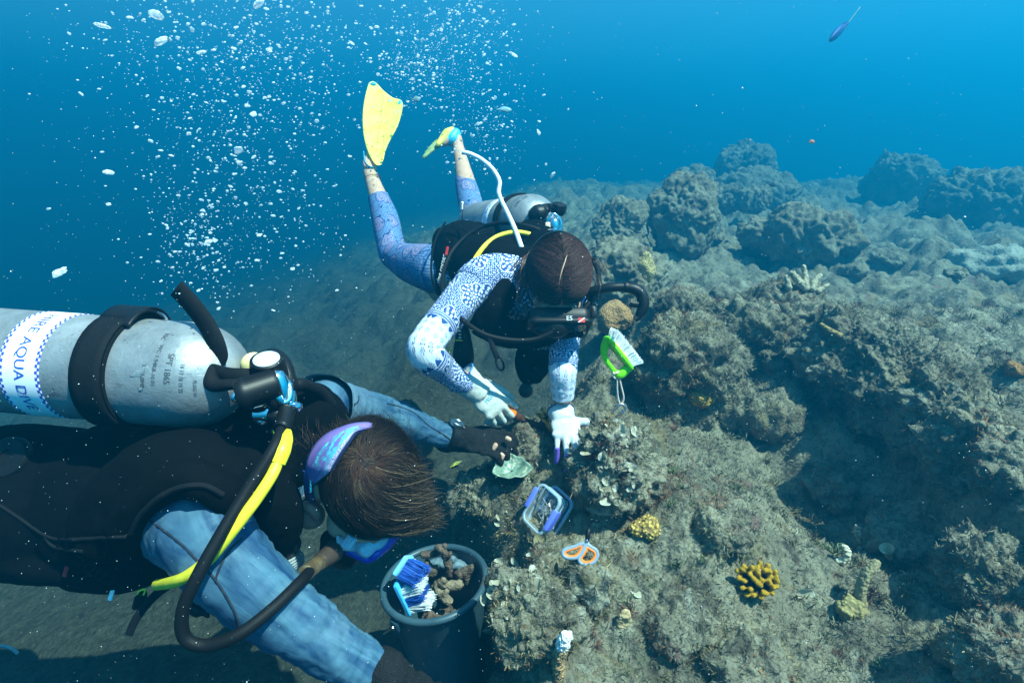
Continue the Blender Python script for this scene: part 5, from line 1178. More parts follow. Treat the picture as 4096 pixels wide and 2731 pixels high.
b = Blob(); b.chain([(rC(2015,690,1.52), .0070), (rC(2035,700,1.52), .0066)], 3, 12); b.fuse('fingertip', .003, M_SKIN, man); b = Blob(); b.chain([(rC(1925,745,1.52), .0075), (rC(1905,775,1.52), .007)], 3, 12); b.fuse('fingertip', .003, M_SKIN, man)
wd_ = (M_WRF-M_ELF).normalized(); wc = M_WRF-wd_*.022; mb = MB(); u_ = (CY-wd_*CY.dot(wd_)).normalized(); v_ = wd_.cross(u_)
mb.lathe(wc-wd_*.011, wd_, [(.036,0),(.0385,.001),(.0385,.021),(.036,.022)], 32, up=u_); wt = mb.build('watch', M_RUB, man)
mb = MB(); wn = (CY*.9+CZ*.35); wn = (wn-wd_*wn.dot(wd_)).normalized(); mb.lathe(wc+wn*.036, wn, [(.004,-.004),(.020,-.002),(.0215,.002),(.0215,.007),(.019,.009),(.018,.008)], 32); mb.build('case', M_STEEL, wt)
mb = MB(); mb.lathe(wc+wn*.0435, wn, [(.0001,.0004),(.0178,0)], 28); dq = MT('dial', .1, .5); dq.color((.02,.03,.04)); mb.build('dial', dq.m, wt)

# tank and regulator of the near diver
tm = Tank(Z(-330,800,1.06), Z(588,872,1.005), .094, CZ*.93+CY*.35, 'scratched aluminium tank on the near diver\'s back, its printed band and stamps in view'); L = tm.L
h_band = (tm.a.dot(Z(60,835,.95)-tm.b))-.036
tm.band('label_band', h_band, h_band+.072, .0007, M_BAND); tm.text('lettering', 'HIRE AQUA DIVE', .0262, h_band+.036, .20, M_BLUEINK, .0014)
for t_, h, a, sz in (('SPT 1865', L-.100, .18, .0135), ('WC 1.94K8-10.01', L-.122, .12, .0095), ('TP36.0MPa', L-.140, .36, .0095), ('15C', L-.126, -.42, .010), ('16 17 18 19 20', L-.080, .35, .0085), ('ML6063 AA', L-.062, .55, .007), ('7060653', L-.055, -.55, .008)): tm.text('stamp', t_, sz, h, a, M_DARKINK, .0008)
hs = tm.a.dot(Z(232,850,.95)-tm.b)
s1 = tm.band('tank_strap', hs-.026, hs+.026, .0055, M_WEB, bulge=.001)
mb = MB()
def patch(h0, h1, a0, a1, o0, o1, name, m, par):
    rows = [[tm.at(h, a, o0+(o1-o0)*math.sin(math.pi*min(1, max(0, (a-a0)/(a1-a0))))) for h in np.linspace(h0, h1, 5)] for a in np.linspace(a0, a1, 16)]
    q_ = MB(); q_.sheet(rows); return q_.build(name, m, par, solid=.004)
patch(hs-.030, hs+.032, -1.75, -.75, .008, .020, 'cam_buckle', M_RUB, s1)
patch(hs+.018, hs+.036, -1.5, -.55, .006, .016, 'buckle_lever', M_RUB, s1)
patch(hs-.028, hs+.024, -.75, 1.5, .0085, .0095, 'strap_layer', M_WEB, s1)
tube_part('wire', [tm.at(hs+.045, -1.15, .012), tm.at(hs+.062, -1.05, .010), tm.at(hs+.072, -1.0, .004)], .0022, M_STEEL, s1, 8, 5)
# valve: cream collar, black protector, handwheel
b = Blob(); b.chain([(tm.b+tm.a*(L-.004), .021), (tm.b+tm.a*(L+.025), .018), (rVal(960,420,.985), .020)], 3); vlv = b.fuse('valve', .005, M_CHROME, tm.root, 2)
b = Blob(); b.chain([(rVal(720,290,1.0), .013), (rVal(700,200,1.0), .017), (rVal(770,150,1.0), .017), (rVal(860,135,1.0), .011)], 4, 14); b.fuse('dust_cap', .004, flat('cream_cap', (.82,.68,.30), .5), tm.root)
ka = (CY*.80+CZ*.58+CX*.06).normalized(); kc = rVal(960,270,.965); mb = MB()
mb.lathe(kc, ka, [(.010,-.028),(.026,-.026),(.0295,-.016),(.0285,.012),(.0265,.022),(.0225,.024),(.0215,.0225)], 36); kn = mb.build('knob', M_RUB, vlv)
mb = MB(); mb.lathe(kc, ka, [(.0001,.0235),(.0012,.0232),(.0212,.0232),(.0216,.0222)], 32); mb.build('knob_disc', flat('pale_disc', (.45,.55,.66), .35), vlv)
b = Blob(); b.chain([(rVal(870,130,1.02), .012), (rVal(990,75,1.02), .014), (rVal(1100,110,1.02), .014), (rVal(1170,220,1.01), .015), (rVal(1215,360,1.0), .015), (rVal(1260,490,1.0), .015)], 5, 14); b.fuse('valve_guard', .005, M_RUB, tm.root)
rg = empty('regulator', rVal(1150,620,.97), 'chrome regulator on the near diver with a thick black hose and a bright yellow hose', 'regulator', 'diving regulators')
b = Blob(); b.chain([(rVal(890,470,.95), .017), (rVal(960,620,.94), .018), (rVal(1010,740,.945), .017), (rVal(1090,800,.96), .012)], 5, 14, flat=.6); b.fuse('yoke_cover', .005, M_RUB, rg)
na = (CX*.80-CY*.5-CZ*.15).normalized(); ya = rVal(1120,560,.955); mb = MB(); mb.lathe(ya, (CY*.85-CX*.25+CZ*.25), [(.004,-.046),(.017,-.042),(.0185,-.028),(.017,-.020),(.019,-.012),(.019,.020),(.016,.030),(.010,.036),(.004,.037)], 30); mb.build('first_stage', M_CHROME, rg)
mb = MB(); yA = spline([rVal(1040,430,.95), rVal(1060,520,.94), rVal(1090,640,.935), rVal(1150,730,.94), rVal(1230,700,.945), rVal(1255,600,.95), rVal(1235,480,.955), rVal(1180,420,.96)], 6); mb.tube(yA, .0062, 12); mb.build('yoke', M_CHROME, rg)
mb = MB(); mb.lathe(rVal(1230,800,.955), (CY*.9+CX*.2), [(.014,-.022),(.013,0),(.011,.018),(.006,.030)], 22); mb.lathe(rVal(1285,790,.955), CX+CZ*.3, [(.009,0),(.009,.010),(.007,.016),(.003,.018)], 16); mb.build('outlet', M_CHROME, rg)
mb = MB(); kc2 = rVal(640,600,.925); ka2 = (CX*.86+CY*.30-CZ*.35).normalized()
pr_ = [(.008,.000),(.0235,-.002),(.0275,.004),(.0275,.014),(.0255,.018),(.0255,.058),(.022,.064),(.010,.066)]
Vk = MB(); Vk.lathe(kc2-ka2*.012, ka2, pr_, 60); out = []
for i, p in enumerate(Vk.V):
    row = i//60; p = Vector(p); 
    if row in (4, 5):
        rel = p-kc2; axl = ka2*rel.dot(ka2); p = kc2+axl+(rel-axl)*(1+.035*((i % 2)*2-1))
    out.append(tuple(p))
Vk.V = out; kb = Vk.build('yoke_knob', M_RUB, rg)
mb = MB(); mb.ball(kc2-ka2*.014, (.009,.010,.010), 8, (ka2, CY, CZ)); mb.build('screw', M_CHROME, kb)
b = Blob(); b.chain([(rVal(980,880,.955), .014), (rVal(1070,900,.955), .017)], 3, 14); b.fuse('port_cap', .004, M_RUB, rg)
mb = MB(); mb.lathe(rVal(880,880,.955), (CX*.9+CY*.1), [(.008,-.016),(.014,-.012),(.015,.006),(.013,.014)], 20); mb.ball(rVal(860,975,.955), .0095, 8); mb.ball(rVal(940,838,.95), .008, 8); mb.build('plug', M_CHROME, rg)
tube_part('hose', [rVal(1205,830,.945), rVal(1180,960,.93), rVal(1120,1150,.90), rVal(1010,1400,.87), Z(565,1130,.84), Z(505,1230,.81), Z(455,1320,.79), Z(420,1400,.785), Z(424,1462,.79), Z(470,1482,.795), Z(545,1458,.80), Z(625,1398,.83), Z(690,1335,.88), rMask(660,1330,.935)], .0090, M_HOSE, rg, 18, 10)
mb = MB(); A = spline([rVal(1215,830,.942), rVal(1195,930,.93), rVal(1165,1040,.915), rVal(1130,1110,.905)], 6); mb.tube(A, [.0130+.0008*(i % 2) for i in range(len(A))], 16); mb.build('hose_sleeve', M_RUB, rg)
mb = MB(); c0, c1 = rMask(640,1335,.935), rMask(790,1220,.975); d_ = (c1-c0).normalized(); Lc = (c1-c0).length; mb.lathe(c0, d_, [(.010,-.012),(.0132,-.010),(.0125,Lc*.5),(.0130,Lc-.002),(.009,Lc)], 24); mb.build('ferrule', M_BRASS, rg)
mb = MB(); c0, c1 = rMask(790,1220,.975), rMask(1000,1060,1.02); d_ = (c1-c0); Lc = d_.length; pf = [(.010,0)]
for i in range(14): pf.append(((.0150 if i % 2 else .0138)+.004*i/14, Lc*(i+.5)/14))
mb.lathe(c0, d_, pf+[(.012,Lc)], 22); mb.build('swivel', flat('brown_metal', (.09,.06,.045), .4, .5, .5), rg)
b = Blob(); b.chain([(rMask(950,900,1.06), .020), (rMask(1000,1000,1.05), .028), (rMask(1060,1080,1.06), .026), (rMask(1180,1130,1.08), .024), (rMask(1270,1150,1.10), .012)], 4); b.fuse('second_stage', .0045, M_RUB, rg, 2)
tube_part('yellow_hose', [rVal(1190,1180,.905), rVal(1120,1400,.885), Z(630,1080,.862), Z(600,1130,.845), Z(560,1185,.83), Z(517,1240,.825), Z(488,1275,.825), Z(455,1305,.83), Z(420,1328,.84), Z(390,1338,.87), Z(362,1342,.92)], .0088, M_YEL, rg, 16, 8)
tube_part('yellow_sheath', [rVal(1225,1120,.91), rVal(1190,1240,.895), rVal(1140,1400,.88), rVal(1070,1570,.872)], [.005,.0115,.0135,.0130], M_YELB, rg, 18, 8)
tube_part('yellow_sheath', [rVal(1070,1095,.915), rVal(1055,1135,.912), rVal(1045,1175,.91)], [.004,.005,.002], M_YELB, rg, 8, 5)
# loose strap tail standing up from the valve strap
wst = ribbon('strap_tail', [rA(1430,690,.965), rA(1450,630,.96), rA(1425,530,.955), rA(1370,420,.96), rA(1300,320,.965), rA(1225,230,.97), rA(1165,170,.975)], lambda t: CX*(.92-.25*t)+CY*(.2+.45*t)+CZ*.25, .034, M_WEB, None, .003)
tag(wst, 'black strap tail standing up behind the near diver\'s tank valve', 'strap')
pt = [rVal(190,330,.955), rVal(420,390,.945), rVal(620,400,.945), rVal(800,400,.955)]
ribbon('valve_strap', pt, CY*.95-CX*.12+CZ*.2, .036, M_WEB, wst, .005)
b = Blob(); b.chain([(rVal(170,270,.955), .012), (rVal(150,420,.95), .014), (rVal(200,490,.945), .012), (rVal(420,480,.94), .010), (rVal(560,470,.94), .009)], 4, 12); b.fuse('strap_fold', .004, M_WEB, wst)
# slim vest hose shadowed behind the yellow one
tube_part('inflator_hose', [rVal(1290,500,1.02), rVal(1400,480,1.03), rVal(1540,520,1.06), Z(735,900,1.09), Z(760,930,1.12)], .012, M_HOSE, vm, 12, 6)
# ------------------------------------------------------------------ tools on the reef
bpy.context.view_layer.update()
DG = bpy.context.evaluated_depsgraph_get()
SOLID = {o.name for o in scene.objects if o.type == 'MESH' and (o.name.split('.')[0] in ('seabed','boulder','ledge_rock','pinnacle','coral_head','loose_stone'))}
def cast(px, py):
    """first rock or seabed point behind photograph position (2352 px)"""
    dr = (CR @ Vector(((px-1176)/(F*0.57422), -(py-784)/(F*0.57422), -1))).normalized(); o = CAM.copy()
    for _ in range(60):
        ok_, loc, nor, _i, ob, _m = scene.ray_cast(DG, o, dr)
        if not ok_: break
        if ob.name in SOLID: return loc, (nor if nor.dot(dr) < 0 else -nor)
        o = loc+dr*.002
    p = hit(px, py); return p, Vector((0,0,1))
def cs(x, y): return cast(x*0.57422, y*0.57422)
# claw hammer
def rust():
    q = MT('rusty_iron', .75, .3, .3); n = q.noise(q.co(), 60, 5); q.color(q.mix(n.ramp(.3,.7), (.030,.012,.008), (.13,.042,.020))); q.bump(n, .002); return q.m
M_RUST = rust()
def worn_claw():
    q = MT('claw_worn_paint', .5, .4, .4); n = q.noise(q.co(), 75, 3, .5, 1.0); c = q.mix(n.ramp(.48,.52), (.03,.014,.010), (.95,.36,.01)); c = q.mix(n.ramp(.60,.63), c, (.75,.74,.68)); q.color(c); return q.m
ham = empty('hammer', rG(1000,1090,1.68), 'rusty claw hammer with an orange grip held in the cream glove', 'hammer')
hA = [rArm(1390,1080,1.60), rArm(1480,1160,1.605), rArm(1540,1215,1.61), rArm(1700,1290,1.625), rArm(1850,1345,1.64), rArm(1990,1390,1.655)]
b = Blob(); b.chain([(rArm(1250,990,1.59), .013), (hA[0], .0145), (hA[1], .0155), (rArm(1510,1190,1.607), .0145)], 4, 16); b.fuse('grip', .004, flat('orange_rubber', (.90,.15,.004), .5), ham)
b = Blob(); b.chain([(rArm(1500,1180,1.606), .0135), (hA[2], .0145), (hA[3], .0095), (hA[4], .0105), (hA[5], .014)], 5, 16, flat=.8); b.fuse('shaft', .004, M_RUST, ham)
b = Blob(); b.chain([(rG(975,960,1.655), .016), (rG(1000,1040,1.665), .0175), (rG(1020,1100,1.672), .015), (rG(1030,1160,1.68), .018), (rG(1020,1190,1.684), .017)], 4, 16); b.chain([(rG(880,930,1.652), .013), (rG(960,1010,1.66), .016)], 3, 14); b.fuse('head', .004, M_RUST, ham)
M_CLAW = worn_claw()
for pth in ([(985,985,.0155),(960,915,.0135),(925,860,.0105),(880,812,.0065)], [(965,985,.0150),(925,925,.0125),(880,875,.0100),(835,840,.0065)]):
    b = Blob(); b.chain([(rG(x, y, 1.645), r) for x, y, r in pth], 5, 14, flat=.7); b.fuse('claw', .0035, M_CLAW, ham)

# green scrubbing brush floating on a cord
def bristles(name, roots, tips, n, m, parent, w=.0009, seed=2, fan=.10):
    """n bristles between two strips given by corner points roots[4] and tips[4]"""
    g = np.random.default_rng(seed); a, c = g.random(n), g.random(n); mb = MB()
    # gather in tufts
    a = (np.floor(a*22)+.5+g.normal(0, .20, n))/22; c = (np.floor(c*7)+.5+g.normal(0, .22, n))/7
    bl = lambda q, a, c: (q[0]*(1-a)+q[1]*a)*(1-c)+(q[3]*(1-a)+q[2]*a)*c
    V, Fc = [], []
    for i in range(n):
        p, t = bl(roots, a[i], c[i]), bl(tips, a[i], c[i]); d = t-p; t = p+d*g.uniform(.93, 1.05)+Vector(g.normal(0, fan*.02, 3)); s_ = d.cross(Vector(g.normal(0, 1, 3))).normalized()*w
        s2 = d.cross(s_).normalized()*w; k = len(V); V += [p-s_, p+s_*.6+s2, p+s_*.6-s2, t-s_*.6, t+s_*.4+s2*.6, t+s_*.4-s2*.6]
        Fc += [(k,k+1,k+4,k+3),(k+1,k+2,k+5,k+4),(k+2,k,k+3,k+5),(k+3,k+4,k+5)]
    mb.add(V, Fc); return mb.build(name, m, parent, smooth=False)
M_GREEN = MT('lime_plastic', .35, .4); M_GREEN.color((.22,.78,.01)); M_GREEN = translucent(M_GREEN, .25, (.3,.9,.02)); M_LIME = flat('lime_top', (.55,.86,.02), .4, .35)
gb = empty('scrub_brush', rG(1530,520,1.56), 'lime green scrubbing brush with white bristles floating on a cord', 'brush')
p0, p1 = rG(1412,232,1.545), rG(1598,462,1.575); dl = (p1-p0).normalized(); dn = (CX*.78+CY*.60-CZ*.10); dn = (dn-dl*dn.dot(dl)).normalized(); dw = dl.cross(dn).normalized(); Lg = (p1-p0).length
mb = MB(); mb.box((p0+p1)/2+dn*.004, (dl, dw, dn), (Lg/2+.006, .022, .0055), .009); mb.build('block', M_GREEN, gb)
mb = MB(); mb.box((p0+p1)/2+dn*.0085-dl*.01, (dl, dw, dn), (Lg/2-.012, .0225, .003), .008); mb.build('rim', M_LIME, gb)
b = Blob(); b.chain([(p0+dn*.002, .012), (rG(1398,285,1.55), .0125), (rG(1392,350,1.555), .009), (rG(1420,415,1.56), .0085), (rG(1448,450,1.562), .0075), (rG(1472,485,1.565), .0085), (rG(1500,512,1.567), .010), (rG(1530,520,1.57), .013), (rG(1560,490,1.573), .015), (p1, .013)], 5, 16, flat=.8); b.fuse('handle', .0035, M_GREEN, gb)
qd = lambda o, k: [p0+dn*o-dw*.017*k+dl*.004, p1+dn*o-dw*.017*k-dl*.002, p1+dn*o+dw*.017*k-dl*.002, p0+dn*o+dw*.017*k+dl*.004]
M_BRIS = flat('white_bristle', (.80,.82,.84), .6, .3)
tp = qd(.036, 1.25); tp[0] = tp[0]-dl*.012; tp[3] = tp[3]-dl*.012; tp[1] = tp[1]+dl*.010; tp[2] = tp[2]+dl*.010
bristles('bristles', qd(.009, 1), tp, 4600, M_BRIS, gb, .0012)
cord_m = MT('pink_cord', .8, .2); u, v, _ = cord_m.xyz(cord_m.co('UV')); cord_m.color(cord_m.mix((u+v*140.0).frac().gt(.7), (.62,.42,.34), (.75,.72,.66)))
cd_ = tube_part('cord', [rG(1490,508,1.565), rG(1502,560,1.57), rG(1503,640,1.58), rG(1512,720,1.59), rG(1530,768,1.595), rG(1550,745,1.595), rG(1556,700,1.59), rG(1538,620,1.58), rG(1522,550,1.57), rG(1515,515,1.562)], .0024, cord_m.m, gb, 8, 8, uvscale=True)
tube_part('cord', [rG(1468,498,1.555), rG(1480,510,1.552), rG(1505,500,1.552), rG(1512,490,1.558)], .0024, cord_m.m, gb, 8, 6, uvscale=True)
tube_part('cord', [rG(1476,505,1.556), rG(1472,530,1.556), rG(1485,552,1.558)], .0022, cord_m.m, gb, 8, 6, uvscale=True)
cpt = [rG(1510,778,1.595), rG(1535,764,1.595), rG(1560,778,1.595), rG(1566,815,1.597), rG(1545,838,1.60), rG(1505,862,1.61), rG(1475,892,1.62), rG(1450,902,1.62), rG(1434,890,1.62), rG(1440,868,1.615), rG(1475,820,1.605), rG(1510,778,1.595)]
A = spline(cpt, 6); mb = MB(); mb.tube(A, .0032, 12, cap=False); cb = mb.build('carabiner', M_STEEL); tag(cb, 'steel carabiner at the lower end of the brush\'s cord, clipped at the rock', 'carabiner')
mb = MB(); mb.tube([rG(1558,820,1.592), rG(1540,836,1.596)], .0044, 10); mb.tube([rG(1466,884,1.617), rG(1445,895,1.617)], .0046, 10); mb.build('gate', M_CHROME, cb)

# clear click box with blue latches and wire pins
pb, nb = cs(2050+480/3.92, 1900+640/3.92)
dbx = depth_of(pb)-.045; ub = dbx/F/3.92
bx = lambda x, y: rBox(x, y, dbx)
n_ = (-CX*.036+CY*.017+CZ*.040).normalized(); a_ = (-CX*.55-CY*.83); a_ = (a_-n_*a_.dot(n_)).normalized(); b_ = n_.cross(a_); b_ = b_ if b_.dot(CX) > 0 else -b_
cbx = bx(455,530); ha, hb_, hd = .050, .037, .046
clear = MT('clear_plastic', .15, .7); clear.color((.62,.74,.82)); clear.setp('Alpha', .20)
frost = MT('frosted_plastic', .3, .5); frost.color((.42,.54,.62)); frost.setp('Alpha', .72)
M_LATCH = flat('periwinkle_latch', (.16,.22,.80), .45, .35, vary=.05)
box = empty('storage_box', cbx-n_*hd, 'small clear plastic box of wire pins with periwinkle blue latches', 'box')
def ring_wall(name, m, par, prof, hx=ha, hy=hb_, rr=.016, off=0.0, closed=False):
    mb = MB(); V = []; Fs = []; P = rrect(hx, hy, rr, 6); n = len(P)
    for (o, h) in prof:
        for (x, y) in P:
            k = 1+o/min(hx, hy); V.append(cbx+a_*x*(1+o/hx)+b_*y*(1+o/hy)+n_*(h+off))
    for r in range(len(prof)-1):
        for i in range(n): Fs.append((r*n+i, r*n+(i+1)%n, (r+1)*n+(i+1)%n, (r+1)*n+i))
    if closed: Fs.append(tuple((len(prof)-1)*n+i for i in range(n)))
    mb.add(V, Fs); return mb.build(name, m, par, sharp=50)
ring_wall('body', clear.m, box, [(0,0),(-.001,-.02),(-.003,-hd+.004),(-.006,-hd)], closed=True)
ring_wall('rim', frost.m, box, [(-.0015,.001),(-.0010,.004),(.0020,.0045),(.0042,.003),(.0042,-.002),(.0010,-.003),(-.0015,.001)])
ring_wall('divider_rim', frost.m, box, [(-.002,-hd*.45),(-.0015,-hd*.45+.0015),(.0008,-hd*.45+.001),(.0008,-hd*.45-.001),(-.002,-hd*.45)])
lid = ring_wall('lid', frost.m, box, [(.001,-hd-.001),(.0045,-hd-.001),(.0052,-hd-.004),(.0045,-hd-.008),(.001,-hd-.008),(.001,-hd-.001)])
ring_wall('gasket', flat('blue_gasket', (.14,.28,.70), .5), lid, [(-.002,-hd-.002),(.0008,-hd-.001),(.0008,-hd-.004),(-.002,-hd-.004),(-.002,-hd-.002)])
for sgn, nm in ((-1, 'latch'), (1, 'latch')):
    mb = MB(); c = cbx+b_*sgn*(hb_+.0065)+n_*(-.004)-a_*(.006 if sgn < 0 else -.004); mb.box(c, (a_, n_, b_), (.027, .0100, .0028), .003); mb.box(c+n_*.0095-b_*sgn*.003, (a_, b_, n_), (.027, .0060, .0022), .002)
    lt = mb.build(nm, M_LATCH, box)
    mb = MB(); mb.box(c+b_*sgn*.0030+n_*.002, (a_, n_, b_), (.0255, .0008, .0006)); mb.box(c+b_*sgn*.0030-n_*.004, (a_, n_, b_), (.0255, .0008, .0006)); mb.build('groove', flat('latch_groove', (.06,.08,.38), .5), lt)
g = np.random.default_rng(8); mb = MB()
M_PIN = flat('galvanised_wire', (.70,.71,.70), .35, .5, .6)
for i in range(34):
    c = cbx+a_*g.uniform(-.012, .036)+b_*g.uniform(-.024, .024)-n_*g.uniform(.030, .042); d = Vector(g.normal(0, 1, 3)); d = (d-n_*d.dot(n_)*.75).normalized(); e = n_.cross(d).normalized(); L_ = g.uniform(.008, .016)
    pn = MB(); pn.tube([c-d*L_+e*.005, c-d*L_, c+d*L_, c+d*L_+e*.006*g.choice([-1,1])], .0010, 6)
    po = pn.build('wire_pin', M_PIN); tag(po, 'bent galvanised wire pin lying in the clear plastic box', 'pin', 'wire pins in the clear box')

# scissors
ps, ns = cs(2050+1050/3.92, 1900+1230/3.92); dsz = depth_of(ps)-.034; us = dsz/F/3.92
sx = lambda x, y, o=0: rBox(x, y, dsz-o+(1230-y)*us*.30)
sc = empty('scissors', sx(1100,1230), 'scissors with grey and orange handles stuck upright in the rock', 'scissors')
M_GREY = flat('grey_blue_plastic', (.19,.24,.30), .45, .35); M_ORG = flat('orange_plastic', (.85,.18,.01), .45, .35)
for lp_, inner in (([(1130,1075),(1060,1085),(985,1120),(880,1150),(800,1190),(805,1255),(880,1290),(990,1285),(1065,1225),(1105,1150)], (932,1195)), ([(1165,1075),(1130,1160),(1085,1240),(1045,1310),(1080,1380),(1165,1395),(1270,1355),(1325,1260),(1305,1175),(1235,1130)], (1190,1250))):
    P = spline([sx(x, y, .006) for x, y in lp_]+[sx(*lp_[0], .006)], 6); mb = MB(); mb.tube(P, 38*us, 14, cap=False, flat=.9); hd_ = mb.build('handle', M_GREY, sc)
    P2 = spline([sx(inner[0]+(x-inner[0])*.80, inner[1]+(y-inner[1])*.76+4, .007) for x, y in lp_]+[sx(inner[0]+(lp_[0][0]-inner[0])*.80, inner[1]+(lp_[0][1]-inner[1])*.76+4, .007)], 6); mb = MB(); mb.tube(P2, 25*us, 12, cap=False); mb.build('grip_lining', M_ORG, hd_)
b = Blob(); b.chain([(sx(1110,1130,.006), 30*us), (sx(1135,1070,.004), 26*us), (sx(1150,1035,.003), 20*us)], 3, 12, flat=.6); b.chain([(sx(1175,1120,.006), 34*us), (sx(1195,1070,.004), 30*us), (sx(1180,1030,.003), 20*us)], 3, 12, flat=.6); b.fuse('shank', .0016, M_GREY, sc)
b = Blob(); b.chain([(sx(1165,1045,.003), 26*us), (sx(1180,960,.006), 44*us), (sx(1190,870,.006), 42*us), (sx(1195,835,.004), 30*us)], 3, 14); bl = b.fuse('blade', .0018, M_RUB, sc)
mb = MB(); mb.ball(sx(1165,1022,.012), .0028, 7); mb.build('pivot', M_CHROME, sc)

# bucket
bc = S(1739, 2325, 1.40); ba = Vector((-.10, -.02, 1)).normalized(); bh, br = .285, .125
bk = empty('bucket', bc-ba*bh, 'dark blue grey plastic bucket of coral pieces standing on the sand', 'bucket')
bm_ = MT('blue_grey_plastic', .42, .4); bm_.color(bm_.mix(bm_.noise(bm_.co(), 14, 5).ramp(.3,.7), (.022,.050,.070), (.040,.080,.100)))
mb = MB(); mb.lathe(bc-ba*bh, ba, [(.001,.004),(.086,.004),(.088,0),(.091,.006),(br-.004,bh-.012),(br-.001,bh-.006),(br-.004,bh-.002),(br-.0065,bh-.012),(.088,.010),(.001,.010)], 64); mb.build('pail', bm_.m, bk, sharp=60)
u_ = (CX-ba*CX.dot(ba)).normalized(); v_ = ba.cross(u_); mb = MB(); mb.tube([bc+(u_*math.cos(t)+v_*math.sin(t))*(br+.001) for t in np.linspace(0, 2*math.pi, 65)], .0085, 12, cap=False); mb.build('rim', bm_.m, bk)
for t0 in (4.05, .91):
    e = bc+(u_*math.cos(t0)+v_*math.sin(t0))*(br+.006)-ba*.022; mb = MB(); mb.box(e, ((u_*-math.sin(t0)+v_*math.cos(t0)), ba, (u_*math.cos(t0)+v_*math.sin(t0))), (.016,.014,.006), .006); mb.build('handle_lug', bm_.m, bk)
e1 = bc+(u_*math.cos(4.05)+v_*math.sin(4.05))*(br+.014)-ba*.022; e2 = bc+(u_*math.cos(.91)+v_*math.sin(.91))*(br+.014)-ba*.022; out = (u_*math.cos(5.62)+v_*math.sin(5.62))
side = (u_*math.cos(2.48)+v_*math.sin(2.48)); tube_part('bail', [e1+(e2-e1)*(.5-.5*math.cos(t))+side*(.155*math.sin(t))-ba*(.165*math.sin(t)) for t in np.linspace(0, math.pi, 11)], .0022, M_STEEL, bk, 8, 4)
# coral pieces lying in the bucket
def coral_piece_mat(name, c1, c2, k=1.0):
    q = MT(name, .9, .15); n = q.noise(q.co(), 55*k, 5, .7); q.color(q.mix(n.ramp(.35,.65), c1, c2)); q.bump(n+q.voro(q.co(), 160*k)*.6, .004); return q.m
M_FRAG = coral_piece_mat('brown_coral', (.05,.035,.028), (.16,.11,.08)); M_FRAG2 = coral_piece_mat('pale_coral', (.13,.10,.07), (.27,.21,.14))
frs = [([(700,480,1.42,.009),(740,500,1.42,.010),(770,560,1.43,.009),(795,640,1.44,.010),(790,700,1.45,.008)], M_FRAG, 'dark reddish branch sticking up at the bucket\'s back edge'),
       ([(590,540,1.44,.010),(680,530,1.44,.009),(760,470,1.42,.008)], M_FRAG, 'dark branch crossing the back of the bucket'), ([(620,600,1.45,.010),(650,700,1.46,.012),(690,640,1.46,.009)], M_FRAG, 'dark forked piece behind the blue brush in the bucket'),
       ([(870,780,1.46,.013),(790,790,1.46,.014),(720,770,1.46,.013),(670,830,1.47,.011)], M_FRAG2, 'pale coral finger lying uppermost in the bucket'), ([(700,800,1.46,.013),(740,860,1.46,.013),(790,910,1.45,.012)], M_FRAG2, 'pale coral stub nearest the bucket\'s front'),
       ([(880,690,1.48,.014),(950,670,1.48,.016),(940,740,1.48,.012)], M_FRAG, 'reddish lump at the right of the bucket'), ([(650,620,1.49,.013),(790,600,1.49,.016),(920,640,1.49,.013)], flat('grey_tube', (.10,.15,.18), .6), 'grey tube lying across the bucket'), ([(330,800,1.45,.012),(380,860,1.46,.013),(420,900,1.46,.010)], M_FRAG, 'dark piece in the left of the bucket')]
for pth, m_, lab in frs:
    b = Blob(); A_f = [(rD(x, y, d), r) for x, y, d, r in pth]; b.chain(A_f, 4, 14); p_ = A_f[len(A_f)//2][0]; b.chain([(p_, A_f[1][1]*.9), (p_+Vector((.012,-.006,.016)), A_f[1][1]*.7)], 2, 10)
    o = b.fuse('coral_piece', .004, m_, None, 1, lambda P: fbm(P, 90, 3, 5)*.006); tag(o, lab, 'coral piece', 'pieces collected in the bucket')
b = Blob(); b.ell(bc-ba*.17, (.080,.080,.040)); ob = b.fuse('rubble', .009, M_FRAG, None, 1, lambda P: (.5-worley(P, 28, 3))*.030+fbm(P, 50, 3, 4)*.008); tag(ob, kind='stuff')
# blue brush standing in the bucket
bb = empty('scrub_brush', rD(560,960,1.40), 'blue scrubbing brush with blue and white bristles leaning in the bucket', 'brush')
M_SKY = flat('sky_blue_plastic', (.05,.36,.72), .4, .35); M_CYAN = flat('light_blue_plastic', (.20,.58,.82), .4, .35)
q0, q1, q2 = rD(430,612,1.375), rD(418,740,1.365), rD(505,955,1.385)
def slab(c0, c1, wdir, wd, th, name, m, par):
    d = (c1-c0).normalized(); w_ = (Vector(wdir)-d*Vector(wdir).dot(d)).normalized(); n2_ = d.cross(w_); mb = MB(); mb.box((c0+c1)/2, (d, w_, n2_), ((c1-c0).length/2, wd, th), min(wd, th)*.9); o = mb.build(name, m, par); return d, w_, n2_
wv = (CX*.30-CY*.10-CZ*.95); dA, wA, nA = slab(rD(480,548,1.372), rD(375,702,1.362), wv, .028, .0065, 'head', M_CYAN, bb)
dB, wB, nB = slab(rD(392,716,1.362), rD(508,958,1.388), wv, .030, .0060, 'plate', M_SKY, bb)
nA = nA if nA.dot(CX) > 0 else -nA; nB = nB if nB.dot(CX) > 0 else -nB
M_BLUEB = flat('royal_blue_bristle', (.015,.085,.42), .6, .3)
def bblock(c0, c1, w_, nrm, lo, hi, m, seed, ww=.024, n=1100):
    qr = lambda o: [c0+nrm*o-w_*ww, c1+nrm*o-w_*ww, c1+nrm*o+w_*ww, c0+nrm*o+w_*ww]; bristles('bristles', qr(lo), qr(hi), n, m, bb, .0010, seed, .14)
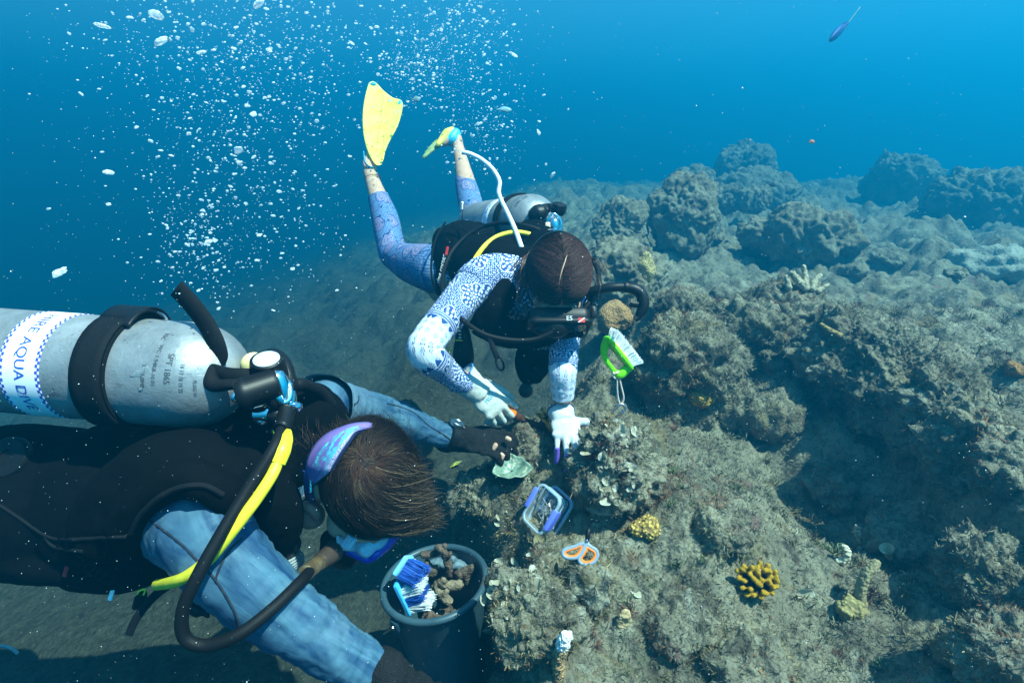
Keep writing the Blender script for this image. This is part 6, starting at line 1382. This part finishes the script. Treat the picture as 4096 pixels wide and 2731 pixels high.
bblock(rD(478,560,1.372), rD(388,712,1.362), wA, (nA+CX*.4).normalized(), .005, .050, M_BLUEB, 3)
bblock(rD(420,770,1.366), rD(452,845,1.374), wB, (nB+CY*.2).normalized(), .005, .052, M_BRIS, 4, n=900)
bblock(rD(452,845,1.374), rD(480,900,1.380), wB, (nB+CY*.2).normalized(), .005, .046, M_BLUEB, 5, n=700)
bblock(rD(482,902,1.380), rD(505,945,1.386), wB, nB, .005, .052, M_BRIS, 6, n=700)

# ------------------------------------------------------------------ corals, algae and small finds
def put(px, py, z=.57422): return cast(px*z, py*z)
# yellow tipped finger coral
pc, nc = cs(2800+620/2.6133, 2050+730/2.6133); dcl = depth_of(pc); uc = dcl/F/2.6133
tipsY = [(630,525),(715,550),(460,560),(440,590),(540,572),(600,570),(600,600),(730,612),(790,615),(605,630),(385,605),(740,670),(800,665),(800,690),(405,685),(460,710),(650,705),(715,705),(600,735),(630,760),(735,740),(810,715),(770,780),(805,770),(525,800),(440,785),(660,835),(755,838),(690,850),(485,860),(560,865),(635,885),(520,640),(680,600),(560,690)]
b = Blob(); cc = pc+nc*.012
b.ell(cc, (.034,.034,.016), None)
for (x, y) in tipsY:
    t = rYC(x, y, dcl-.062+((x-610)**2+(y-700)**2)*uc*uc*5.5); base = cc+(t-cc)*.35; mid = cc+(t-cc)*.72-CY*.002; b.chain([(base, .0066), (mid, .0056), (t, .0056)], 3, 12)
yc_ = b.fuse('finger_coral', .0022, None, None, 2, lambda P: fbm(P, 120, 3, 8)*.0022); co = np.empty(len(yc_.data.vertices)*3, np.float32); yc_.data.vertices.foreach_get('co', co); co = co.reshape(-1, 3)+np.array(yc_.location)
tt = np.array([list(rYC(x, y, dcl-.062+((x-610)**2+(y-700)**2)*uc*uc*5.5)) for x, y in tipsY]); dm = np.min(np.linalg.norm(co[:,None]-tt[None], axis=2), axis=1); k = sstep(.0125, .0045, dm)[:,None]
set_col(yc_.data, np.array([.042,.019,.006])*(1-k)+np.array([.42,.23,.012])*k)
q = MT('finger_coral', .8, .2); q.color(q.attr().outputs['Color']); q.bump(q.voro(q.co(), 420)*-1.0+q.noise(q.co(), 120, 4), .0022); yc_.data.materials.append(q.m); tag(yc_, 'brown finger coral with bright yellow knobbed tips, low on the right', 'coral')
def knobbly(name, px, py, hw, h, c1, c2, label, seed, cell=90, amp=.012, cat='coral', depth=.8, sink=.3, vor=120, rough=.3):
    q = MT(name+'_skin', .85, .2); vv = q.voro(q.co(), vor); n = q.noise(q.co(), 40, 4); q.color(q.mix(vv.ramp(.2,.6), c1, c2)); q.bump(vv*-1.0, .004); p, nn = cast(px, py); d = depth_of(p); u = d/(F*.57422)
    me = rock_mesh(name, p+Vector((0,.0,h*u*.2)), (hw*u, hw*u*depth, h*u), seed, 5, .3, rough, turf=False); P = np.empty(len(me.vertices)*3, np.float32); me.vertices.foreach_get('co', P); P = P.reshape(-1,3); N = np.empty_like(P).ravel(); me.vertices.foreach_get('normal', N); N = N.reshape(-1,3)
    P = P+N*((.55-worley(P, cell, seed))*amp)[:,None]; me.vertices.foreach_set('co', P.ravel()); me.update(); return tag(recentre(obj(name, me, q.m)), label, cat)
knobbly('encrusting_coral', 1484, 1215, 36, 24, (.62,.44,.10), (.20,.12,.04), 'yellow encrusting coral patch right of the scissors', 61, 130, .010)
knobbly('small_coral', 1609, 916, 30, 22, (.10,.05,.02), (.45,.27,.06), 'small mottled orange and brown coral in the hollow', 62, 140, .009, vor=160)
knobbly('brain_coral', 2300, 628, 112, 46, (.17,.17,.14), (.26,.26,.21), 'big knobbly brain coral at the right edge', 63, 13, .075, depth=.9, vor=60, rough=.15)
knobbly('tan_coral', 1416, 742, 46, 36, (.46,.27,.12), (.25,.13,.05), 'orange tan coral under the end of the snorkel', 64, 80, .006, vor=140)
knobbly('speckled_coral', 1482, 628, 22, 40, (.08,.05,.02), (.42,.32,.14), 'brown speckled yellow coral on the side of the pale boulder', 65, 60, .004, vor=110, rough=.1)
knobbly('yellow_sponge', 1960, 1400, 36, 26, (.34,.27,.11), (.20,.16,.07), 'yellowish sponge lump below the pale coral stalk', 66, 60, .010)
knobbly('orange_patch', 2330, 850, 26, 20, (.32,.15,.04), (.14,.07,.03), 'rust orange growth on the right edge of the plateau', 67, 60, .008, cat='sponge')
knobbly('tan_mat', 1432, 1432, 16, 34, (.50,.36,.20), (.36,.25,.13), 'smooth tan crust in the crevice below the scissors', 68, 30, .002, cat='sponge', rough=.05, depth=.4)
# upright coral branch with a white broken tip
def stalk(name, pts, m, label, cat='coral', vox=.003, bump=.004, fr=130, group=None):
    b = Blob(); b.chain(pts, 5, 16); o = b.fuse(name, vox, m, None, 1, lambda P: (.5-worley(P, fr, 3))*bump*2); return tag(o, label, cat, group)
pw_, _ = cs(1750+790/1.5989, 1750+1490/1.5989); dw0 = depth_of(pw_)-.01
M_WT = MT('white_tipped_coral', .85, .2); hz_ = M_WT.xyz(M_WT.co('Generated'))[2]; vv = M_WT.voro(M_WT.co(), 260); M_WT.color(M_WT.mix(hz_.ramp(.72,.80), M_WT.mix(vv.ramp(.1,.5), (.62,.40,.20), (.30,.18,.09)), (.82,.82,.80))); M_WT.bump(vv*-1.0, .003)
stalk('coral_branch', [(rH(780,1560,dw0+.01), .014), (rH(775,1490,dw0), .013), (rH(770,1420,dw0-.02), .0125), (rH(795,1340,dw0-.035), .0130), (rH(815,1285,dw0-.045), .0135), (rH(828,1270,dw0-.048), .0115)], M_WT.m, 'upright coral branch with a white broken tip at the bottom centre')
M_PALE = coral_piece_mat('pale_growth', (.42,.38,.26), (.62,.57,.42)); M_DEAD = coral_piece_mat('dead_coral', (.24,.21,.14), (.44,.39,.27))
p_, _ = cast(1852, 672); d0 = depth_of(p_)
o = stalk('branching_coral', [(Z(1865,668,d0+.02), .022), (Z(1838,650,d0), .016), (Z(1820,628,d0-.01), .012)], M_DEAD, 'pale dead branching coral standing on the sunlit mound')
for ex in ([(1850,660,.016),(1850,640,.013),(1846,614,.010)], [(1866,662,.016),(1872,645,.012),(1884,632,.010)], [(1880,668,.012),(1892,660,.009),(1902,654,.007)], [(1812,660,.014),(1808,645,.011),(1806,636,.009)]):
    b = Blob(); b.chain([(Z(x, y, d0), r) for x, y, r in ex], 4, 12); b.fuse('branch', .004, M_DEAD, o, 1, lambda P: fbm(P, 60, 3, 2)*.006)
p_, _ = cs(2800+1690/2.6133, 2050+900/2.6133); d0 = depth_of(p_)-.01
stalk('coral_stalk', [(rYC(1690,960,d0), .011), (rYC(1670,860,d0-.01), .0125), (rYC(1695,740,d0-.015), .0125), (rYC(1740,640,d0-.02), .0115), (rYC(1800,570,d0-.02), .012), (rYC(1840,530,d0-.02), .010)], coral_piece_mat('stalk', (.17,.14,.08), (.30,.25,.14)), 'curved pale coral stalk left of the funnel sponge', bump=.0025)
p_, _ = cs(2800+1500/2.6133, 2050+500/2.6133); d0 = depth_of(p_)-.008
stalk('tube_worm', [(rYC(1430,500,d0), .0075), (rYC(1500,510,d0-.005), .0085), (rYC(1535,460,d0-.01), .009), (rYC(1540,400,d0-.012), .0085), (rYC(1500,355,d0-.014), .007)], M_PALE, 'short cream hooked tube growing on the dark slope', 'tube worm')
p_, _ = cs(2800+1640/2.6133, 2050+390/2.6133); d0 = depth_of(p_)-.005
stalk('algae_stalk', [(rYC(1668,395,d0), .004), (rYC(1664,300,d0-.01), .0045), (rYC(1640,220,d0-.015), .009), (rYC(1640,160,d0-.018), .008)], M_DEAD, 'thin fuzzy upright stalk on the dark slope', 'alga', bump=.008)
p_, _ = cs(2800+1980/2.6133, 2050+470/2.6133); d0 = depth_of(p_)-.01
mb = MB(); base = rYC(1985,470,d0); top = rYC(1950,370,d0-.02); ax_ = (top-base).normalized(); Lh = (top-base).length
mb.lathe(base, ax_, [(.008,0),(.009,Lh*.25),(.010,Lh*.55),(.016,Lh*.92),(.0178,Lh),(.0165,Lh*.97),(.009,Lh*.62),(.002,Lh*.45)], 36); tag(mb.build('funnel_sponge', flat('pale_funnel', (.42,.41,.28), .6, vary=.3)), 'pale funnel shaped sponge on the right slope', 'sponge')
p_, _ = cs(2300+1375/1.3096, 1200+185/1.3096); d0 = depth_of(p_)-.012
tw = stalk('twig', [(rJ(1290,128,d0), .007), (rJ(1330,155,d0), .009), (rJ(1385,182,d0-.005), .009)], coral_piece_mat('twig', (.14,.09,.04), (.36,.25,.10)), 'broken brown twig leaning on the pale rock crest', 'twig', bump=.002)
# greenish shell dish and yellow leaf
ps, ns = cs(1750+620/2.0911, 1250+1390/2.0911); ns = (Vector((0,0,1))+CZ*.55).normalized(); ps = ps+ns*.030; t1 = ns.cross(CX).normalized(); t2 = ns.cross(t1); mb = MB(); rows = []
for i, r in enumerate(np.linspace(.05, 1, 12)):
    rows.append([ps+ns*(.006+.022*r**2.2+.0015*math.sin(a*5)*r+.0015*math.sin(a*11+2)*r)+(t1*math.cos(a)*.038+t2*math.sin(a)*.050)*r*(1+.10*math.sin(a*3+1)+.06*math.sin(a*7)) for a in np.linspace(0, 2*math.pi, 49)])
mb.sheet(rows); sq_ = MT('nacre_shell', .35, .4); n = sq_.noise(sq_.co(), 45, 5, .6, .8); c = sq_.mix(n.ramp(.35,.6), (.07,.13,.09), (.22,.29,.22)); c = sq_.mix(n.ramp(.60,.66), c, (.50,.48,.34)); sq_.color(c); tag(mb.build('shell', sq_.m, solid=.003), 'greenish pearly shell lying open like a dish on the reef edge', 'shell')
pl, nl = cs(1750+150/2.0911, 1250+1290/2.0911); la = (rG(235,1250,depth_of(pl))-rG(70,1335,depth_of(pl))).normalized(); mb = MB(); rows = []
for t in np.linspace(0, 1, 12):
    c = pl+la*(t-.5)*.06+nl*(.012+.006*math.sin(t*3)); wd = nl.cross(la).normalized()*.011*math.sin(math.pi*min(1, t*.9+.08))*(1+.2*math.sin(t*23)); rows.append([c-wd, c+nl*.003, c+wd])
mb.sheet(rows); lq_ = MT('yellow_leaf', .6, .3); lq_.color(lq_.mix(lq_.noise(lq_.co(), 90, 3).ramp(.45,.55), (.60,.58,.06), (.22,.20,.06))); tag(mb.build('leaf_scrap', lq_.m, solid=.001), 'yellow scrap of leaf at the reef\'s left edge below the black glove', 'leaf')
# pale rope ring on the sand at the lower left
pr, _ = cast(22, 1500); dq0 = depth_of(pr); mb = MB()
mb.tube([rB(10+135*math.cos(t), 1440+125*math.sin(t), dq0-.01) for t in np.linspace(-2.6, 2.2, 40)], .006, 8); tag(mb.build('rope_ring', flat('pale_rope', (.17,.24,.26), .7)), 'faint pale rope ring on the murky sand at the lower left corner', 'rope')
# fan algae
def fan_mesh(seed, r=1.0):
    g = np.random.default_rng(seed); span = g.uniform(1.9, 3.6); curl = g.uniform(.35, .95); ph = g.uniform(0, 6); rows = []; U = []
    for i, q in enumerate(np.linspace(.06, 1, 9)):
        row = []
        for j, a in enumerate(np.linspace(-span/2, span/2, 21)):
            ruff = .20*q*q*math.sin(a*3.2+ph)+.06*q**3*math.sin(a*7+ph*2); qq = q*(1-.38*abs(2*a/span)**3); row.append((math.sin(a)*qq*(1-.1*curl), ruff+curl*.55*q*q*math.cos(a), math.cos(a)*qq*(1-.45*curl*q)+.25)); U.append((j/20, q))
        rows.append(row)
    mb = MB(); mb.sheet([[Vector(p) for p in r_] for r_ in rows], U); return mb
fq = MT('fan_algae', .7, .2); u, v, _ = fq.xyz(fq.co('UV')); rn = fq.rnd()
c = fq.mix((v*16.0+rn*3.0).frac().lt(.30)*.45, fq.mix(rn, (.38,.34,.23), (.52,.49,.39)), (.27,.23,.15)); c = fq.mix(v.ramp(.30,.0), c, (.26,.21,.11)); c = fq.mix(v.gt(.94), c, (.68,.67,.60)); fq.color(c); M_FAN = translucent(fq, .3, (.45,.42,.30))
FANS = []
for i in range(9):
    o = fan_mesh(100+i).build('fan_algae', M_FAN, None, sharp=None); me_ = o.data; me_.transform(Matrix.Translation(o.location)); bpy.data.objects.remove(o); FANS.append(me_)
def fan_quat(n, g):
    """a fan opens outwards from the rock with its face turned partly up"""
    Y = (n*.45+CZ*.45+Vector((0,0,.35))+Vector(g.normal(0, .33, 3))).normalized(); Zx = n*.3+Vector(g.normal(0, 1, 3)); Zx = (Zx-Y*Zx.dot(Y)).normalized(); X = Y.cross(Zx)
    return Matrix((X, Y, Zx)).transposed().to_quaternion()
def fans(pts, crop, smin, smax, label, group, seed):
    g = np.random.default_rng(seed)
    for (x, y, k) in pts:
        p, n = cast(*crop(x, y)); n = (n+CZ*.5+CY*.35).normalized(); o = bpy.data.objects.new('fan_algae', FANS[g.integers(9)]); COL.objects.link(o)
        q = fan_quat(n, g); s = g.uniform(smin, smax)*k
        o.matrix_world = Matrix.Translation(p-n*s*.1) @ q.to_matrix().to_4x4() @ Matrix.Diagonal((s, s*g.uniform(.7,1.2), s, 1)); tag(o, label, 'fan alga', group)
cP = lambda x, y: ((2150+x/3.136)*.57422, (1550+y/3.136)*.57422)
ptsP = [(810,390,1.1),(910,480,.9),(990,450,.6),(1035,460,.7),(960,560,1.3),(1010,540,1.2),(1050,570,.9),(1270,540,1.1),(1380,560,.9),(1060,640,.9),(1090,660,1),(1135,710,.5),(1030,700,.5),(600,780,1.1),(590,800,.7),(790,860,1.0),(860,890,1.1),(905,890,.8),(1080,780,.9),(1110,830,1),(830,960,.6),(900,960,.6),(1015,860,.5),(990,920,.5),(480,970,.6),(470,900,.6),(560,960,.5),(630,950,.5),(710,1070,.6),(870,1050,1.3),(920,1090,1.2),(880,1150,1),(940,1140,.9),(780,1140,.8),(1080,1040,1.2),(1150,1040,1.2),(1210,1070,1),(1260,1050,.8),(830,1240,1),(900,1250,1.1),(880,1330,1),(1250,1210,1.1),(1120,1240,.7),(1240,1150,.9),(830,1350,1.2),(880,1400,1.3),(940,1450,1.0),(1030,1420,.8),(1215,1380,.6),(690,1210,.6),(760,1330,.5)]
fans(ptsP, cP, .012, .020, 'small ruffled white fan alga on the dark rock beside the purple gloved hand', 'fan algae on the dark rock by the hand', 1)
cH = lambda x, y: ((1750+x/1.5989)*.57422, (1750+y/1.5989)*.57422)
ptsH = [(355,850,1.6),(390,885,1.3),(385,810,1),(420,795,1),(370,940,1),(365,985,1.5),(440,985,.9),(430,1040,1.4),(330,1040,1.2),(365,1150,1.1),(440,1080,.8),(510,770,1.2),(555,835,1.1),(570,880,1.5),(590,945,1.6),(600,770,1),(630,850,1),(640,900,.9),(660,820,.8),(690,860,.7),(760,880,1.6),(480,930,.7),(480,800,.8),(540,960,.9),(700,830,.7),(720,760,.5),(610,820,.8),(470,850,.7),(405,930,.8),(455,1130,.7)]
fans(ptsH, cH, .012, .018, 'cream fan alga in the cluster on the rock just right of the bucket', 'fan algae right of the bucket', 2)
ptsL = [(35,435,1.2),(25,420,.9),(120,455,1),(445,445,1.1),(400,500,1),(440,510,.9),(390,540,1.1),(410,470,.9),(365,595,1),(360,510,.8),(595,255,1.2),(610,270,1)]
fans(ptsL, cH, .010, .015, 'small pale fan alga on the reef edge left of the clear box', 'fan algae left of the clear box', 3)
p_, n_c = cs(2050+468/3.92, 1900+1035/3.92); mb = MB(); n_c = (n_c+CZ*.8).normalized(); mb.lathe(p_, n_c, [(.003,0),(.006,.008),(.0125,.016),(.0165,.020),(.0155,.0185),(.006,.0125),(.001,.011)], 30); tag(mb.build('cup_alga', M_FAN, None), 'round cream cup alga just below the clear box', 'fan alga')
for (x, y, s, lab) in ((1215,660,.030,'tall pale ruffled fan alga at the lower right beside the yellow sponge'),(1695,465,.018,'narrow pale fan alga right of the funnel sponge'),(1890,215,.020,'olive fan alga on the upper right of the dark slope'),(1170,320,.022,'dull striped fan alga on the turf above the hooked tube'),(345,580,.026,'brown striped fan alga left of the yellow finger coral'),(265,650,.020,'grey curled fan alga at the top of the tan crevice')):
    p, n = cast((2300+x/1.3096)*.57422, (1900+y/1.3096)*.57422); n = (n+CZ*.6).normalized(); o = bpy.data.objects.new('fan_algae', FANS[int(x) % 9]); COL.objects.link(o)
    o.matrix_world = Matrix.Translation(p-n*s*.1) @ fan_quat(n, np.random.default_rng(int(x))).to_matrix().to_4x4() @ Matrix.Diagonal((s, s, s, 1)); tag(o, lab, 'fan alga')
# red weed tufts on the dark rock
g = np.random.default_rng(4); V = []
for (x, y) in [(860,470),(780,600),(700,850),(640,840),(930,820),(980,680),(1310,630),(1000,950),(820,700),(1450,740),(960,880)]:
    p, n = cast(*cP(x, y))
    for i in range(60):
        b0 = p+Vector(g.normal(0, .007, 3)); d = (n+Vector(g.normal(0, .8, 3))).normalized()*g.uniform(.003, .008); s_ = d.cross(Vector(g.normal(0, 1, 3))).normalized()*.0012; V += [b0-s_, b0+s_, b0+d+s_*.7, b0+d-s_*.7]
tag(obj('red_weed', mesh_np('red_weed', np.array([list(v) for v in V]), np.arange(len(V)), 4, False), flat('red_weed', (.10,.028,.018), .8, vary=.5)), kind='stuff')
# fish
def fish(name, nose, tail, h, thick, m_body, m_tail, label, fork=.9, tail_len=.35, up=None):
    nose, tail = Vector(nose), Vector(tail); d = tail-nose; L_ = d.length; d.normalize(); up = Vector(up or CY); up = (up-d*up.dot(d)).normalized(); sd_ = d.cross(up)
    mb = MB(); n = 22; V = []; Fs = []; prof = [(0,.02),(.06,.40),(.18,.78),(.35,1),(.55,.92),(.75,.62),(.9,.28),(1,.20)]
    T = np.linspace(0, 1, 18); Hh = np.interp(T, [p[0] for p in prof], [p[1] for p in prof])
    for t, hh in zip(T, Hh):
        for k in range(n):
            a = 2*math.pi*k/n; V.append(nose+d*L_*t+up*math.cos(a)*h/2*hh+sd_*math.sin(a)*thick/2*hh)
    for i in range(17):
        for k in range(n): Fs.append((i*n+k, i*n+(k+1)%n, (i+1)*n+(k+1)%n, (i+1)*n+k))
    Fs += [tuple(range(n-1,-1,-1)), tuple(17*n+k for k in range(n))]; mb.add(V, Fs); o = tag(mb.build(name, m_body), label, 'fish')
    mb = MB(); tl = L_*tail_len
    for sg in (1, -1): mb.sheet([[tail+d*tl*a+up*sg*h*(.08+fork*.75*a) , tail+d*tl*(a*(.35 if a > .3 else 1))+up*sg*h*(.02+.25*a)] for a in np.linspace(0, 1, 6)])
    mb.build('tail_fin', m_tail, o, solid=.002)
    mb = MB(); mb.sheet([[nose+d*L_*t+up*h*.46*np.interp(t, T, Hh), nose+d*L_*(t+.04)+up*h*(.46*np.interp(t, T, Hh)+.16*math.sin(math.pi*(t-.25)/.6))] for t in np.linspace(.25, .85, 10)]); mb.build('dorsal_fin', m_body, o, solid=.002)
    mb = MB(); mb.sheet([[nose+d*L_*t-up*h*.46*np.interp(t, T, Hh), nose+d*L_*(t+.05)-up*h*(.46*np.interp(t, T, Hh)+.14*math.sin(math.pi*(t-.55)/.3))] for t in np.linspace(.55, .85, 7)]); mb.build('anal_fin', m_body, o, solid=.002)
    return o
rT = reg(3200, 0, 2.614)
fish('fish', rT(310,415,4.2), rT(500,250,4.4), .105, .05, flat('dark_blue_fish', (.03,.06,.22), .5), flat('yellow_tail', (.55,.52,.06), .5), 'blue fish with a yellow forked tail diving at the upper right', 1.0, .34, CX*.6+CY*.8)
fish('fish', rT(155,1482,3.0), rT(95,1484,3.0), .020, .010, flat('orange_fish', (.40,.12,.05), .5), flat('dark_tail', (.05,.04,.05), .5), 'tiny orange fish alone in the open water above the reef')
fish('fish', rI(1085,292,4.6), rI(1122,300,4.65), .040, .02, flat('black_fish', (.01,.012,.02), .5), flat('black_tail', (.015,.015,.02), .5), 'small dark fish hovering over the hazed mound')
rMf = reg(1300, 0, 1.68)
fish('fish', rMf(1255,740,4.2), rMf(1160,735,4.2), .040, .02, flat('silver_fish', (.25,.40,.45), .4), flat('silver_tail', (.2,.36,.42), .5), 'faint silvery fish among the bubbles above the white strap')
sq_ = MT('striped_fish', .5, .3); sx_ = sq_.xyz(sq_.co('Generated'))[0]; sq_.color(sq_.mix((sx_*6.0).frac().lt(.4), (.25,.36,.38), (.03,.05,.07)))
fish('fish', rMf(640,668,4.4), rMf(585,668,4.4), .045, .02, sq_.m, sq_.m, 'faint striped fish right of the raised yellow fin')
# ------------------------------------------------------------------ bubbles and drifting specks
bq_ = MT('air_bubble', .25, .8); bq_.color((.86,.93,.97))
bq_.bump(bq_.noise(bq_.co(), 2.2, 2), .06, .5); M_BUB = translucent(bq_, .45, (.85,.95,1.0))
_lw = bq_.t.nodes.new('ShaderNodeLayerWeight'); _lw.inputs[0].default_value = .35; _tr = bq_.t.nodes.new('ShaderNodeBsdfTransparent'); _mx = bq_.t.nodes.new('ShaderNodeMixShader'); _o = bq_.t.nodes['Material Output']
_op = (E(bq_.t, _lw.outputs['Facing']).ramp(.05, .6, .30, 1.0)+bq_.noise(bq_.co(), 1.6, 2).ramp(.45, .62)*.6).min(1.0); _s = _o.inputs['Surface'].links[0].from_socket
bq_.t.links.new(_op.s, _mx.inputs[0]); bq_.t.links.new(_tr.outputs[0], _mx.inputs[1]); bq_.t.links.new(_s, _mx.inputs[2]); bq_.t.links.new(_mx.outputs[0], _o.inputs['Surface'])
def bubble_mesh(seed, sub=3):
    V, Fc = ico(sub); V = V.copy(); n = V/np.linalg.norm(V, axis=1)[:,None]; g = np.random.default_rng(seed)
    d = 1+.6*fbm(V+seed*7.7, 1.1, 2, seed)+.12*fbm(V+seed*3, 2.5, 2, seed+2); V = n*d[:,None]; V[:,2] = np.where(V[:,2] < 0, V[:,2]*g.uniform(.15, .5), V[:,2]*g.uniform(.45, .75)); return V, Fc
BV = [bubble_mesh(s) for s in range(1, 9)]; BM = [mesh_np('bubble', V, Fc) for V, Fc in BV]
for m_ in BM: m_.materials.append(M_BUB)
g = np.random.default_rng(21)
clouds = [ # cx, cy, sx, sy (2352 px), depth range, weight, name
 (620,40,170,110,1.1,2.3,.17,0),(560,150,170,150,1.1,2.3,.20,0),(480,330,120,180,1.0,2.0,.13,0),(440,560,60,70,.9,1.6,.07,0),(600,330,110,160,1.3,2.4,.11,0),(640,560,100,130,1.2,2.2,.06,0),(330,60,130,60,.9,1.6,.03,0),
 (1040,50,80,60,1.7,2.6,.16,1),(960,160,50,45,1.8,2.6,.12,1),(1080,150,80,90,1.8,2.6,.09,1),(1100,290,50,70,1.8,2.4,.07,1),(1180,330,60,60,1.8,2.4,.02,1)]
cw = np.array([c[6] for c in clouds]); cw /= cw.sum(); N_B = 5200
ci = g.choice(len(clouds), N_B, p=cw); B = []
for i in ci:
    c = clouds[i]; x, y = g.normal(c[0], c[2]), g.normal(c[1], c[3]); d = g.uniform(c[4], c[5])
    if y > 800 or x < 60 or (c[7] == 0 and y > 720) or y < -60: continue
    r = .0008*math.exp(g.exponential(.66)); r = min(r, .0056)
    if d < 1.2: r *= .8
    B.append((x, y, d, r, c[7]))
B.sort(key=lambda b: -b[3]/b[2])
SINGLE = [(137,627,1.0,.0125,'lone flat bubble at the left edge above the printed tank'),(250,398,1.1,.0100,'lone white bubble left of the bubble plume'),(112,480,1.2,.0075,'small lone bubble at the far left'),(478,557,1.2,.0125,'large bubble at the lower end of the left plume'),(548,345,1.2,.0105,'bright bubble in the middle of the left plume, left of the yellow fin'),(582,263,1.3,.0085,'round white bubble left of the raised fin'),
          (358,36,1.1,.0165,'broad white bubble near the top left of the plume'),(370,97,1.1,.0155,'wide double bubble below the broad one at the top left'),(463,122,1.2,.0120,'oblong bubble right of the wide double bubble'),(236,62,1.1,.0130,'long bubble at the left margin of the plume'),(595,10,1.3,.0170,'big bubble cut by the top edge'),(1180,127,2.0,.0155,'mushroom shaped bubble at the right margin of the plume above the diver'),(1237,305,2.0,.0150,'ragged bubble right of the white strap\'s top'),(1270,402,2.0,.0125,'bubble over the steel tank valve of the patterned diver'),(1100,285,2.0,.0140,'bubble just above the top of the white strap')]
def add_bubble(x, y, d, r, label, group):
    o = bpy.data.objects.new('bubble', BM[g.integers(8)]); COL.objects.link(o); e = (g.normal(0,.35), g.normal(0,.35), g.uniform(0,6.3)); s = r*g.uniform(.85,1.2)
    s *= .80 if r < .007 else .74; o.location = Z(x, y, d); o.rotation_euler = e; o.scale = (s*g.uniform(.9,1.4), s*g.uniform(.9,1.4), s); return tag(o, label, 'bubble', group)
for x, y, d, r, lab in SINGLE: add_bubble(x, y, d, r, lab, 'larger bubbles standing out of the plumes')
PL = (('white air bubble rising in the plume over the near diver', 'bubbles over the near diver'), ('white air bubble rising in the plume above the patterned diver', 'bubbles above the patterned diver'))
for (x, y, d, r, k) in B[:280]: add_bubble(x, y, d, r, *PL[k])
rest = B[280:]; Vb, Fb = ico(1); Vs = []
for (x, y, d, r, k) in rest:
    Vs.append(np.array(Z(x, y, d))[None]+Vb*np.array([r*g.uniform(.8,1.5), r*g.uniform(.8,1.5), r*g.uniform(.5,1.0)])[None]+np.array([0,0,0])[None])
fidx = np.concatenate([Fb+i*len(Vb) for i in range(len(Vs))])
tag(obj('fine_bubbles', mesh_np('fine_bubbles', np.concatenate(Vs), fidx), M_BUB), kind='stuff')
# bubbles clinging to the tank
for (x, y, r, sx_, sz_, lab) in ((940,725,.017,2.6,1.0,'long clear bubble lying on the near tank'),(932,835,.006,1.6,.8,'small clear bubble below the long one on the near tank')):
    V, Fc = BV[2]; me_ = mesh_np('bubble', V, Fc); gq = MT('clear_bubble', .05, .6); gq.color((.75,.88,.95)); gq.setp('Transmission Weight', .8); gq.setp('IOR', 1.25); me_.materials.append(gq.m)
    o = bpy.data.objects.new('bubble', me_); COL.objects.link(o); M_ = Matrix(((CX*.93+CY*.36).normalized(), (CY*.93-CX*.36).normalized(), CZ)).transposed()
    dz_ = depth_of(tm.b+tm.a*(tm.a.dot(rA(x, y, .93)-tm.b)))-tm.r*.98; o.matrix_world = Matrix.Translation(rA(x, y, dz_)) @ M_.to_4x4() @ Matrix.Diagonal((r*sx_*.45, r*.42*sz_, r*.35, 1)); tag(o, lab, 'bubble')
# drifting specks of sediment
n = 8500; d = np.exp(g.uniform(math.log(.42), math.log(2.6), n)); px, py = g.uniform(-300, 2650, n), g.uniform(-200, 1750, n); keep = g.random(n) < np.where((px < 1700) & (py > 450), 1.0, .6); d, px, py = d[keep], px[keep], py[keep]; n = len(d)
C = np.array([list(Z(a, b_, c)) for a, b_, c in zip(px, py, d)]); r = g.gamma(3, .00011, n)*np.clip(d, .6, 2)**.6; oc = np.array([(1,0,0),(-1,0,0),(0,1,0),(0,-1,0),(0,0,1),(0,0,-1)], float); fo = np.array([(0,2,4),(2,1,4),(1,3,4),(3,0,4),(2,0,5),(1,2,5),(3,1,5),(0,3,5)])
V = (C[:,None]+oc[None]*(r[:,None,None]*g.uniform(.6, 1.4, (n, 1, 3)))).reshape(-1, 3); fi = (fo[None]+(np.arange(n)*6)[:,None,None]).reshape(-1, 3)
tag(obj('drifting_specks', mesh_np('drifting_specks', V, fi, 3, False), flat('pale_sediment', (.62,.64,.60), .8, .1)), kind='stuff')
